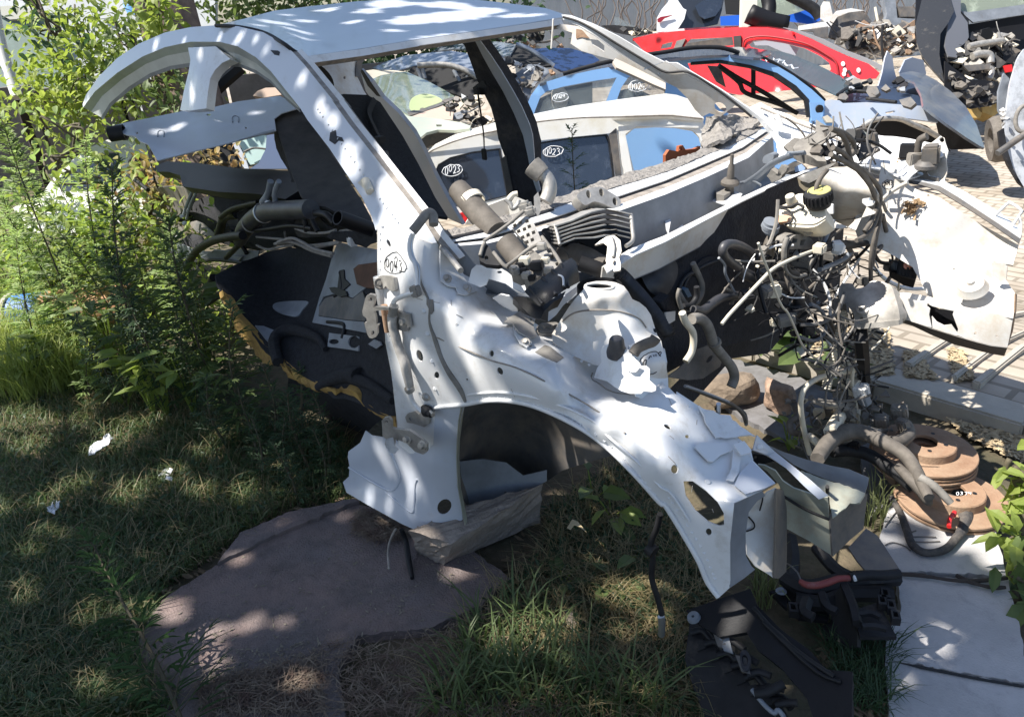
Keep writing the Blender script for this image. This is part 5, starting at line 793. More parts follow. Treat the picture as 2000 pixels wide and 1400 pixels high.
tube('black_block',[P(*q,d)for q,d in zip(Z('B',(1150,780),(1300,830),(1360,870)),(1.78,1.78,1.8))],.02,M['dark'],W)
sheet('chassis_box_side',Z('t',(640,190),(900,320),(908,420),(918,522),(790,440),(662,370),(655,260)),Surf([(1530,968,'y',-.42),(1625,1085,'y',-.41),(1622,1015,'y',-.40),(1538,1030,'y',-.42)]),M['olive'],W,.004,step=10)
sheet('chassis_box_upper',Z('t',(505,20),(540,25),(600,55),(640,110),(700,150),(840,195),(885,200),(893,315),(760,270),(640,185),(620,130),(560,60)),Surf([(1482,908,'y',-.46),(1540,950,'y',-.43),(1615,975,'y',-.41),(1620,1010,'y',-.40),(1530,965,'y',-.43)]),M['olive'],W,.004,step=9)
sheet('chassis_box_cavity',Z('r',(460,670),(480,660),(540,668),(600,700),(560,710),(520,722),(490,715)),Surf([(1475,890,'y',-.44),(1500,895,'y',-.42)]),M['blk'],W,.003,[ell(*Z('r',(493,680))[0],3,3,8)],step=8)
rf1=[side(*Z('r',(500,558))[0],.005)]+[P(*q,'y',-.44)for q in Z('r',(600,650),(700,730),(800,810),(890,890))];rf2=[side(*Z('r',(480,640))[0],.005)]+[P(*q,'y',-.45)for q in Z('r',(560,670),(660,740),(760,840),(838,910))]
ribbon('chassis_box_flange',rf1,rf2,M['roofw'],W,2,.003)
sheet('chassis_box_far_wall',Z('r',(560,615),(640,650),(760,690),(900,725),(1000,745),(1112,792),(1105,830),(1088,880),(1000,840),(880,800),(790,765),(700,720)),Surf([(1510,875,'y',-.30),(1600,905,'y',-.29),(1697,935,'y',-.27),(1650,945,'y',-.29)]),M['blueg'],W,.004,step=10)
sheet('chassis_box_floor',Z('r',(740,750),(850,795),(1000,838),(1088,878),(1060,930),(1010,930),(990,955),(910,1010),(895,900),(840,850)),Surf([(1580,925,'z',.50),(1685,965,'z',.49),(1625,1010,'z',.47)],1e-2),M['olive'],W,.004,step=8,noise=.0015)
tube('floor_stud',[P(1616,960,'z',.49),P(1616,950,'z',.52)],.004,M['dark'],W,sub=1)
sheet('chassis_box_end',Z('r',(900,1012),(920,980),(990,960),(1010,930),(1060,930),(1105,880),(1095,960),(1082,1070),(1010,1130),(915,1222),(908,1120)),Surf([(1625,1015,'y',-.40),(1627,1085,'y',-.41),(1695,965,'y',-.28),(1687,1030,'y',-.30)]),M['prim'],W,.004,step=10)
tube('weld_line',[P(*q,'y',-.43)for q in Z('t',(640,190),(760,262),(895,320))],.003,M['dark'],W)
tube('hanging_cable',[P(*q,'y',-.66)for q in Z('s',(1790,290),(1770,370),(1740,450),(1750,530),(1745,640),(1780,760),(1800,840))],.0065,M['dark'],W)
tube('hanging_cable',[P(*q,'y',-.66)for q in Z('s',(1725,470),(1760,500))],.015,M['dark'],W,sub=2)
tube('cable_end',[P(*q,'y',-.66)for q in Z('s',(1795,850),(1800,890),(1796,950))],.008,M['chrome'],W,sub=2)
def sm(t):t=max(0,min(1,t));return t*t*(3-2*t)
def gz(x,y):
 if y<.98:return 0.0
 return.02-.47*sm((y-1.2)/2.6)
def hn(x,y,s=0):
 return math.sin(x*3.1+s)*math.cos(y*2.7-s)*.5+math.sin(x*7.3+y*5.1+s*2)*.3+math.sin(x*13.7-y*11.9)*.2
random.seed(1)
def axis(a,b,c,fine,k=1.18):
 v=[c];st=fine
 while v[-1]<b:v.append(v[-1]+st);st*=k if v[-1]>c+3 else 1
 u=[c];st=fine
 while u[-1]>a:u.append(u[-1]-st);st*=k if u[-1]<c-3 else 1
 return sorted(set(u+v))
xs=axis(-60,60,-.5,.09);ys=axis(-40,80,-.3,.09)
gv=[(x,y,gz(x,y)+(.012*hn(x,y)if y<.9 else 0)-(.008 if y<.9 else.012))for y in ys for x in xs]
gf=[(j*len(xs)+i,j*len(xs)+i+1,(j+1)*len(xs)+i+1,(j+1)*len(xs)+i)for j in range(len(ys)-1)for i in range(len(xs)-1)]
soil=mat('dry soil and leaf litter',(.075,.058,.04),1,col2=(.16,.125,.08),vscale=5,bump=1,bscale=45,dirt=(.035,.042,.018),dscale=3,damt=.45)
build('ground',gv,gf,soil,None,True,org=(0,0,0),kind='structure')
def inpoly_xy(p,x,y):return inside(x,y,p)
def brickmat(name,c1,c2,mortar,sx,sy,bw=.5,rh=.25):
 m=mat(name,c1,.85);t=m.node_tree;b=t.nodes['Principled BSDF'];br=t.nodes.new('ShaderNodeTexBrick');tc=t.nodes.new('ShaderNodeTexCoord');mp=t.nodes.new('ShaderNodeMapping')
 mp.inputs['Scale'].default_value=(sx,sy,sx);t.links.new(tc.outputs['Object'],mp.inputs[0]);t.links.new(mp.outputs[0],br.inputs['Vector'])
 br.inputs['Color1'].default_value=(*c1,1);br.inputs['Color2'].default_value=(*c2,1);br.inputs['Mortar'].default_value=(*mortar,1);br.inputs['Scale'].default_value=1;br.inputs['Mortar Size'].default_value=.012;br.inputs['Brick Width'].default_value=bw;br.inputs['Row Height'].default_value=rh
 n=t.nodes.new('ShaderNodeTexNoise');n.inputs['Scale'].default_value=3;n.inputs['Detail'].default_value=9;t.links.new(tc.outputs['Object'],n.inputs['Vector'])
 cr=t.nodes.new('ShaderNodeValToRGB');cr.color_ramp.elements[0].position=.3;cr.color_ramp.elements[0].color=(.66,.62,.56,1);cr.color_ramp.elements[1].position=.65;cr.color_ramp.elements[1].color=(1,1,1,1);t.links.new(n.outputs['Fac'],cr.inputs[0])
 mx=t.nodes.new('ShaderNodeMix');mx.data_type='RGBA';mx.blend_type='MULTIPLY';mx.inputs[0].default_value=1;t.links.new(br.outputs['Color'],mx.inputs[6]);t.links.new(cr.outputs[0],mx.inputs[7]);t.links.new(mx.outputs[2],b.inputs['Base Color'])
 bp=t.nodes.new('ShaderNodeBump');bp.inputs['Strength'].default_value=.5;bp.inputs['Distance'].default_value=.006;iv=t.nodes.new('ShaderNodeMath');iv.operation='SUBTRACT';iv.inputs[0].default_value=1;t.links.new(br.outputs['Fac'],iv.inputs[1]);t.links.new(iv.outputs[0],bp.inputs['Height']);t.links.new(bp.outputs[0],b.inputs['Normal'])
 return m
pm=brickmat('concrete pavers',(.45,.395,.33),(.4,.355,.3),(.26,.225,.18),1,1,.2,.1)
px_=axis(-30,40,0,.25);py_=[y for y in axis(1.06,60,1.06,.15)if y>=1.05]
pv=[(x,y,gz(x,y)+.035*(1 if y<1.25 else 1)+.006)for y in py_ for x in px_]
pf=[(j*len(px_)+i,j*len(px_)+i+1,(j+1)*len(px_)+i+1,(j+1)*len(px_)+i)for j in range(len(py_)-1)for i in range(len(px_)-1)]
def keep(f):
 cx=sum(pv[i][0]for i in f)/4;return cx>-4.2 or sum(pv[i][1]for i in f)/4>4
build('pavement',pv,[f for f in pf if keep(f)],pm,None,True,org=(0,1,0),kind='structure')
kerbm=mat('pale worn concrete',(.42,.38,.32),.9,var=.15,vscale=5,bump=.3,bscale=50)
kb=MB()
x=-4.0
while x<9:boxmesh((x+.249,1.03,-.02),(.496,.15,.17),None,kb,.008);x+=.5
kb.build('kerb',kerbm,None,kind='structure')
sb=MB()
for x0,x1 in((P(1741,738,'z',.06).x,P(1764,738,'z',.06).x),(P(1852,748,'z',.06).x,P(1868,748,'z',.06).x),(P(1898,755,'z',.06).x,P(1920,755,'z',.06).x)):
 for k in range(4):boxmesh(((x0+x1)/2,1.36+k*.5,gz(x0,1.36+k*.5)+.03),(x1-x0,.49,.06),Matrix.Rotation(math.atan(-(.02-gz(0,1.86+k*.5)-.02+gz(0,1.36+k*.5))*0-(gz(0,1.11+k*.5)-gz(0,1.61+k*.5))/.5),3,'X'),sb,.006)
 x0=x0
sb.build('paving_strips',kerbm,None,kind='structure')
greyslab=mat('grey paving slab',(.42,.41,.41),.9,var=.12,vscale=7,bump=.25,bscale=200,dirt=(.26,.25,.26),dscale=20,damt=.36)
shadeslab=mat('shade darkened slab',(.17,.165,.17),.95,var=.2,vscale=7,dirt=(.09,.085,.08),dscale=9,damt=.45)  # darker copy of the grey slab, firewall shadow put into its colour
redslab=mat('red brown concrete slab',(.215,.155,.14),.92,col2=(.15,.13,.13),vscale=4,bump=.6,bscale=160,dirt=(.09,.075,.07),dscale=11,damt=.44)
def slab(name,ol,z,th,m,label,cat,group=None):
 rr=random.Random(len(label));ol=[(x+rr.gauss(0,1.1),y+rr.gauss(0,1.1))for x,y in resample(ol,9)]
 o=sheet(name,ol,Pl('z',z),m,None,th,step=40,smooth=False);set_(o,label,cat,group);return o
slab('paving_slab',Z('t',(1150,480),(1240,200),(1790,330),(1868,625),(1290,600)),.03,.05,greyslab,'pale grey slab carrying the lower rusty brake disc and the cut cable','paving slab','grey paving slabs')
slab('paving_slab',Z('t',(1268,618),(1872,655),(1935,905),(1990,1215),(1200,1085),(1205,960),(1290,820)),.03,.05,greyslab,'smooth grey slab with one dark leaf speck, in front of the twig-covered joint','paving slab','grey paving slabs')
slab('paving_slab',[(1728,1288),(2020,1342),(2080,1480),(1745,1480)],.028,.05,greyslab,'grey slab at the very bottom right corner, past the dark crack','paving slab','grey paving slabs')
slab('paving_slab',[(1680,870),(1740,850),(1760,960),(1738,975),(1700,1010),(1690,950)],.012,.05,shadeslab,'narrow grey slab wedged between the open steel box rail and the brake discs','paving slab','grey paving slabs')
slab('paving_slab',[(1400,700),(1445,704),(1560,735),(1640,775),(1600,800),(1560,870),(1440,810),(1400,780)],.012,.05,shadeslab,'shaded grey slab lying under the two stones behind the near wing','paving slab','grey paving slabs')
slab('paving_slab',[(300,1190),(330,1160),(420,1105),(560,1035),(700,985),(790,1000),(930,1080),(1000,1130),(940,1180),(840,1225),(700,1240),(660,1300),(680,1440),(340,1440),(290,1330),(262,1275)],.024,.05,redslab,'large red brown concrete slab under the cut sill in the left foreground','concrete slab')
slab('paving_slab',[(440,1075),(470,1040),(560,1000),(680,975),(700,978),(640,1000),(520,1052),(425,1098)],.035,.05,redslab,'narrow strip of red brown slab beyond the black gap','concrete slab')
def rock(name,c,s,m,label,cat,R=None,n=3,amp=.18,seed=0,sq=.5):
 bm=bmesh.new();bmesh.ops.create_icosphere(bm,subdivisions=n,radius=1);rr=random.Random(seed);ph=[rr.uniform(0,6)for _ in range(6)]
 for v in bm.verts:
  q=v.co.copy();m_=max(abs(q.x),abs(q.y),abs(q.z));q=q.lerp(q/m_,sq);k=1+amp*(math.sin(q.x*2.3+ph[0])*math.cos(q.y*2.1+ph[1])+.5*math.sin(q.z*4+ph[2])*math.sin(q.x*5+ph[3]))+rr.uniform(-.02,.02)
  v.co=Vector((q.x*s[0]*k,q.y*s[1]*k,q.z*s[2]*k))
 V=[Vector(c)+((R or Matrix.Identity(3))@v.co)for v in bm.verts];F_=[[v.index for v in f.verts]for f in bm.faces];bm.free()
 o=build(name,V,F_,m,None,False);set_(o,label,cat);return o
concb=mat('broken concrete',(.25,.215,.19),.95,var=.25,vscale=14,bump=.6,bscale=90,dirt=(.22,.18,.15),dscale=8,damt=.45)
bt1=[P(*q,'z',.20)for q in Z('q',(560,770),(870,700),(1310,520),(1285,560),(900,830))]
A0=P(800,1035,'z',.17);A1=P(1058,945,'z',.17);B1=P(1055,1020,'z',.02);B0=P(862,1104,'z',.02);L0=P(815,1080,'z',.02)
vb=[A0,P(885,1062,'z',.15),A1,P(930,980,'z',.17),L0+Vector((0,0,.0)),B0,B1,P(900,1000,'z',.0)]
bo=build('concrete_block',vb,[(0,1,2,3),(4,5,1,0),(5,6,2,1),(6,7,3,2),(7,4,0,3),(7,6,5,4)],concb)
def rough(o,cuts=7,amp=.004):
 bm=bmesh.new();bm.from_mesh(o.data);bmesh.ops.subdivide_edges(bm,edges=bm.edges[:],cuts=cuts,use_grid_fill=True);rr=random.Random(4)
 for v in bm.verts:v.co+=Vector([rr.uniform(-amp,amp)for _ in range(3)])
 bm.to_mesh(o.data);bm.free()
rough(bo);set_(bo,'broken concrete block propping up the cut sill of the white shell','concrete block')
rock('boulder',P(1425,760,'z',.06),(.1,.075,.06),mat('brown boulder',(.2,.155,.115),.95,var=.3,vscale=12,bump=.6),'rounded brown boulder under the bulkhead behind the near wing','stone',rotz(.7),seed=2,sq=.2)
rock('stone',P(1522,775,'z',.06),(.055,.045,.05),mat('reddish brick stone',(.32,.22,.16),.95,var=.4,vscale=18,bump=.6),'small square brick-brown stone standing on the shaded slab','stone',rotz(.3),seed=5,sq=.75)
rock('stone',P(1115,1215,'z',.01),(.035,.025,.02),concb,'flat grey stone lying in the grass below the wheel arch','stone',seed=8)
def disc(c,label,ax=(0.02,0.0,1),r=.148,hat=.05):
 t=thing('brake_disc',label,'brake disc',tuple(c),'rusty brake discs')
 lathe('friction_ring',c,ax,[(.088,.0),(r-.002,.0),(r,.002),(r,.007),(r-.008,.008),(r-.008,.014),(r,.015),(r,.021),(r-.002,.023),(.088,.023)],M['rust'],t,72,30,True)
 ht=lathe('hub_hat',c,ax,[(.092,.02),(.089,.024),(.0865,hat-.003),(.0835,hat),(.036,hat),(.0345,hat-.002),(.0345,hat-.01),(.078,hat-.01),(.082,.002)],M['rust'],t,64,30)
 u=Vector(ax).normalized()
 for k in range(5):
  a=k*2*math.pi/5+.3;p=Vector(c)+Vector((math.cos(a)*.056,math.sin(a)*.056,hat+.0006))
  lathe('bolt_hole',p,u,[(0,0),(.0062,0)],M['ink'],t,12)
 return t
dz=.031
d1c=P(*Z('r',(1568,850))[0],'z',dz+.05)-Vector((0,0,.05));d2c=P(*Z('r',(1418,590))[0],'z',.145)-Vector((0,0,.05));
D1=disc(d1c,'lower rusty brake disc on the slab with white pen marks on its hub')
d3c=d2c-Vector((.0,-.0,.0265))
D3=disc(d3c,'rusty brake disc sandwiched second in the pile, mostly hidden',r=.15);D2=disc(d2c,'uppermost rusty brake disc with a bare round centre hole')
wl_=lambda x,y,up=0:P(x,y,'z',d1c.z+.0505+up*1)
write('marker_writing','0374',*Z('r',(1590,868))[0],30,5.5,.05,wl_,M['paintw'],D1,.0009)
lathe('support_drum',d3c-Vector((0,0,.065)),(0,0,1),[(0,.0),(.1,.0),(.1,.06),(0,.06)],M['rust'],D3,32)
def scatter(name,n,f,gen,m,label,kind='stuff'):
 mb=MB()
 for i in range(n):
  q=f()
  if q is not None:gen(mb,*q)
 o=mb.build(name,m);set_(o,label,None,None,kind);return o
def polyrand(poly,z,gen_z=None):
 xs_=[p[0]for p in poly];ys_=[p[1]for p in poly]
 def f():
  for _ in range(60):
   x=random.uniform(min(xs_),max(xs_));y=random.uniform(min(ys_),max(ys_))
   if inside(x,y,poly):
    p=P(x,y,'z',z);return(p.x,p.y,z if gen_z is None else gen_z(p.x,p.y))
  return None
 return f
def chip(L0_,L1_,w_=.12,lift=.01):
 def g(mb,x,y,z):
  L=random.uniform(L0_,L1_);a=random.random()*math.pi;d=Vector((math.cos(a),math.sin(a),random.gauss(0,.18)))*L/2;s_=Vector((-math.sin(a),math.cos(a),random.gauss(0,.3)))*max(L*w_/2,.0012)
  c=Vector((x,y,z+random.random()*lift));k=Vector((0,0,random.uniform(-.1,.12)*L));mb.add([c-d-s_*.4,c-d+s_*.4,c+s_+k,c+d+s_*.3,c+d-s_*.3,c-s_+k],[(0,1,2,5),(5,2,3,4)])
 return g
straw=mat('dry straw',(.22,.175,.13),.9,col2=(.08,.045,.035),vscale=30);pale=mat('pale dry litter',(.5,.4,.25),.9,col2=(.3,.22,.13),vscale=30)
def multi(fs):
 return lambda:random.choice(fs)()
scatter('straw_litter',4200,multi([polyrand([(600,1280),(650,1255),(760,1262),(860,1230),(960,1190),(1040,1210),(1060,1400),(680,1400),(640,1340),(590,1300)],.026),polyrand([(380,1340),(440,1325),(560,1300),(620,1290),(640,1400),(400,1400)],.026),polyrand([(700,1000),(790,1010),(800,1050),(740,1060),(690,1040)],.028),polyrand([(700,1300),(900,1240),(1100,1300),(1100,1400),(660,1400)],.02)]),chip(.015,.075,.035,.02),straw,'dead straw and twigs matted over the front edge of the red brown slab')
scatter('dry_litter',3600,multi([polyrand([(1700,640),(1735,645),(1745,735),(1700,735)],.06,lambda x,y:gz(x,y)+.045),polyrand([(1766,690),(1790,690),(1830,745),(1768,740)],.06,lambda x,y:gz(x,y)+.045),polyrand([(1850,680),(1880,685),(1900,745),(1868,748)],.06,lambda x,y:gz(x,y)+.045),polyrand([(1850,820),(2000,850),(2000,905),(1900,860)],.01),polyrand([(1560,640),(1700,650),(1700,740),(1600,740)],.04,lambda x,y:gz(x,y)+.045)]),chip(.008,.035,.4,.01),pale,'pale dry leaf litter filling the gaps between the paving strips')
scatter('leaf_litter',5200,multi([polyrand([(1050,1000),(1300,900),(1400,1150),(1500,1400),(1000,1400),(950,1150)],.0),polyrand([(1200,1150),(1340,1020),(1340,1250),(1150,1300)],.0),polyrand([(1600,1200),(1740,1220),(1740,1400),(1620,1400)],.0),polyrand([(0,760),(700,860),(680,990),(300,1180),(300,1400),(0,1400)],.0)]),chip(.01,.04,.3,.015),mat('brown leaf litter',(.2,.14,.085),.95,col2=(.1,.075,.05),vscale=25),'brown leaf litter between the grass tufts')
PT=thing('radiator_support','dark steel bumper carrier with ribbed black plastic ends under the chassis box','car part',(.6,-.4,0))
def zp(z):return Pl('z',z)
sheet('plastic_wing',Z('O',(1180,240),(1300,110),(1380,160),(1530,390),(1500,420),(1300,400),(1240,330)),zp(.12),M['prim'],PT,.006,step=12)
for a,z,r in[(Z('O',(740,440),(900,520),(1150,470),(1400,450),(1520,440)),.09,.022),(Z('O',(820,600),(1000,620),(1200,560),(1480,560)),.08,.02),(Z('O',(960,240),(1080,380),(1180,440)),.1,.016),(Z('O',(780,180),(800,330),(780,460)),.09,.02)]:
 tube('plastic_bar',[P(*q,'z',z)for q in a],r,M['dark'],PT,seg=6)
sheet('plastic_panel',Z('O',(1080,560),(1150,480),(1180,520),(1230,660),(1240,800),(1240,920),(1180,930),(1000,870),(1000,780),(1060,740)),Surf([(1630,1150,'z',.1),(1660,1190,'z',.12),(1670,1260,'z',.06),(1610,1240,'z',.02)],1e-2),M['dark'],PT,.01,step=11)
sheet('plastic_panel',Z('O',(1240,660),(1370,620),(1400,640),(1510,850),(1260,850),(1240,780)),zp(.11),M['dark'],PT,.01,step=12)
sheet('plastic_panel',Z('O',(640,540),(760,500),(1000,560),(1060,620),(1040,740),(840,720),(740,640)),zp(.06),M['blk'],PT,.01,[Z('O',(760,600),(840,610),(840,680),(760,670))],step=12)
for q in[(1430,540),(1470,620),(1500,690),(1410,590),(800,640)]:
 x,y=Z('O',q)[0];sheet('latch_frame',[(x-9,y-9),(x+8,y-7),(x+12,y+12),(x-6,y+10)],zp(.13),M['dark'],PT,.02,[[(x-5,y-5),(x+4,y-3),(x+7,y+7),(x-3,y+6)]],step=20)
lathe('bolt',P(*Z('O',(720,535))[0],'z',.08),(0,0,1),[(0,.008),(.007,.006),(.008,0),(.014,-.002)],M['blueg'],PT,10)
BP=thing('bumper_grille','black ribbed plastic bumper grille lying face up in the bottom foreground','car part',(.3,-.75,0))
big=Surf([(1340,1195,'z',.16),(1470,1150,'z',.22),(1560,1250,'z',.2),(1660,1320,'z',.2),(1560,1400,'z',.14),(1380,1300,'z',.13),(1500,1210,'z',.21)],1e-3)
sheet('grille_top',Z('O',(70,670),(510,520),(560,640),(720,800),(900,930),(1030,1070),(1080,1080),(1210,1090),(1200,1400),(940,1400),(900,1280),(740,1080),(560,940),(480,820),(300,850),(200,790),(120,740)),big,M['blk'],BP,.012,step=11,noise=.0008)
sheet('grille_face',Z('O',(100,740),(200,790),(300,850),(360,970),(440,1080),(520,1200),(600,1310),(680,1400),(200,1400),(120,1200),(60,1000)),up(big,-.06),M['dark'],BP,.01,step=14)
tube('grille_ridge',[big(*q,.004)for q in Z('O',(600,750),(720,860),(860,1000),(1000,1110),(1130,1160))],[.006,.008,.006,.005,.004],M['blk'],BP)
tube('grille_ridge',[big(*q,.006)for q in Z('O',(530,650),(700,840),(900,1000),(1080,1120))],.005,M['dark'],BP)
for i in range(5):
 a=Z('O',(300+i*95,900+i*105),(380+i*95,880+i*105),(470+i*90,940+i*90));tube('grille_slat',[big(*q,-.03)for q in a],.008,M['dark'],BP)
for q,m_ in[((320,860),'blueg'),((280,830),'prim'),((440,1000),'prim')]:
 x,y=Z('O',q)[0];sheet('grille_clip',[(x-10,y-8),(x+12,y-2),(x+20,y+30),(x+2,y+24)],up(big,-.02),M[m_],BP,.006,step=10)
sheet('grille_slot',rnd_ol(Z('O',(440,960),(480,940),(510,1000),(490,1080),(450,1060))),up(big,-.012),M['mat_'],BP,.01,[rnd_ol(Z('O',(452,980),(478,975),(492,1010),(480,1045),(458,1030)))],step=6)
tube('grille_edge',[big(*q,-.02)for q in Z('O',(520,1210),(600,1310),(670,1370),(700,1350),(740,1400))],.005,M['blueg'],BP)
tube('grille_bar',[big(*q,-.015)for q in Z('O',(540,1240),(620,1230),(700,1190),(740,1170))],.01,M['dark'],BP)
lathe('mounting_eye',big(*Z('O',(120,715))[0],.004),(-.2,-.4,1),[(.003,.0),(.004,.004),(.014,.003),(.016,-.004)],M['blueg'],BP,12)
CB=thing('cut_cable','thick red and black battery cable lying across the black plastic wreckage','cable',tuple(P(1560,1130,'z',.1)))
tube('red_sleeve',[P(*q,'z',.145)for q in Z('O',(850,470),(890,495),(960,500),(1040,480),(1110,455),(1190,450))],[.006,.008,.0085,.0085,.008,.007],mat('worn red cable sleeve',(.22,.045,.04),.6,dirt=(.3,.2,.18),dscale=30,damt=.35),CB)
tube('black_sleeve',[P(*q,'z',.145)for q in Z('O',(1190,450),(1300,430),(1420,430),(1530,420))],.012,M['dark'],CB)
tube('bare_wire',[P(*q,'z',z)for q,z in zip(Z('O',(855,465),(830,410),(790,370),(760,350)),(.145,.15,.15,.14))],.002,M['prim'],CB)
tube('cable_tie',[P(*Z('O',(1215,432))[0],'z',.152),P(*Z('O',(1228,465))[0],'z',.152)],.004,M['white'],CB,sub=1)
WH=thing('wiring_harness','long taped wiring loom curling over the slab beside the brake discs','wiring',tuple(P(1850,1040,'z',.03)))
tube('taped_loom',[P(*q,'z',.045)for q in Z('r',(1230,890),(1280,980),(1320,1080),(1345,1150),(1400,1195),(1470,1200),(1540,1175),(1590,1120),(1630,1060),(1635,1000),(1600,940),(1540,900),(1440,850))],[.008,.009,.011,.011,.011,.01,.011,.012,.016,.024,.022,.014,.01],mat('black cloth tape',(.03,.03,.035),.8,dirt=(.14,.12,.1),dscale=20,damt=.45,bump=.6),WH)
tube('red_lead',[P(*q,'z',.075)for q in Z('r',(1550,1060),(1555,1020),(1580,980),(1575,1000))],.006,M['red'],WH)
for a in[((1320,1115),(1400,1113),(1480,1116)),((1350,1140),(1430,1142),(1500,1138)),((1340,1090),(1370,1080)),((1200,1160),(1240,1145),(1300,1160),(1340,1190)),((1640,1050),(1670,1070)),((1200,1060),(1260,980),(1300,960))]:
 tube('loose_strand',[P(*q,'z',.034)for q in Z('r',*a)],.0016,M['prim'],WH)
zl=lambda z:('z',z)
for z0,r,m_,pts in[(.25,[.02,.024,.026,.024,.022,.02,.014],'rubber',((830,690),(880,610),(960,550),(1060,540),(1200,600),(1330,690),(1440,900))),(.16,[.018,.02,.02,.018,.012],'dark',((910,650),(1000,640),(1120,670),(1250,760),(1350,860))),(.18,[.012,.016,.018,.014,.01],'rubber',((1270,730),(1330,790),(1390,850),(1430,910),(1440,930))),(.2,[.012,.012,.01],'dusty',((1390,790),(1470,840),(1560,930))),(.3,[.008,.008],'dusty',((800,370),(900,395),(1030,390))),(.28,.012,'dusty',((870,395),(950,400),(1030,430))),(.26,.01,'rubber',((700,390),(720,450),(680,490),(690,540),(740,550))),(.26,.02,'cream',((900,540),(930,490),(960,440))),(.2,.01,'dusty',((1100,520),(1150,540),(1200,530))),(.2,.02,'rubber',((1230,600),(1290,590),(1330,550),(1310,500))),(.24,.006,'dusty',((440,500),(430,440),(360,390))),(.22,.012,'cream',((780,560),(830,600),(870,640)))]:
 tube('thick_branch',[P(*q,'z',z0-.1*(i/len(pts))**2)for i,q in enumerate(Z('r',*pts))],r,M[m_],WH)
for(x,y,s1,m_,z)in[(1030,300,.05,'cream',.3),(1070,320,.05,'white',.3),(1085,360,.04,'blueg',.28),(985,270,.03,'cream',.32),(1280,430,.05,'dusty',.22),(1300,500,.04,'dusty',.2),(1180,480,.045,'dusty',.2),(1000,430,.04,'dusty',.24),(840,440,.035,'cream',.22),(900,430,.035,'dusty',.22),(940,330,.03,'dusty',.28),(1205,610,.03,'rust',.16),(1030,620,.035,'dark',.17)]:
 R_=frame((1,random.uniform(-.5,.5),.2),(random.uniform(-.4,.4),-.3,1));o_=box('plug_housing',P(*Z('r',(x,y))[0],'z',z),(s1*.9,s1*.6,s1),M[m_],WH,R_,.004)
 for k in range(4):boxmesh(P(*Z('r',(x,y))[0],'z',z)+R_@Vector(((k-1.5)*s1*.2,-s1*.3,0)),(s1*.1,s1*.08,s1*.8),R_).build('plug_rib',M[m_],o_)
random.seed(8)
for i in range(70):
 x,y=random.uniform(640,1320),random.uniform(330,690)
 if y>500 and x<740:continue
 q=Z('r',(x,y))[0];n=random.randint(3,5);a0=random.random()*6;rr=random.uniform(.006,.02);z=.3-.25*(y-300)/400+random.uniform(-.03,.03)
 sheet('broken_clip',[(q[0]+rr*620*math.cos(a0+6.28*k/n)*random.uniform(.5,1.3),q[1]+rr*450*math.sin(a0+6.28*k/n)*random.uniform(.5,1.2))for k in range(n)],tilt(P(*q,'z',z),(random.uniform(-.3,.3),-.4,1)),M[random.choice(['dusty','cream','prim','rubber','dusty'])],WH,.006,step=20)
for i in range(14):
 x,y=random.uniform(660,1000),random.uniform(350,560);pts=[(x,y),(x+random.uniform(-60,60),y+random.uniform(30,90)),(x+random.uniform(-90,90),y+random.uniform(80,160)),(x+random.uniform(-100,100),y+random.uniform(120,220))]
 tube('thin_lead',[P(*q,'z',.26-.06*k)for k,q in enumerate(Z('r',*pts))],.0025,M[random.choice(['dusty','prim','rubber'])],WH)
for k,pts in enumerate([((1268,617),(1400,625),(1440,632),(1560,650),(1700,655),(1870,640)),((1590,625),(1680,665),(1780,690),(1860,690))]):
 o=tube('twig',[P(*q,'z',.04+.004*(i%2))for i,q in enumerate(Z('t',*pts))],[.005,.006,.004,.006,.004],mat('dark bark twig',(.05,.04,.035),.95));set_(o,['long dark twig lying in the joint between two grey slabs','shorter forked twig at the slab edge by the leaves'][k],'twig')
o=tube('stick',[P(*q,'z',z)for q,z in zip(Z('s',(375,375),(400,440),(415,540),(435,640)),(.1,.06,.04,.035))],[.007,.008,.009,.006],M['blk']);set_(o,'thick black stick leaning from the sill onto the red brown slab','stick')
o=tube('stick',[P(*q,'z',z)for q,z in zip(Z('s',(345,370),(315,430),(302,500),(308,590)),(.1,.06,.04,.035))],.0035,M['seal']);set_(o,'thin curved grey twig on the slab, left of the black stick','stick')
o=sheet('crack_filler_strip',Z('t',(1280,1100),(1400,1118),(1700,1180),(1960,1225),(1960,1236),(1700,1192),(1400,1132)),Pl('z',.033),M['ink'],None,.002,step=30);o.name='twig';set_(o,'straight dark strip drawn along the crack between the two front slabs','twig')  # flat dark strip put in for the slab crack, not a real twig
bc=P(140,612,'z',.13);bar=thing('barrel','blue and rust-orange metal drum lying on its side in the sunlit weeds','barrel',tuple(bc))
dx=(P(250,604,'z',.13)-P(90,620,'z',.13)).normalized()
for a,b,m_ in[(-.28,-.12,mat('blue enamel',(.03,.16,.5),.5,var=.3)),(-.12,.34,mat('orange brown rust',(.5,.26,.14),.8,col2=(.35,.2,.13),vscale=6))]:
 lathe('drum_band',bc,dx,[(0,a)]*(a<-.2)+[(.12,a),(.13,a+.01),(.13,b-.02),(.125,b)]+[(0,b)]*(b>.3),m_,bar,40)
lathe('drum_rim',bc,dx,[(.12,-.3),(.137,-.3),(.137,-.28),(.12,-.28)],mat('grey galvanised rim',(.35,.32,.3),.7),bar,40)
pw=mat('white litter paper',(.75,.76,.8),.7)
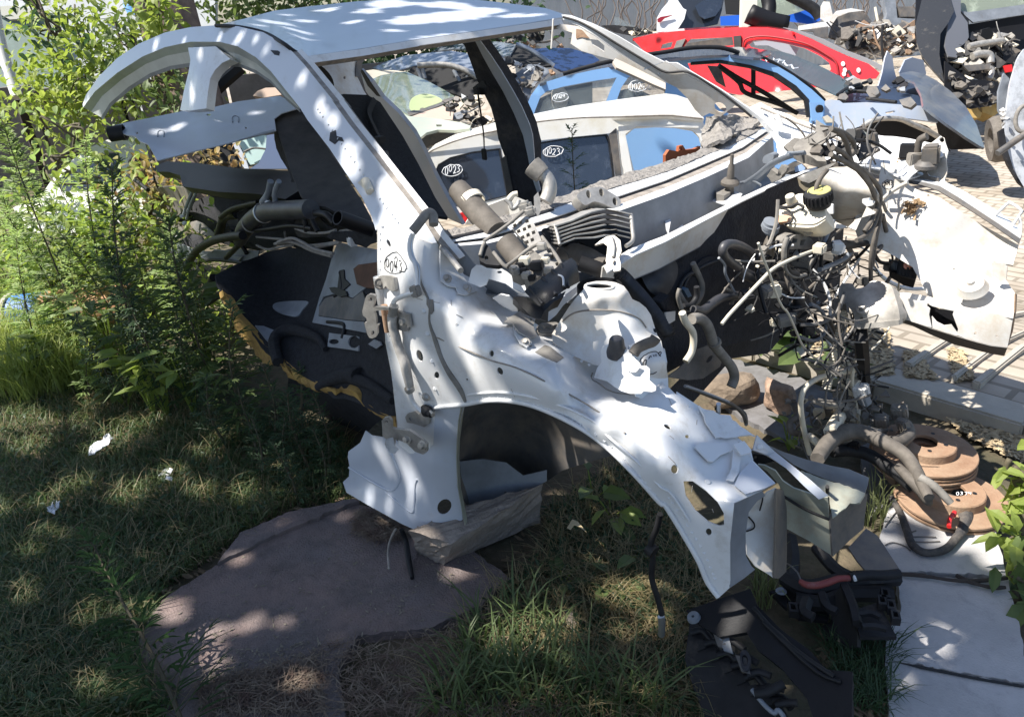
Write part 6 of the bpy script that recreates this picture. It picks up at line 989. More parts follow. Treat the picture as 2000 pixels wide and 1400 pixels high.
for q,n_,lb in[(Z('d',(480,1340),(500,1310),(560,1280),(590,1245),(615,1270),(600,1300),(540,1340),(490,1372)),.03,'crumpled white paper tray lying in the grass on the left'),(Z('p',(870,80),(910,30),(950,40),(930,75)),.02,'torn scrap of white plastic nearest the slab'),(Z('p',(895,100),(915,85),(950,92),(945,108)),.02,'tiny white chip just below the torn plastic scrap'),(Z('p',(255,270),(290,215),(330,215),(325,245),(290,285)),.02,'small white paper scrap farthest left in the grass')]:
 o=sheet('paper_scrap',q,Surf([(*a,'z',n_+random.uniform(.0,.03))for a in q],1e-4),pw,None,.002,step=5,noise=.004);set_(o,lb,'litter')
o=sheet('dry_leaf',Z('s',(1280,365),(1310,318),(1340,330),(1390,390),(1350,360),(1320,350),(1300,375)),Pl('z',.12),mat('tan dead leaf',(.5,.4,.24),.8),None,.001,step=6);set_(o,'curled tan dead leaf caught beside the broad green sprout','leaf')
sheet('grille_end',Z('O',(60,1000),(120,740),(200,800),(260,1000),(420,1240),(520,1400),(180,1400)),up(big,-.10),M['blk'],BP,.02,step=14)
for i in range(7):
 x,y=1350+i*26,1235+i*22;tube('grille_rib',[big(*q,-.05)for q in[(x,y),(x+22,y-4),(x+40,y+16)]],.009,M['blk'],BP)
 solid('grille_cell',[(x+4,y+16),(x+22,y+12),(x+32,y+28),(x+12,y+36)],up(big,-.055),M['dark'],BP,.03)
scatter('slab_debris',700,multi([polyrand([(330,1170),(560,1040),(780,1010),(960,1120),(860,1220),(660,1300),(380,1330)],.025),polyrand([(330,1300),(600,1250),(660,1310),(420,1400)],.025)]),chip(.003,.016,.35,.003),mat('grit and crumbs',(.12,.1,.075),.95,col2=(.3,.26,.2),vscale=60),'soil crumbs and grit scattered on the red brown slab')
for i,(a,r)in enumerate([(((1150,500),(1210,640),(1240,760)),.012),(((1250,700),(1330,690),(1400,720)),.008),(((1270,780),(1360,780),(1440,800)),.008),(((900,600),(880,680),(940,720)),.014),(((1000,560),(1030,640),(1100,680)),.012)]):tube('plastic_rib',[P(*q,'z',.13)for q in Z('O',*a)],r,M['dark'],PT,seg=5)
class Car:
 def __init__(s,x,y,z,h,name,label,cat='car',group='stripped cars parked in the yard'):
  s.o=np.array([x,y,z]);h=rad(h);s.X=np.array([math.cos(h),math.sin(h),0]);s.Y=np.array([-math.sin(h),math.cos(h),0])
  s.e=thing(name,label,cat,(x,y,gz(x,y)),group)
 def w(s,x,y,z):return Vector(s.o+s.X*x+s.Y*y+np.array([0,0,z]))
 def y(s,v,t=0):return(tuple(s.w(0,v,1.36 if t else 0)),tuple(s.Y-np.array([0,0,t])))
 def x(s,v,t=0):return(tuple(s.w(v,0,.95 if t else 0)),tuple(s.X+np.array([0,0,t])))
 def z(s,v):return(tuple(s.w(0,0,v)),(0,0,1))
 def p(s,name,ol,sf,m,**k):
  if isinstance(sf,tuple):sf=Pl(sf)
  k.setdefault('step',14);k.setdefault('th',.02);return sheet(name,ol,sf,m,s.e,**k)
 def t(s,name,pts,sp_,r,m,**k):return tube(name,[P(*q,sp_)for q in pts],r,m,s.e,**k)
def glassm(name,col,a,rough=.05):
 m=mat(name,col,rough,spec=.9,coat=1,dirt=tuple(min(1,c*2.5+.06)for c in col),dscale=4,damt=.35,alpha=a);return m
gdark=glassm('dark tinted glass',(.03,.04,.06),.93);gthin=glassm('dusty clear glass',(.25,.29,.3),.3);ggreen=glassm('greenish windscreen glass',(.3,.34,.26),.75)
gblk=mat('black car interior',(.012,.012,.013),.9)
def paint(n,c,**k):return mat(n,c,.25,coat=1,**k)
C1=Car(-2.12,4.34,-.84,55.4,'white_car','white hatchback with 0023 on its dark side windows, just behind the wreck')
wp_=mat('cream white car paint',(.74,.73,.69),.3,coat=.6,dirt=(.6,.55,.42),dscale=3,damt=.4)
gut=Z('b',(640,850),(700,815),(800,775),(920,740),(1040,715),(1200,680),(1300,662),(1500,645),(1690,640),(1960,632))+Z('c',(100,640),(200,650))
gs1=Surf([(gut[0][0],gut[0][1],C1.y(-.58)),(gut[4][0],gut[4][1],C1.y(-.57)),(gut[8][0],gut[8][1],C1.y(-.57)),(gut[11][0],gut[11][1],C1.y(-.57)),(900,245,C1.y(0)),(1060,210,C1.y(.2)),(1207,194,C1.y(.25)),(1300,186,C1.y(.2)),(1360,200,C1.y(0))],1e-3)
C1.p('roof',Z('b',(640,850),(700,790),(800,740),(900,705),(1020,672),(1200,632),(1450,580),(1700,545),(1960,512))+Z('c',(60,520),(120,540),(180,590),(210,650),(100,642))+gut[::-1][2:],gs1,wp_)
side1=Pl(C1.y(-.57,.36))
wnd=[Z('b',(700,935),(715,900),(780,862),(900,832),(1055,812),(1100,1070),(900,1122),(780,1130),(735,1040)),Z('b',(1240,800),(1260,782),(1450,752),(1640,735),(1655,770),(1680,970),(1400,1090),(1290,1090)),Z('b',(1740,745),(1790,702),(1910,695))+Z('c',(60,700),(150,715),(185,750),(200,800),(140,860),(60,890),(0,905))+Z('b',(1790,945))]
C1.p('body_side',gut+Z('c',(215,700),(260,900),(400,1200))+[(1480,500),(1300,560),(1000,560),(905,500)]+Z('b',(850,1240),(760,1130),(690,1000),(640,900)),side1,wp_,holes=wnd,step=12)
for i in(0,1):
 g=C1.p('side_window',wnd[i],lambda x,y:side1(x,y,-.012),gdark,th=.006)
 C1.p('window_frame',[(a+.6,b-.5)for a,b in wnd[i]],lambda x,y:side1(x,y,.004),M['dark'],th=.006,holes=[[(np.array(q)*.965+np.array([sum(p[0]for p in wnd[i]),sum(p[1]for p in wnd[i])])/len(wnd[i])*.035).tolist()for q in wnd[i]]],step=10)
 write('marker_number','0023',*(Z('b',(755,915))[0]if i==0 else Z('b',(1300,810))[0]),29,14,-.18 if i==0 else 0,lambda x,y,u=0:side1(x,y,.004+u),M['paintw'],g,.0026,ell(*(Z('b',(795,932))[0]if i==0 else Z('b',(1345,828))[0]),20,11 if i==0 else 10,18,-.15))
C1.p('door_pillar',Z('b',(1650,735),(1690,700),(1720,960),(1690,975)),lambda x,y:side1(x,y,.01),M['prim'])
C1.p('door_frame',Z('b',(1700,690),(1960,680))+Z('c',(180,690),(180,700))+Z('b',(1800,692),(1740,735),(1780,945),(1740,960),(1722,900)),lambda x,y:side1(x,y,.014),wp_,th=.01)
C1.p('tail_lamp',Z('b',(835,1165),(850,1160),(880,1190),(865,1230),(845,1215)),lambda x,y:side1(x,y,.02),M['red'],th=.03,step=6)
C1.t('gutter_seam',gut,C1.y(-.575),.006,M['seal'])
C1.p('bumper_corner',Z('b',(860,1230),(900,1170),(1000,1120),(1090,1085),(1110,1180),(980,1230)),C1.y(-.80),wp_)
rb=sheet('rusty_bracket',Z('c',(0,850),(20,820),(70,830),(75,800),(95,795),(110,820),(160,815),(190,800),(190,820),(100,870),(0,895)),Pl('x',-.62),mat('orange rust',(.35,.1,.04),.8),None,.012,[ell(*Z('c',(83,818))[0],3,3,8)],step=6);set_(rb,'small orange rusty bracket with a round hole standing behind the windscreen base','car part')
C2=Car(-2.58,5.77,-.53,56.1,'blue_car','light blue estate car with 0024 on its windows and no bonnet')
bl=paint('light metallic blue',(.22,.4,.68));bl2=mat('pale primer blue',(.4,.46,.56),.35,coat=.4,dirt=(.5,.5,.5),dscale=5,damt=.4)
s2=Pl(C2.y(-.58,.36));up2=lambda u:(lambda x,y,v=0:s2(x,y,u+v))
w2=[Z('b',(1240,622),(1275,530),(1310,500),(1400,475),(1560,445),(1692,425),(1665,480),(1630,570),(1400,610)),Z('b',(1690,560),(1720,480),(1755,425),(1800,405),(1960,380))+Z('c',(100,355),(130,520),(60,560))]
w2[1]=Z('b',(1688,560),(1718,480),(1755,425),(1800,405),(1955,385),(1958,540),(1800,560))
door2=Z('c',(120,345),(300,335),(470,368),(600,412),(700,480),(770,545),(790,640),(790,700),(500,700),(300,600),(160,440))
C2.p('body_side',Z('b',(1180,625),(1225,520),(1270,460),(1400,420),(1560,385),(1760,350),(1900,335))+Z('c',(60,320),(200,305),(350,300),(480,315),(600,355),(700,415),(800,490),(870,555),(870,620),(860,690),(850,740),(700,900),(400,1000),(0,1000))+Z('b',(1500,1000),(1180,680)),s2,bl,holes=w2+[door2],step=12)
for i in(0,1):
 g=C2.p('side_window',w2[i],up2(-.012),gthin,th=.006)
 write('marker_number','0024',*(Z('b',(1352,522))[0]if i==0 else Z('b',(1765,462))[0]),21 if i==0 else 29,8 if i==0 else 12,-.1,up2(.004),M['paintw'],g,.003,ell(*(Z('b',(1385,535))[0]if i==0 else Z('b',(1812,470))[0]),16 if i==0 else 20,8 if i==0 else 11,18,-.15))
rs2=Surf([(1053,163,C2.y(-.57)),(1280,115,C2.y(-.57)),(1420,107,C2.y(-.56)),(1486,108,C2.y(-.56)),(1100,140,C2.y(0)),(1300,97,C2.y(.1)),(1400,90,C2.y(.3)),(1500,96,C2.y(.3))],1e-3)
C2.p('roof',Z('b',(1270,460),(1340,415),(1500,370),(1700,320),(1900,290))+Z('c',(0,285),(200,262),(400,258),(560,275),(580,290),(520,318),(480,315),(350,300),(200,305),(60,320))+Z('b',(1900,335),(1760,350),(1560,385),(1400,420)),rs2,mat('dark blue roof',(.05,.07,.12),.2,coat=1,var=.3,vscale=4))
C2.p('interior',Z('b',(1230,560),(1400,480),(1560,450),(1560,640),(1200,680)),C2.y(.1),M['prim']);C2.p('headrest',rnd_ol(Z('b',(1340,500),(1400,480),(1430,540),(1400,600),(1350,600))),C2.y(0),M['cream']);C2.p('interior',Z('b',(1700,640),(1700,500),(1790,480),(1960,560),(1960,640)),C2.y(.1),M['prim'])
C2.t('roof_rail',Z('b',(1400,405),(1600,350),(1800,310))+Z('c',(0,285),(150,262),(300,262),(400,290)),C2.y(-.5),.018,M['dark'])
ws2=Surf([(1486,106,C2.y(-.55)),(1610,195,C2.y(-.66)),(1500,97,C2.y(.3)),(1655,165,C2.y(.3)),(1560,140,C2.y(-.2)),(1650,192,C2.y(-.4))],1e-3)
C2.p('windscreen',Z('c',(520,300),(560,275),(640,285),(720,310),(850,365),(960,420),(1000,460),(1000,500),(960,535),(930,520),(800,460),(680,390),(600,345)),ws2,glassm('blue tinted windscreen',(.05,.11,.15),.9),th=.008)
C2.t('windscreen_seal',Z('c',(520,310),(600,350),(700,410),(800,480),(870,550)),C2.y(-.6),.014,M['dark'])
mm=MB()
for a in[((540,320),(550,335),(570,330)),((585,318),(600,330),(625,325),(615,340)),((630,330),(650,335),(640,345)),((650,345),(665,360),(690,355)),((690,360),(700,375),(725,372))]:tubemesh([ws2(*q,.01)for q in Z('c',*a)],.006,5,3,mb=mm)
mm.build('pen_scribble',M['paintw'],C2.e)
C2.p('door_opening_trim',Z('c',(140,355),(300,345),(460,372),(590,418),(690,486),(760,550),(775,640),(790,640),(785,545),(715,470),(610,400),(470,358),(300,328),(140,340)),up2(.004),M['dark'])
C2.p('centre_pillar',Z('c',(230,360),(300,365),(330,480),(280,450)),C2.y(.5),M['prim'])
for a in(((290,360),(400,430),(560,520),(700,610)),((300,370),(400,450),(440,510),(620,570),(720,620)),((480,370),(480,520))):C2.t('inner_trim',Z('c',*a),C2.y(.1),.022,M['dark'])
fd2=Surf([(1610,205,C2.y(-.70)),(1740,205,C2.y(-.74)),(1840,215,C2.y(-.74)),(1640,250,C2.y(-.80)),(1740,232,C2.y(-.82)),(1840,240,C2.y(-.80))],1e-3)
C2.p('front_wing',Z('c',(870,555),(900,545),(950,550),(970,565),(1100,560),(1400,580),(1480,640),(1490,670),(1300,645),(1180,645),(1080,680),(1030,710),(1000,760),(900,760),(860,690)),fd2,bl2,holes=[Z('c',(1200,615),(1250,605),(1258,612),(1210,625))],step=10)
C2.p('door_hinge_post',Z('c',(790,560),(870,560),(860,640),(920,640),(925,690),(860,690),(800,660)),up2(.02),bl);C2.p('hinge',Z('c',(860,640),(885,630),(910,650),(915,670),(880,670)),up2(.05),M['cream'],step=8)
lathe('mirror_hole',s2(*Z('c',(843,598))[0],.03),C2.y(0)[1],[(0,0),(.035,0),(.035,.02)],M['ink'],C2.e,16)
for a in((1000,760),(1050,690)):pass
C2.p('wheel_arch_liner',Z('c',(990,790),(1050,710),(1110,670),(1180,650),(1300,648),(1430,690),(1520,760),(1560,830),(1300,830),(1080,790)),C2.y(-.45),M['blk'])
C2.t('arch_tube',Z('c',(1080,690),(1150,655),(1270,650),(1350,680),(1440,720),(1500,755)),C2.y(-.9),.022,M['alu'])
C2.p('inner_wing',Z('c',(940,540),(1100,480),(1300,450),(1440,460),(1420,580),(1100,562),(960,555)),C2.z(.82),mat('deep blue inner wing',(.02,.035,.07),.5))
random.seed(31)
for i in range(20):
 x,y=random.uniform(960,1330),random.uniform(430,565);n=random.randint(4,6);r=random.uniform(10,52)
 q=[(x+r*math.cos(6.28*k/n)*random.uniform(.6,1.3),y+r*.7*math.sin(6.28*k/n)*random.uniform(.6,1.3))for k in range(n)];C2.p('engine_bay_part',Z('c',*q),tilt(P(*Z('c',(x,y))[0],C2.z(.9+.1*random.random())),(random.uniform(-.5,.5),-.7,.8)),M[random.choice(['dark','prim','blk','mat_','dark','blueg'])],th=.03,step=30)
for a in(((940,520),(1000,480),(1100,450)),((950,530),(1040,500),(1150,510)),((1000,390),(1020,430),(1010,470)),((1100,540),(1180,550),(1260,560))):C2.t('black_hose',Z('c',*a),C2.z(.95),.015,M['dark'])
C2.p('pale_wing_panel',Z('c',(1165,470),(1185,400),(1200,320),(1215,280),(1240,310),(1250,380),(1260,420),(1380,480),(1400,505),(1320,500),(1230,470)),C2.y(.5),mat('silver panel',(.55,.58,.66),.3,coat=.5),step=10)
C2.p('headlamp_panel',Z('c',(1280,395),(1310,330),(1350,315),(1410,330),(1425,400),(1420,430),(1360,410),(1290,430)),C2.y(.6),mat('translucent grey panel',(.36,.41,.5),.4),step=10)
hd=sheet('loose_bonnet',Z('c',(1275,420),(1290,400),(1340,390),(1400,400),(1480,440),(1560,500),(1640,580),(1700,680),(1745,810),(1720,800),(1640,750),(1540,680),(1460,620),(1410,580),(1400,520),(1360,450)),Surf([(1757,150,C2.y(.2)),(1800,150,C2.y(.3)),(1830,155,C2.y(.3)),(1790,165,C2.y(-.3)),(1805,208,C2.y(-.85)),(1860,245,C2.y(-.95)),(1920,285,C2.y(-.95)),(1885,205,C2.y(-.3)),(1850,175,C2.y(.2))],1e-3),mat('dull blue grey bonnet',(.07,.09,.13),.35,coat=.4,dirt=(.2,.2,.19),dscale=4,damt=.45),None,.02,step=12);set_(hd,'dull blue grey bonnet hanging nose down over the front of the blue estate','bonnet')
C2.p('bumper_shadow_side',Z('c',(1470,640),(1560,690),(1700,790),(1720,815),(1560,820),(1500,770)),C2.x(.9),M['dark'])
C3=Car(-3.2,8.17,-.59,12.4,'red_car','bright red stripped hatchback behind the blue estate')
rd=paint('bright red paint',(.62,.015,.02));s3=Pl(C3.y(-.58,.36))
w3=[Z('c',(455,245),(475,225),(540,220),(640,235),(760,265),(850,310),(895,345),(905,380),(890,395),(880,400),(700,320),(560,280),(470,260)),Z('c',(105,245),(135,215),(365,203),(372,250),(100,265)),Z('c',(-20,245),(10,235),(40,230),(30,260),(-30,270))]
C3.p('body_side',Z('b',(1780,215),(1880,190),(1960,178))+Z('c',(60,172),(250,158),(420,150),(560,152),(700,175),(800,215),(900,265),(1000,310),(1110,350),(1170,400),(1150,430),(1000,440),(900,470),(400,520),(200,480),(-100,300)),s3,rd,holes=w3,step=12)
C3.p('roof',Z('b',(1780,210),(1880,185),(1960,172))+Z('c',(60,160),(250,148),(420,142),(560,145),(660,160),(700,175),(560,152),(420,150),(250,158),(60,172)),C3.z(1.40),rd,th=.04)
C3.p('windscreen_edge',Z('c',(640,152),(720,165),(860,215),(980,275),(1100,320),(1180,360),(1200,385),(1170,385),(1110,350),(1000,308),(900,262),(800,212),(700,172)),C3.y(-.3),mat('dusty grey glass edge',(.3,.31,.33),.4))
C3.p('door_pillar',Z('c',(370,200),(412,195),(412,258),(375,258)),lambda x,y:s3(x,y,.03),M['dark']);C3.p('door_pillar',Z('c',(60,225),(110,212),(85,262),(45,265)),lambda x,y:s3(x,y,.03),M['prim'])
C3.p('interior',Z('c',(100,240),(380,200),(430,350),(100,400)),C3.y(.3),M['prim']);C3.p('quarter_glass',Z('c',(480,232),(560,222),(660,240),(730,265),(710,305),(640,285),(560,250),(490,250)),C3.y(-.2),mat('silver door glass',(.4,.45,.52),.15),th=.01)
C3.t('door_seal',Z('c',(430,300),(425,240),(450,210),(540,200),(660,215),(780,245),(880,300),(930,340),(945,410)),C3.y(-.62,.3),.012,mat('dark red seal',(.3,.01,.015),.5))
for q in[(970,350),(980,385),(1055,385),(975,405)]:C3.p('chipped_spot',ell(*Z('c',q)[0],4,5,8),lambda x,y:s3(x,y,.02),M['white'],th=.01,step=6)
C4=Car(-5.2,4.6,-.35,45,'pale_green_car','pale green car with a dusty windscreen and no bonnet, seen through the windscreen frame')
pg=mat('pale green paint',(.42,.46,.38),.35,coat=.4,dirt=(.5,.45,.36),dscale=4,damt=.4)
dd=lambda pts:Surf([(*Z('K',q[:2])[0],q[2])for q in pts],1e-3)
g4=dd([(110,610,6.6),(300,560,7.0),(420,540,7.3),(860,770,6.5),(440,930,5.9),(230,780,6.1)])
C4.p('windscreen',Z('K',(105,615),(200,575),(330,550),(430,545),(600,620),(750,700),(865,770),(700,850),(560,900),(450,930),(330,860),(200,770)),g4,ggreen,th=.01)
C4.p('windscreen_tint_band',Z('K',(430,900),(600,850),(750,790),(850,760),(865,770),(700,850),(560,900),(450,930)),lambda x,y:g4(x,y,.01),M['prim'],th=.004)
C4.p('windscreen_reflection',rnd_ol(Z('K',(450,860),(470,780),(560,740),(660,750),(740,800),(620,850),(500,890))),lambda x,y:g4(x,y,.012),mat('yellow green reflection plate',(.36,.42,.22),.5),th=.003)  # reflection on the windscreen painted as a thin yellow green plate
C4.p('roof',Z('K',(30,540),(130,525),(300,530),(420,545),(300,560),(200,580),(100,615),(60,590)),dd([(30,540,6.9),(420,545,7.3),(100,615,6.6),(200,525,7.5)]),mat('cream roof',(.55,.5,.4),.4))
f4=dd([(440,940,5.8),(960,1000,5.6),(500,1100,5.5),(950,1060,5.5),(700,960,5.9)])
C4.p('front_wing',Z('K',(220,790),(330,870),(440,935),(600,945),(750,965),(900,990),(990,1020),(980,1045),(850,1060),(700,1055),(600,1080),(540,1130),(520,1180),(480,1130),(430,1010),(380,950),(280,860)),f4,pg,holes=[Z('K',(685,1010),(735,1010),(735,1028),(690,1028))],step=10)
C4.p('wheel_arch_liner',Z('K',(530,1160),(560,1110),(640,1070),(760,1055),(950,1055),(900,1090),(700,1170),(590,1220),(560,1210)),f4.__class__([(*Z('K',q)[0],5.9)for q in((530,1160),(950,1055),(600,1220))],1e-2),M['prim'])
C4.p('scuttle',Z('K',(440,935),(560,900),(740,840),(840,900),(830,970),(700,960)),dd([(440,935,5.9),(740,840,6.3),(830,970,5.9)]),mat('dusty pink grey scuttle',(.45,.36,.3),.8))
junk(C4.e,'engine_part',Z('K',(740,830),(900,760),(1030,760),(1150,900),(1150,1000),(1000,1040),(850,960)),6.0,34,['dark','blk','cream','dusty','blueg','prim'],41,3,12)
C5=Car(-7.5,6.5,-.45,30,'grey_car','silver grey saloon with dappled roof and empty black door openings')
gp=mat('silver grey paint',(.26,.29,.34),.25,coat=.8,metal=.3)
C5.p('body_side',Z('K',(120,510),(260,450),(420,400),(600,380),(820,360),(950,380),(1010,410),(1050,500),(1100,640),(1060,600),(980,545),(880,505),(780,485),(640,485),(500,490),(380,525),(300,560)),dd([(120,510,8.6),(600,380,8.4),(1100,640,7.4),(800,485,7.9),(380,530,8.2)]),gp,step=10)
C5.p('body_lower',Z('K',(480,500),(640,486),(780,488),(900,515),(1040,590),(1100,640),(1040,760),(900,760),(700,690),(430,550)),dd([(480,500,8.15),(1100,640,7.5),(900,760,7.5),(430,550,8.1)]),gblk)
C5.t('roof_gutter',Z('K',(520,490),(640,483),(780,486),(880,510),(980,552),(1080,620)),7.6,.03,M['alu'])
for a in(((520,510),(560,610)),((560,510),(590,610)),((840,530),(900,640),(960,720)),((960,580),(990,740))):C5.t('door_pillar',Z('K',*a),7.7,.02,M['blueg'],sub=1)
C6=Car(-8,9,-.45,30,'grey_car','dark grey car with an open black windscreen, right of the centre pillar')
C6.p('roof',Z('K',(640,370),(720,320),(860,285),(1060,275),(1240,280),(1390,305),(1340,400),(1280,410),(1180,390),(950,345),(860,340)),dd([(640,370,10),(1240,280,9.6),(1280,410,9)]),gp)
C6.p('windscreen_hole',Z('K',(1390,310),(1500,350),(1620,430),(1700,490),(1580,500),(1440,490),(1340,440),(1300,415)),dd([(1390,310,9.4),(1700,490,8.6),(1300,415,9)]),gblk)
C6.t('windscreen_pillar',Z('K',(1390,305),(1500,345),(1620,420),(1720,495)),8.7,.03,gp);C6.t('windscreen_pillar',Z('K',(1190,400),(1300,440),(1400,480),(1440,500)),8.5,.03,M['blueg'])
C6.p('crushed_wing',Z('K',(1330,640),(1400,560),(1500,490),(1640,485),(1700,540),(1640,600),(1560,640),(1500,820),(1450,880),(1400,760)),dd([(1330,640,8.2),(1700,540,8.4),(1450,880,8)]),M['blueg'],noise=.02)
junk(C6.e,'engine_part',Z('K',(1160,400),(1300,440),(1500,500),(1800,520),(1700,600),(1500,700),(1440,860),(1300,640)),8.1,44,['dark','blk','dusty','blueg','prim','white','rust'],42,3,14)
C7=Car(-9,13,-.45,20,'dark_blue_car','dark navy blue car body under the far end of the roof')
C7.p('body',Z('b',(1200,270),(1330,262),(1440,265),(1560,300),(1600,330),(1500,380),(1390,390),(1300,340)),Surf([(1030,96,11),(1160,118,10.8),(1100,138,10.5)]),paint('navy paint',(.012,.03,.1)))
junk(C7.e,'bodywork_scrap',Z('b',(950,190),(1100,170),(1440,170),(1440,260),(1200,260),(1000,230)),12,26,['dark','blk','cream','prim','rust'],43,6,20)
C8=Car(-5.2,13.5,-.45,5,'white_suv','white and dark grey sport utility car, tail lamp showing left of the pale post')
C8.p('rear_quarter',Z('Q',(395,300),(395,170),(440,90),(500,20),(520,-60),(560,-40),(640,80),(670,95),(650,180),(600,260),(560,295)),Pl(12.6),mat('glossy white',(.8,.8,.8),.2,coat=1))
C8.p('tail_lamp',Z('Q',(400,180),(430,160),(545,140),(500,160),(470,170),(430,210),(405,205)),Pl(12.55),mat('dark red lamp',(.25,.02,.03),.2),step=6)
C8.p('dark_body',Z('Q',(560,20),(640,-40),(760,-60),(1030,-60),(1000,100),(960,230),(700,285),(580,290),(640,190),(670,95),(640,85)),Pl(12.7),paint('anthracite paint',(.03,.035,.045)))
C8.p('rear_window',Z('Q',(750,60),(800,20),(900,-20),(1010,-30),(990,80),(940,150),(840,180),(790,150)),Pl(12.6),gdark)
C9=Car(-2.5,14,-.45,0,'bright_blue_car','vivid blue car glimpsed behind the pale post')
vb_=paint('vivid blue',(.02,.11,.55))
C9.p('body',Z('Q',(985,155),(1190,140),(1190,240),(990,240)),Pl(13.3),vb_);C9.p('body',Z('Q',(1330,150),(1480,155),(1600,150),(1800,90),(1880,100),(1920,190),(1850,230),(1600,200),(1460,200),(1330,190)),Pl(13.2),vb_)
C9.p('windscreen',Z('Q',(1330,-40),(1620,-40),(1720,60),(1780,120),(1600,145),(1330,100)),Pl(13.6),ggreen);C9.t('door_pillar',Z('Q',(1420,-40),(1440,60),(1430,150)),13.1,.12,M['blk']);C9.t('windscreen_pillar',Z('Q',(1620,-40),(1760,30),(1860,90),(1910,160)),13,.09,M['dark'])
C9.p('door_opening',Z('Q',(1020,-40),(1190,-40),(1190,140),(1040,130)),Pl(13.4),gblk)
po=sheet('pale_post',Z('Q',(1182,250),(1190,-80),(1330,-80),(1325,245)),Pl(11.5),mat('cream painted steel',(.62,.6,.52),.6),None,.12,step=60,smooth=False);set_(po,'square cream post rising behind the red car roof','post')
pr=MB()
for a in[((1250,130),(1420,200),(1600,240)),((1340,180),(1480,210),(1600,235))]:tubemesh([P(*q,10.6)for q in Z('Q',*a)],.14 if a[0][0]<1300 else.1,6,3,mb=pr)
o=pr.build('black_rail',M['blk'],None,True);set_(o,'black plastic rail piece lying across the red car roof beside the post','car part')
def corr(name,x0,x1,y1,d0,d1,m,label,cat='fence',n=80,top=-120):
 A0=P(x0,y1,d0);A1=P(x1,y1,d1);mb=MB();v=[];f=[];dv=A1-A0;dv.z=0;nn=Vector((-dv.y,dv.x,0)).normalized()
 for i in range(n*4+1):
  o_=[0,.03,.03,0][i%4]*1.0;b=A0+dv*(i/(n*4))+nn*o_;v+=[Vector((b.x,b.y,-.5)),Vector((b.x,b.y,3.4))]
 for i in range(n*4):f.append((2*i,2*i+2,2*i+3,2*i+1))
 o=build(name,v,f,m);o.modifiers.new('s','SOLIDIFY').thickness=.004;set_(o,label,cat);return o
corr('corrugated_fence',1000,2300,40,15,17,mat('pale blue grey sheet metal',(.42,.46,.5),.5,.2,var=.08,vscale=2),'tall pale corrugated metal fence closing the yard',n=70)
vm=MB();random.seed(51)
for i in range(60):
 x=random.choice([random.uniform(1100,1290),random.uniform(1560,1800)]);y=60;pts=[]
 for k in range(7):pts.append(P(x,y,14.2));x+=random.gauss(0,9);y-=random.uniform(12,26)
 tubemesh(pts,.012,4,2,mb=vm)
o=vm.build('bare_vine',mat('bare vine stems',(.12,.1,.09),.9));set_(o,'tangle of bare vine stems climbing the corrugated fence','vine',kind='stuff')
C10=Car(-7,14,-.45,0,'small_car','low dark car with a pale windscreen standing right at the fence foot',group=None)
C10.p('windscreen',Z('Q',(0,160),(40,165),(190,250),(140,260),(0,240)),Pl(13.2),gthin);C10.p('body',Z('Q',(-120,240),(0,235),(190,255),(300,290),(390,300),(200,340),(0,300)),Pl(13.0),M['dark'])
junk(C10.e,'engine_part',Z('Q',(60,250),(390,290),(380,310),(150,330)),12.9,18,['dark','blk','cream','prim'],44,3,9)
C11=Car(.5,13.5,-.45,-20,'black_suv','crushed black sport utility car with exposed engine in the top right corner')
bk_=mat('dusty black paint',(.03,.03,.03),.25,coat=.8,dirt=(.2,.18,.15),dscale=6,damt=.3)
C11.p('front_wing',Z('J',(1100,-60),(1330,-60),(1370,100),(1320,200),(1250,300),(1240,480),(1285,725),(1200,640),(1090,500),(1040,380),(1030,220)),Surf([(1800,0,8.9),(1850,0,8.8),(1790,80,8.6),(1840,160,8.3),(1830,60,8.5)],1e-2),bk_,noise=.002)
C11.p('bonnet',Z('J',(1330,-60),(1430,-60),(1430,120),(1490,200),(1500,330),(1480,370),(1420,420),(1395,510),(1320,500),(1290,400),(1320,200)),Surf([(1860,0,8.8),(1885,60,8.6),(1870,112,8.5),(1850,90,8.5)],1e-2),mat('grey metallic paint',(.11,.115,.13),.3,coat=.5))
C11.p('windscreen',Z('J',(1420,-60),(2200,-60),(2200,20),(1800,70),(1480,120),(1430,100)),Pl(8.9),ggreen);C11.p('windscreen_surround',Z('J',(1430,100),(1500,110),(2000,40),(2200,20),(2200,100),(1540,200),(1480,150)),Pl(8.8),M['blueg'])
C11.p('engine_bay',Z('J',(1480,220),(2200,100),(2200,900),(1760,1000),(1450,930),(1380,700),(1300,500),(1480,380)),Pl(9.0),M['blk'],step=40)
junk(C11.e,'engine_part',Z('J',(1330,500),(1480,370),(1560,260),(1900,300),(1900,800),(1700,900),(1450,860),(1360,700)),8.55,150,['dark','cream','dusty','alu','prim','dark','rubber','prim','blk','dark'],45,3,24)
for a,r in[(((1500,410),(1600,390),(1800,360)),.035),(((1530,500),(1600,480),(1680,490),(1690,560)),.045),(((1640,600),(1700,620),(1680,700)),.035),(((1540,700),(1535,780),(1540,830)),.02)]:C11.t('metal_pipe',Z('J',*a),8.4,r,M['alu'])
C11.p('battery_tray',Z('J',(1450,580),(1700,560),(1680,610),(1500,630)),Pl(8.3),M['prim']);C11.p('red_cap',Z('J',(1810,580),(1880,570),(1890,630),(1830,640)),Pl(8.2),M['red'],step=8)
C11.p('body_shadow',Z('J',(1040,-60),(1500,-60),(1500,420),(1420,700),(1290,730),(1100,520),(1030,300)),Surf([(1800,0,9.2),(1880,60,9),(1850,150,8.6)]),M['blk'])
C11.p('under_body',Z('J',(1290,540),(1500,700),(1760,720),(1770,900),(1700,930),(1520,960),(1450,930),(1380,860),(1290,760)),Pl(8.25),M['blk'],step=40)
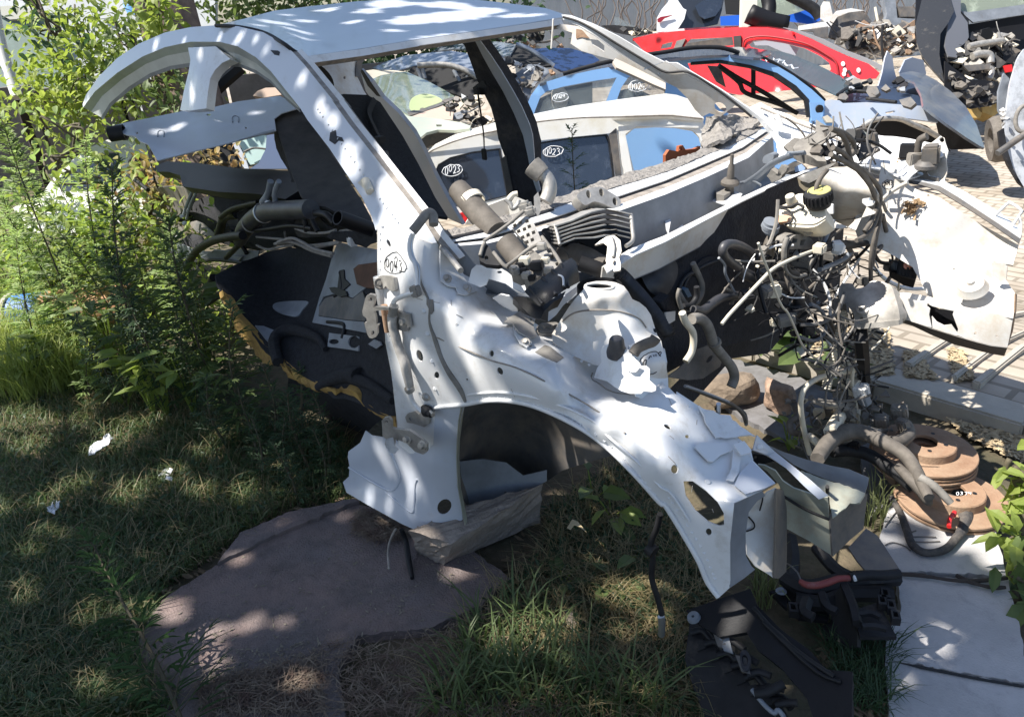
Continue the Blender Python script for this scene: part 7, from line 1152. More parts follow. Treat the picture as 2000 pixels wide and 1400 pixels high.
junk(C11.e,'engine_part',Z('J',(1300,620),(1500,720),(1750,740),(1750,900),(1500,940),(1380,840)),8.1,40,['dark','blk','prim','rubber','dusty'],48,3,13)
C12=Car(-1.4,13,-.45,0,'scrapped_front_end','heap of bare grey wings and gearbox parts left of the black wreck','car wreck',None)
C12.p('backing',Z('J',(290,340),(640,215),(740,100),(1050,150),(1060,450),(760,510),(600,520),(420,400)),Pl(11.3),M['prim'],step=40);C12.p('inner_arch',Z('J',(260,330),(290,230),(340,150),(440,110),(560,110),(640,180),(650,260),(600,230),(480,220),(380,260),(300,350)),Pl(11.6),M['prim']);C12.p('wing_rail',Z('J',(0,230),(250,190),(330,100),(460,75),(580,95),(440,112),(340,152),(280,240),(0,270)),Pl(11.5),M['whited']);C12.p('hanging_flap',Z('J',(0,270),(260,235),(260,340),(150,330),(130,280)),Pl(11.5),M['prim'])
C12.p('strut_mount',Z('J',(200,60),(220,20),(270,20),(300,160),(270,210),(200,170)),Pl(11.5),M['whited'],noise=.01)
for a,m_ in[(((480,370),(760,330),(790,400),(700,450),(540,470)),'dusty'),(((500,460),(560,430),(760,440),(640,500)),'alu'),(((740,-40),(850,-40),(870,160),(1040,170),(1040,340),(800,350),(750,260),(780,120)),'blueg'),(((870,60),(1010,60),(1040,150),(900,150)),'prim')]:C12.p('gearbox_part',Z('J',*a),Pl(10.9),M[m_],th=.1)
junk(C12.e,'gearbox_part',Z('J',(270,330),(640,200),(1040,240),(1060,440),(760,500),(600,520),(400,400)),10.6,130,['dusty','alu','rust','dark','cream','prim','rubber','whited'],46,3,23)
for q,lb in[(Z('J',(1480,950),(1540,930),(1620,1000),(1600,1040),(1520,1040)),'short yellow timber block under the black wreck, left piece'),(Z('J',(1620,900),(1740,910),(1780,980),(1720,1030),(1620,990)),'longer yellow timber block under the black wreck, right piece')]:
 o=solid('timber_block',q,Pl(8.6),mat('yellow timber',(.5,.34,.12),.8,var=.2),None,.2);set_(o,lb,'timber')
C13=Car(2.2,7,-.45,90,'silver_door','silver car door shell standing at the right frame edge, full of scratches','car door',None)
C13.p('door_skin',Z('c',(1960,270),(1920,330),(1890,430),(1870,560),(1850,700),(1870,820),(1900,920),(1950,1020),(2100,1050),(2100,200)),Pl(6.0),mat('silver scratched paint',(.5,.52,.55),.25,coat=.8,dirt=(.12,.12,.12),dscale=9,damt=.42),noise=.003,step=12)
C13.p('door_edge',Z('c',(1850,700),(1870,820),(1905,930),(1960,1025),(1930,1000),(1870,900),(1830,800),(1820,720)),Pl(5.95),M['dark']);C13.t('arm',Z('c',(1990,720),(1900,780),(1815,840)),5.8,.025,M['prim']);C13.t('speaker_ring',ell(*Z('c',(1960,650))[0],16,26,14,.2),5.9,.016,M['dusty'])
C13.p('blue_side',Z('c',(1820,500),(1850,400),(1880,430),(1870,560),(1840,640),(1820,600)),Pl(6.1),M['blueg']);junk(C13.e,'bracket',Z('c',(1840,580),(1870,560),(1860,700),(1830,640)),5.9,8,['white','alu'],47,3,7)
tw=lathe('tyre',P(*Z('c',(1822,760))[0],6.3),(.5,.3,.1),[(.1,-.06),(.17,-.07),(.19,-.03),(.19,.03),(.17,.07),(.1,.06)],M['rubber'],None,32,closed=True);set_(tw,'dusty brown tyre behind the silver door','tyre')
C14=Car(-4.6,1.2,-.15,50,'white_saloon','white saloon half hidden by tall weeds on the left, red tail lamp showing')
s14=Surf([(30,400,6.3),(100,350,6.4),(200,290,6.6),(300,270,6.9),(60,470,6.2),(300,400,6.6),(200,430,6.3)],1e-2)
C14.p('body_side',Z('N',(450,590),(530,470),(680,330),(880,190),(1060,110),(1250,65),(1400,100),(1450,260),(1500,500),(1300,700),(1300,900),(900,1000),(400,1150),(300,1100),(180,900),(130,780),(200,740),(420,640)),s14,wp_,holes=[Z('N',(560,520),(700,390),(900,280),(1060,230),(1160,230),(1190,360),(1220,560),(900,620),(600,620)),Z('N',(1250,320),(1300,265),(1450,262),(1480,500),(1330,620),(1280,500))],step=12)
C14.p('side_window',Z('N',(560,520),(700,390),(900,280),(1060,230),(1160,230),(1190,360),(1220,560),(900,620),(600,620)),lambda x,y:s14(x,y,-.02),gdark,th=.005)
C14.p('tail_lamp',Z('N',(150,880),(200,920),(270,1030),(240,1040),(190,980)),lambda x,y:s14(x,y,.03),M['red'],step=8);C14.p('bumper',Z('N',(280,1060),(420,1080),(440,1160),(340,1150)),lambda x,y:s14(x,y,.03),wp_)
C15=Car(-5.5,3.2,-.3,50,'mint_car','pale mint car wing glimpsed through the gap under the crossmember')
C15.p('front_wing',Z('R',(440,1110),(560,1060),(740,1060),(740,1180),(650,1340),(560,1360),(500,1240)),Pl(5.9),mat('mint paint',(.45,.6,.58),.3,coat=.8),th=.03)
C15.p('door_pillar',Z('R',(380,1130),(430,1130),(500,1260),(550,1400),(500,1400)),Pl(5.7),M['roofw']);C15.t('arch_line',Z('R',(500,1230),(600,1190),(720,1200)),5.85,.008,M['prim']);C15.p('dark_side',Z('R',(100,1180),(380,1120),(500,1400),(40,1400),(60,1250)),Pl(6.0),M['blk'],step=30);C15.p('blue_wing',Z('R',(730,1060),(860,1040),(900,1180),(1000,1400),(560,1400),(650,1340),(720,1200)),Pl(5.7),mat('blue grey wing',(.12,.16,.26),.3,coat=.6))
cm2=mat('weathered concrete panel',(.2,.18,.17),.95,var=.25,vscale=3,bump=.5,bscale=30,dirt=(.12,.11,.1),dscale=2,damt=.45)
def wall(name,x0,x1,ytop,d,zb,m,label,cat,th=.12,d1=None,kind=None,zt=None):
 a=P(x0,ytop,d);b=P(x1,ytop,d1 or d);zt=zt if zt is not None else(a.z+b.z)/2;n=Vector((-(b-a).y,(b-a).x,0)).normalized()*th
 v=[Vector((q.x,q.y,z))+k*n for k in(0,1)for z in(zb,zt)for q in(a,b)]
 o=build(name,v,[(0,1,3,2),(5,4,6,7),(1,5,7,3),(4,0,2,6),(2,3,7,6),(0,4,5,1)],m);set_(o,label,cat,None,kind);return o
fx=[-420,-180,60,262,440,600,760]
for i in range(6):
 wall('concrete_wall',fx[i],fx[i+1]-4,190-12*i,7.4+.25*i,-.4,cm2,['leftmost panel of the grey concrete yard wall, outside the frame edge','grey wall panel left of the dark steel fence post','grey wall panel right of the dark steel fence post','grey wall panel under the cut end of the roof rail','grey wall panel seen between the pillar stub and the windscreen pillar','grey wall panel behind the windscreen pillar'][i],'wall panel',d1=7.65+.25*i)
for i,(x,y0,y1,d)in enumerate([(36,195,400,7.2),(236,190,300,7.4),(255,190,300,7.5)]):
 a=P(x,y0,d);o=box('steel_post',(a.x,a.y,(a.z-.4)/2),(.07 if i==0 else.03,.07 if i==0 else.03,a.z+.4),M['blk']if i else mat('rust black steel',(.03,.02,.018),.8),None);set_(o,['dark rusty steel post standing in the tall weeds on the far left','thin black bar against the wall, under the roof rail end','second thin black bar, just right of the first'][i],'post')
a=P(18,120,7.6);o=tube('white_post',[P(-25,-60,7.6),P(2,90,7.6),P(34,190,7.6)],.055,mat('white painted pipe',(.7,.7,.68),.5));set_(o,'white painted pipe post leaning in front of the garage','post')
G_=thing('garage','pale block garage with a grey green metal door behind the creepers','garage',tuple(P(50,300,10)))
for nm,ol,d,m_ in[('wall',[(-400,-300),(420,-300),(420,240),(-400,300)],10.2,mat('whitewashed wall',(.5,.52,.54),.9,var=.1,vscale=2)),('door',Z('L',(-100,60),(0,80),(60,200),(420,190),(500,330),(620,620),(700,900),(0,1000)),10.0,mat('grey green door paint',(.13,.19,.17),.6,var=.12)),('lintel',Z('L',(-100,80),(100,60),(400,100),(430,180),(100,200),(-50,120)),9.95,mat('pale stone lintel',(.45,.45,.4),.9))]:sheet(nm,ol,Pl(d),m_,G_,.1,step=50,smooth=False)
o=sheet('blue_tarpaulin',Z('L',(1230,-40),(1320,-40),(1380,90),(1360,160),(1290,150),(1240,80)),Pl(9.6),mat('bright blue plastic',(.08,.3,.75),.5),None,.02,step=14,noise=.02);set_(o,'scrap of bright blue tarpaulin between the creepers and the tree trunk','tarpaulin')
o=solid('plywood_crate',Z('R',(590,660),(640,610),(720,580),(880,575),(880,650),(700,680)),Pl(7.0),mat('pinkish plywood',(.6,.45,.36),.8),None,.2);set_(o,'pinkish plywood box behind the crossmember, right of the pillar stub','crate')
o=tube('steel_beam',[P(*q,7.2)for q in Z('R',(200,610),(320,500),(470,370))],.06,M['blk'],seg=6,sub=1);set_(o,'black steel beam leaning on the wall inside the arch of the roof rail','beam')
def leaf(mb,p,d,n,L,W_,fold=.25,tip=.5):
 d=d.normalized();s_=d.cross(n);s_=s_.normalized()if s_.length>1e-5 else d.orthogonal().normalized();n=s_.cross(d)
 a=p;c=p+d*L-n*L*.18;m1=p+d*L*tip*.5;m2=p+d*L*tip*1.3-n*L*.06
 mb.add([a,m1+s_*W_*.42+n*W_*fold,m2+s_*W_*.36+n*W_*fold*.6,c,m2-s_*W_*.36+n*W_*fold*.6,m1-s_*W_*.42+n*W_*fold,m1,m2],[(0,6,1),(1,6,7,2),(2,7,3),(0,5,6),(5,4,7,6),(4,3,7)])
def rv(s=1.0):return Vector((random.gauss(0,s),random.gauss(0,s),random.gauss(0,s)))
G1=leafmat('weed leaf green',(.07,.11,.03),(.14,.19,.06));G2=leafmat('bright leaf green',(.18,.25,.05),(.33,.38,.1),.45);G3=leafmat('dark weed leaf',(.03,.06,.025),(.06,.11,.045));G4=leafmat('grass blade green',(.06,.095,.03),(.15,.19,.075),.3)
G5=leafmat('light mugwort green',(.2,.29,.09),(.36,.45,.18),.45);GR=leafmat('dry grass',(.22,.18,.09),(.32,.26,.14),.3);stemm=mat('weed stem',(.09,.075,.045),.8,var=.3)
def mug(H,nleaf=1.0,L0=.11,lean=.1,seed=0,w_=.011,lobes=3):
 """narrow-lobed weed: returns stem and foliage meshes built at the origin"""
 random.seed(seed);mb=MB();st=MB();n=int(H/.028*nleaf);lx,ly=random.gauss(0,lean),random.gauss(0,lean)
 ax=lambda t:Vector((lx*t*t*H,ly*t*t*H,H*t))+Vector((math.sin(t*5+seed)*.012,math.cos(t*4)*.012,0))
 tubemesh([ax(t/8)for t in range(9)],[.006,.0055,.005,.004,.003,.002],5,2,mb=st)
 for i in range(n):
  t=.12+.88*(i+random.random())/n;p=ax(t);a=i*2.4+random.gauss(0,.3);up_=.35+.9*max(0,t-.6)/.4
  d=Vector((math.cos(a),math.sin(a),up_+random.gauss(0,.2))).normalized();L=L0*(1.15-.75*t)*random.uniform(.7,1.2);nrm=Vector((0,0,1))+rv(.25)
  tubemesh([p,p+d*L*.5],.0012,3,1,mb=st);side_=d.cross(Vector((0,0,1))).normalized()
  leaf(mb,p+d*L*.35,d-Vector((0,0,.25)),nrm,L*.8,w_)
  for k in range(lobes):
   q=p+d*L*(.2+.22*k)
   for sg in(-1,1):leaf(mb,q,d+side_*sg*(1.1-.25*k)-Vector((0,0,.1)),nrm,L*(.5-.07*k),w_*.8)
 return st,mb
def plant(name,label,cat,base_,st,mb,sm_,lm,group=None):
 t=thing(name,label,cat,tuple(base_),group);o1=build('stem',[Vector(v)+Vector(base_)for v in st.v],st.f,sm_,t);o2=build('foliage',[Vector(v)+Vector(base_)for v in mb.v],mb.f,lm,t);return t
def dup(root,loc,rz,sc=1.0,label=None,lm=None):
 r=root.copy();SC.collection.objects.link(r);r.location=loc;r.rotation_euler=(random.gauss(0,.08),random.gauss(0,.08),rz);r.scale=(sc,sc,sc)
 if label:r['label']=label
 for ch in root.children:
  c=ch.copy();SC.collection.objects.link(c);c.parent=r
  if lm and ch.name.startswith('foliage'):c.material_slots[0].link='OBJECT';c.material_slots[0].material=lm
 return r
gp_=lambda px,py,z=0:P(px,py,'z',z)
protos=[]
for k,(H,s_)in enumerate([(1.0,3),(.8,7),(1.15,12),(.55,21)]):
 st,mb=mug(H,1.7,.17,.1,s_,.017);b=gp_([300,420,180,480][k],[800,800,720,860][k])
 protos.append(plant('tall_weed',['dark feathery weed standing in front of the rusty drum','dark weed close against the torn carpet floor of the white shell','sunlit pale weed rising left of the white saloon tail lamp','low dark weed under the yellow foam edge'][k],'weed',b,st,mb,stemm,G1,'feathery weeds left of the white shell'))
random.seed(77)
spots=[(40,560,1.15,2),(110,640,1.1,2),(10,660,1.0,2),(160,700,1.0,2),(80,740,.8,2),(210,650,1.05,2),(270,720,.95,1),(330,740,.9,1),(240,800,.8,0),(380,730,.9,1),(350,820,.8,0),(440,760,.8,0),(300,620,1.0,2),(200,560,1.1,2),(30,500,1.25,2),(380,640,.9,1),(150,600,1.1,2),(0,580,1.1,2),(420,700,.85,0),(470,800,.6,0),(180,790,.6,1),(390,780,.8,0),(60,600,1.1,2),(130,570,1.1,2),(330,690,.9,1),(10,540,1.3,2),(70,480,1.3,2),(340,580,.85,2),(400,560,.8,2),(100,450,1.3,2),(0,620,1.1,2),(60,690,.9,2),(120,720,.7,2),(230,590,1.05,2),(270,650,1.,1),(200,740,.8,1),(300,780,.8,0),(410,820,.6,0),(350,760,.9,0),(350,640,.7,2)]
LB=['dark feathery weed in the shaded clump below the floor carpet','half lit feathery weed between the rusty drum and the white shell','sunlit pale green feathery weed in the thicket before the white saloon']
for(x,y,sc,b)in spots:dup(random.choice(protos),gp_(x,y),random.random()*6.3,sc*random.uniform(.7,.95)*[.85,.85,1][b]*(.85 if y<600 else 1),LB[b],[G3,random.choice([G1,G5]),G5][b])  # leaf tone carries the light: dark copy in shade, pale copy in sun
ON='first second third fourth fifth sixth seventh eighth ninth tenth eleventh twelfth thirteenth fourteenth fifteenth sixteenth seventeenth eighteenth nineteenth twentieth'.split()
def relabel(prefix,fmt):
 L=[(proj(o.location),o)for o in bpy.data.objects if o.parent is None and o.name.startswith(prefix)and o.get('group')];rows=[[],[],[]]
 ys_=sorted(a[0][1]for a in L)
 for a in L:rows[min(2,3*ys_.index(a[0][1])//len(ys_))].append(a)
 for k,rw in enumerate(rows):
  for i,(q,o)in enumerate(sorted(rw,key=lambda a:a[0][0])):o['label']=fmt[k]%ON[min(i,19)]
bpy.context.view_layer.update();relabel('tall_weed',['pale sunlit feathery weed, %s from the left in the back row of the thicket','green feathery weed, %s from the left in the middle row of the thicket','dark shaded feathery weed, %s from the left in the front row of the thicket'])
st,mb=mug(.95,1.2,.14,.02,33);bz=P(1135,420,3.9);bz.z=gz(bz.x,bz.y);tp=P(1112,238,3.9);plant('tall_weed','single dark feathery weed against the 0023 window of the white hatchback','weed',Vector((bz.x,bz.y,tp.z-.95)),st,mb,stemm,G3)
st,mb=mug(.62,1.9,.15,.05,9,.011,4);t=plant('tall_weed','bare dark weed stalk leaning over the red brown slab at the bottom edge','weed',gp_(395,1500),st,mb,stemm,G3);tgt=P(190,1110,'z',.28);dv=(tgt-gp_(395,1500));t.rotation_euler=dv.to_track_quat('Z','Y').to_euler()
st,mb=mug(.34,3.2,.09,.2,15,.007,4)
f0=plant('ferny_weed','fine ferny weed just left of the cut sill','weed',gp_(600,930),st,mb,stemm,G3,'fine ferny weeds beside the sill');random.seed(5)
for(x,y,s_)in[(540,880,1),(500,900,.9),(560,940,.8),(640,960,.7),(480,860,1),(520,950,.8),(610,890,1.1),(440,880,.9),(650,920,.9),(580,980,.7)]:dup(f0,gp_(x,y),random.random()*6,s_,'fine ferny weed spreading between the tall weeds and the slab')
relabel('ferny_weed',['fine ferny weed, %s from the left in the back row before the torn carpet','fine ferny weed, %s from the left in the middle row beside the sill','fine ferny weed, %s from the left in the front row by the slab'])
def rosette(name,label,base_,n,L,W_,h,lm,up_=.9,seed=0,group=None):
 random.seed(seed);mb=MB();st=MB()
 for i in range(n):
  a=i*2.4+random.gauss(0,.3);p=Vector((0,0,0));q=Vector((math.cos(a)*L*.5,math.sin(a)*L*.5,h*random.uniform(.6,1.1)));tubemesh([p,q*.5+Vector((0,0,.01)),q],.0022,4,2,mb=st);leaf(mb,q,Vector((math.cos(a),math.sin(a),up_*random.uniform(0,.6))),Vector((0,0,1))+rv(.3),L*random.uniform(.8,1.2),W_*random.uniform(.8,1.2),.12)
 return plant(name,label,'plant',base_,st,mb,G2,lm,group)
for(x,y,n,L,W_,h,m_,lb)in[(1195,1020,6,.075,.045,.07,G2,'bright green lobed sprout lit under the wheel arch'),(1160,985,3,.11,.05,.1,G1,'dark broad leaves beside the bright lobed sprout'),(1100,1150,5,.05,.035,.05,G1,'small round-leaved seedling in the shade left of the hanging cable'),(1200,1160,6,.06,.04,.05,G1,'round-leaved seedling between the hanging cable and the grey stone'),(1250,1100,4,.08,.04,.05,G1,'long dark leaf cluster behind the hanging cable'),(1540,880,9,.06,.035,.09,G2,'bright leaves sprouting behind the open steel box rail'),(250,800,9,.09,.045,.12,G1,'broad-leaved weed at the foot of the shaded weeds'),(1480,700,9,.12,.09,.1,G1,'dark maple-shaped leaves in the shade of the bulkhead'),(1570,715,10,.12,.1,.08,G1,'dark lobed leaves left of the hanging corrugated pipe'),(1640,740,6,.08,.07,.05,G1,'low leaves under the hanging corrugated pipe')]:
 rosette('seedling',lb,gp_(x,y),n,L,W_,h,m_,seed=int(x))
def creeper(name,label,pts,n,sz,m_,seed,cat='climbing plant',spread=.2,grp=None):
 """stems along a path with heaps of leaves round them"""
 random.seed(seed);c=sum(pts,Vector())/len(pts);t=thing(name,label,cat,(c.x,c.y,min(p.z for p in pts)),grp);st=MB();mb=MB();q=[Vector(a)for a in cat2([tuple(p)for p in pts],8)]
 for k in range(3):tubemesh([p+rv(spread*.25)for p in q[::4]],.008,5,3,mb=st)
 for i in range(n):
  p=random.choice(q)+rv(spread);leaf(mb,p,rv()+Vector((0,0,-.3)),Vector((0,0,1))+rv(.6)+SDIR*.5,sz*random.uniform(.6,1.3),sz*.6*random.uniform(.7,1.2),.15)
 st.build('stem',stemm,t,True);mb.build('foliage',m_,t);return t
pth=lambda d,*q:[P(x,y,d)for x,y in q]
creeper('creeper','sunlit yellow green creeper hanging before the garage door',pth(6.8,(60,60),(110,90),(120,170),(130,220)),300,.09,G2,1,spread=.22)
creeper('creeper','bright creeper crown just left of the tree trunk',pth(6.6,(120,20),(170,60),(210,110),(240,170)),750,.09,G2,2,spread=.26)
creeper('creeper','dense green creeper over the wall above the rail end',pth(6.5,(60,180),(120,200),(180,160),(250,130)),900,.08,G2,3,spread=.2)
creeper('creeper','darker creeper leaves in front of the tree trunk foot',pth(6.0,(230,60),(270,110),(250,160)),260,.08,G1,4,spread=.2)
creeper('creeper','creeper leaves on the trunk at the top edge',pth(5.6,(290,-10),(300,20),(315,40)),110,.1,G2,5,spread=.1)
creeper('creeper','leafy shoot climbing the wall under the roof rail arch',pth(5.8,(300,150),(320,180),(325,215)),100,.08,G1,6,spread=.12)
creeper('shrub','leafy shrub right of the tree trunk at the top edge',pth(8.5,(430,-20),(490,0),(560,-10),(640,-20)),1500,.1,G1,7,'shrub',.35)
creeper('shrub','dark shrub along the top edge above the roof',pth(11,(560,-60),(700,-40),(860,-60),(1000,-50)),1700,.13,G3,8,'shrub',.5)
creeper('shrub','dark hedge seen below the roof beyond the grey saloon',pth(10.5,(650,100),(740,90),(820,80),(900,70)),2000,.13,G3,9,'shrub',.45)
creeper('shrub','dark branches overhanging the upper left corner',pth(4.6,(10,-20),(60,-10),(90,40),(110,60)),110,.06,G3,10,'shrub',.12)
creeper('red_creeper','yellow and rust-red leaves of a creeper beside the white saloon',pth(4.6,(280,340),(300,370),(310,400),(270,440),(250,500)),480,.055,leafmat('autumn leaf',(.25,.14,.06),(.3,.34,.1),.45),11,spread=.12)
creeper('red_creeper','rust-yellow leaves glimpsed under the crossmember',pth(5.2,(380,300),(420,310),(450,325)),120,.06,leafmat('autumn leaf bright',(.34,.2,.1),(.38,.36,.15),.45),12,spread=.08)
creeper('bush','yellow green low bush behind the tall dark weeds',pth(4.3,(200,400),(240,470),(270,540),(220,580)),1300,.06,G2,13,'bush',.24)
creeper('bush','bright low growth behind the hanging black hoses',pth(3.9,(380,560),(430,580),(480,640),(440,690)),700,.05,G2,14,'bush',.16)
creeper('leafy_plant','bright ovate leaves at the right edge beside the brake discs',pth(1.95,(1975,905),(1995,935),(2005,965)),34,.062,G2,15,'plant',.028)
creeper('leafy_plant','green ovate leaves at the right edge beside the grey slab',pth(1.9,(1990,1000),(1998,1050),(2004,1095)),50,.058,G2,16,'plant',.03)
creeper('leafy_plant','shaded leaves at the lower right edge beyond the twig joint',pth(1.9,(2000,1130),(2010,1180),(2020,1230)),50,.07,G1,17,'plant',.05)
creeper('bush','pale yellow green thicket in front of the white saloon boot',pth(5.0,(20,460),(60,520),(140,540),(110,500)),420,.07,G5,18,'bush',.28)
creeper('bush','pale leafy growth left of the crossmember end',pth(4.8,(120,230),(160,290),(100,330),(180,350)),110,.07,G5,19,'bush',.22)
creeper('bush','sunlit leaves between the tall weeds above the drum',pth(4.2,(130,480),(200,520),(170,570),(90,540)),800,.055,G2,20,'bush',.18)
random.seed(71)
for i in range(16):
 x,y=random.uniform(60,460),random.uniform(560,830);rosette('broad_leaf_weed','x',gp_(x,y),16,.1,.045,random.uniform(.2,.5),[G1,G2,G5][i%3],seed=i)
bark=mat('rough brown bark',(.12,.085,.07),.95,col2=(.2,.15,.12),vscale=12,bump=1,bscale=22)
TR=thing('tree','thick rough-barked tree trunk rising behind the roof rail','tree',tuple(P(400,400,7.0)))
tubemesh([P(410,420,7.0),P(385,260,7.0),P(350,120,7.0),P(320,0,7.0),P(280,-160,7.0),P(240,-400,7)],[.34,.3,.27,.26,.24,.2],18,6).build('trunk',bark,TR,True)
tubemesh([P(330,140,6.7),P(290,60,6.7),P(255,-40,6.7),P(200,-200,6.7)],[.07,.06,.05],10,4).build('branch',bark,TR,True)
mb=MB();random.seed(6);cc_=P(220,-520,7.2)
for i in range(2600):leaf(mb,cc_+Vector((random.gauss(0,1.1),random.gauss(0,1.1),random.gauss(.3,.6))),rv(),Vector((0,0,1))+rv(.5),.13,.08)
mb.build('crown',G1,TR)
q_=sorted([o for o in bpy.data.objects if o.name.startswith('broad_leaf_weed')],key=lambda o:proj(o.location)[0])
for i,o in enumerate(q_):o['label']='%s from the left of the broad-leaved weeds mixed into the thicket'%ON[i];o['group']='broad-leaved weeds in the thicket'
def blades(name,n,gens,m_,label,hmin,hmax,wd=.0028,lean=.6):
 mb=MB()
 for i in range(n):
  q=random.choice(gens)()
  if q is None:continue
  x,y,z=q;H=random.uniform(hmin,hmax);a=random.random()*6.28;b=Vector((math.cos(a),math.sin(a),0));ln=random.uniform(.15,lean)*H;s_=Vector((-b.y,b.x,0))*wd*random.uniform(.6,1.3);p=Vector((x,y,z-.01))
  p1=p+Vector((0,0,H*.5))+b*ln*.25;p2=p+Vector((0,0,H*.85))+b*ln*.7;p3=p+Vector((0,0,H*(1-.15*random.random())))+b*ln*1.2
  mb.add([p-s_,p+s_,p1-s_*.9,p1+s_*.9,p2-s_*.6,p2+s_*.6,p3],[(0,1,3,2),(2,3,5,4),(4,5,6)])
 o=mb.build(name,m_);set_(o,label,None,None,'stuff')
random.seed(14);L1=[(0,780),(480,840),(680,880),(690,985),(560,995),(420,1085),(320,1150),(270,1270),(360,1400),(-20,1420)];L2=[(-20,560),(240,600),(420,800),(690,860),(660,900),(0,800)]
C_=[(940,1190),(1070,1080),(1300,1180),(1350,1300),(1400,1400),(830,1400),(880,1300)];C2_=[(1060,1010),(1230,900),(1390,1160),(1340,1240),(1100,1150)]
P_=lambda q:polyrand(q,0)
blades('grass',26000,[P_(L1),P_(L1),P_(L1),P_(L2)],G4,'short dark green grass on the shaded left ground',.02,.075,.0016,1.2)
blades('dry_grass',15000,[P_(L1),P_(L2),P_(C2_),P_(C_)],GR,'dead straw-coloured grass mixed through the turf',.02,.09,.0013,1.8)
blades('tall_grass',2600,[P_([(-20,580),(180,640),(200,760),(60,800),(-20,790)])],leafmat('yellow green grass',(.2,.25,.06),(.34,.38,.12),.4),'pale sunlit tall grass below the drum',.12,.34,.003,.8)
blades('grass_tuft',620,[P_([(960,1190),(1060,1210),(1120,1300),(1060,1400),(900,1400),(900,1300)]),P_([(860,1340),(1200,1330),(1340,1400),(860,1420)])],G4,'longer fresh green grass tufts in the bottom centre',.06,.17,.003,.9)
blades('sparse_grass',3600,[P_(C_),P_(C2_),P_([(1600,1230),(1740,1240),(1740,1400),(1640,1400)]),P_([(0,1000),(300,1150),(250,1400),(0,1400)])],G3,'sparse grass under the wheel arch and around the plastic',.03,.09,.0016,1.2)
blades('edge_grass',120,[P_([(1700,975),(1730,985),(1725,1040),(1690,1030)]),P_([(1470,1130),(1520,1150),(1510,1200),(1470,1190)])],leafmat('lit grass',(.12,.15,.06),(.22,.24,.11),.4),'small lit grass tufts by the steel box rail',.06,.16,.0022,.7)
mb=MB();random.seed(19)
for i in range(9000):
 q=random.choice([P_(L1),P_(L1),P_(L2),P_(C_),P_(C2_)])()
 if q:p=Vector(q);leaf(mb,p+Vector((0,0,random.uniform(.0,.04))),rv()+Vector((0,0,.4)),Vector((0,0,1))+rv(.5),random.uniform(.012,.035),random.uniform(.007,.018),.1)
o=mb.build('ground_cover',G3);set_(o,'low small-leaved ground cover among the grass',None,None,'stuff')
kx,ky=SDIR.x/SDIR.z,SDIR.y/SDIR.z
def sh(p):return(p.x-kx*p.z,p.y-ky*p.z)
Sp=[(-3.6,-2.3),(-2.9,-1.3),(-2.3,-.95),(-2.15,-.5),(-2.9,.1),(-2.9,.6),(-2.3,1.6),(-.72,1.65),(-.7,1.2),(-.85,.72),(-.5,.32),(-.27,.03),(-.22,-.15),(-.12,-.36),(.05,-.42),(.35,-.43),(.5,-.44),(.6,-.42),(.57,-.3),(.55,-.18),(.42,-.1),(.44,.14),(1.0,.3),(2.4,.1),(2.6,-3.2),(-3.2,-4)]
holes=[(P(x,y,'z',.03),r)for x,y,r in[(890,1110,.035),(325,1188,.045),(415,1232,.03),(488,1212,.028),(552,1212,.024),(466,1088,.03),(1010,1260,.05),(1060,1240,.06),(1100,1230,.05),(1215,1165,.05),(1300,1035,.05),(1290,1060,.04),(1490,1145,.03),(1640,1270,.05),(1520,1310,.03),(1160,1050,.04),(1200,1000,.05),(240,840,.1),(120,960,.04),(200,868,.07),(60,860,.08),(300,1090,.02),(600,1330,.02),(1290,1220,.03),(30,820,.12)]]
random.seed(58);holes+=[(P(random.uniform(-50,680),random.uniform(770,1010),'z',.03),random.uniform(.015,.05))for _ in range(46)]+[(P(random.uniform(0,420),random.uniform(980,1380),'z',.03),random.uniform(.01,.03))for _ in range(22)]+[(P(random.uniform(940,1330),random.uniform(1050,1390),'z',.03),random.uniform(.01,.028))for _ in range(16)]
holes+=[(gs(x,y),r)for x,y,r in[(585,158,.022),(626,213,.026),(650,238,.022),(683,312,.045),(470,70,.02),(500,75,.014),(430,72,.016),(455,90,.012),(520,95,.014),(385,100,.02),(300,95,.014),(360,80,.012),(372,180,.03)]]+[(cm(x,y),r)for x,y,r in[(350,247,.03),(310,258,.025),(495,220,.022),(440,232,.02)]]
holes+=[(sill(x,y),r)for x,y,r in[(795,925,.03),(818,945,.018),(720,975,.02),(760,985,.018),(800,1000,.014),(740,880,.02),(760,900,.016)]]+[(roof_s(x,y),r)for x,y,r in[(540,45,.06),(600,42,.04),(585,62,.035),(590,75,.025),(505,50,.03),(690,43,.04),(760,8,.1),(640,20,.05),(560,30,.03),(800,42,.09),(845,36,.12),(890,32,.12),(940,22,.09),(1000,32,.05),(870,10,.1),(720,22,.06),(1045,30,.04),(770,60,.03)]]+[(side(x,y),r)for x,y,r in[(762,540,.03),(770,620,.03),(800,760,.03),(850,790,.025),(930,725,.05),(1000,770,.04),(860,730,.035),(790,700,.03),(750,480,.03),(1200,840,.04),(1260,900,.05)]]+[(P(1490,1040,'y',-.55),.035),(P(1480,985,'y',-.56),.03),(P(1690,1020,'y',-.28),.025),(P(1590,950,'y',-.42),.03),(P(1000,890,'y',-.4),.03)]
H_=[(*sh(p),r)for p,r in holes]
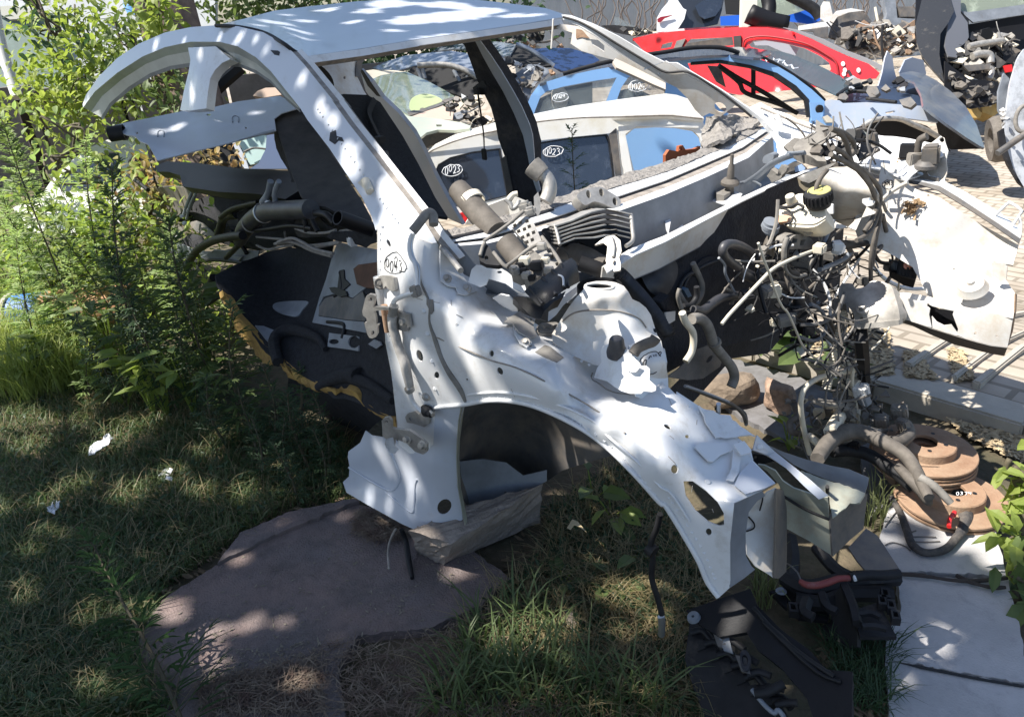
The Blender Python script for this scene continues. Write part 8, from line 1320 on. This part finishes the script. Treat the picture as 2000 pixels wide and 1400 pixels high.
blobs=[(*sh(side(x,y)),r)for x,y,r in[(905,750,.03),(850,650,.035),(1065,735,.035),(1100,790,.03),(1190,750,.04),(1040,800,.03),(955,660,.025),(880,560,.02),(1000,655,.02),(1130,830,.03),(1010,610,.02),(1400,900,.03),(1320,1060,.03),(1290,960,.02)]]+[(*sh(P(1880,1120,'z',.03)),.06),(*sh(P(1780,1040,'z',.03)),.03),(*sh(P(1800,1100,'z',.03)),.05)]
mb=MB();random.seed(23)  # unseen tree crown: leaves placed for the wanted shade, gaps at sun spots
def cleaf(x0,y0):
 z=random.uniform(3.9,5.4);p=Vector((x0+kx*z,y0+ky*z,z));L=random.uniform(.06,.1);d=rv();d=(d-SDIR*d.dot(SDIR)*.6).normalized();n=(SDIR+rv(.35)).normalized();s_=d.cross(n).normalized()*L*.33
 mb.add([p-d*L*.5,p+s_,p+d*L*.5-n*L*.1,p-s_],[(0,1,2,3)])
n_=0
while n_<140000:
 x0,y0=random.uniform(-3.6,2.6),random.uniform(-4,1.7);n_+=1
 if y0<-2 and n_%3:continue
 if not inside(x0+random.gauss(0,.025),y0+random.gauss(0,.025),Sp):continue
 if any((x0-a)**2+(y0-b)**2<(r+.02)**2 for a,b,r in H_):continue
 cleaf(x0,y0)
for a,b,r in blobs:
 for k in range(int(1300*r)):cleaf(a+random.gauss(0,r*.7),b+random.gauss(0,r*.7))
CT=thing('tree','leafy tree out of view overhead, its crown shaped to throw the dappled shade','tree',(-2.9,-4.6,0));mb.build('crown',leafmat('tree leaf',(.05,.09,.03),(.08,.13,.04),.12),CT)
tb=tubemesh([Vector(a)for a in[(-2.9,-4.6,-.1),(-2.85,-4.5,1.5),(-2.6,-4.2,3),(-2.3,-3.8,4.2)]],[.2,.16,.13,.08],14,4)
for a in[(-4,-4.4,4.6),(-1,-4,4.8),(-.4,-4.8,4.6),(-2.6,-3.2,4.9),(-3.3,-5.6,4.5),(-1.4,-5.2,4.7),(-3.2,-3.2,4.6)]:tubemesh([Vector((-2.5,-4.1,3.3)),Vector((-2.5,-4.1,3.3)).lerp(Vector(a),.5)+Vector((0,0,.25)),Vector(a)],[.05,.03,.012],7,4,mb=tb)
tb.build('trunk',bark,CT,True)
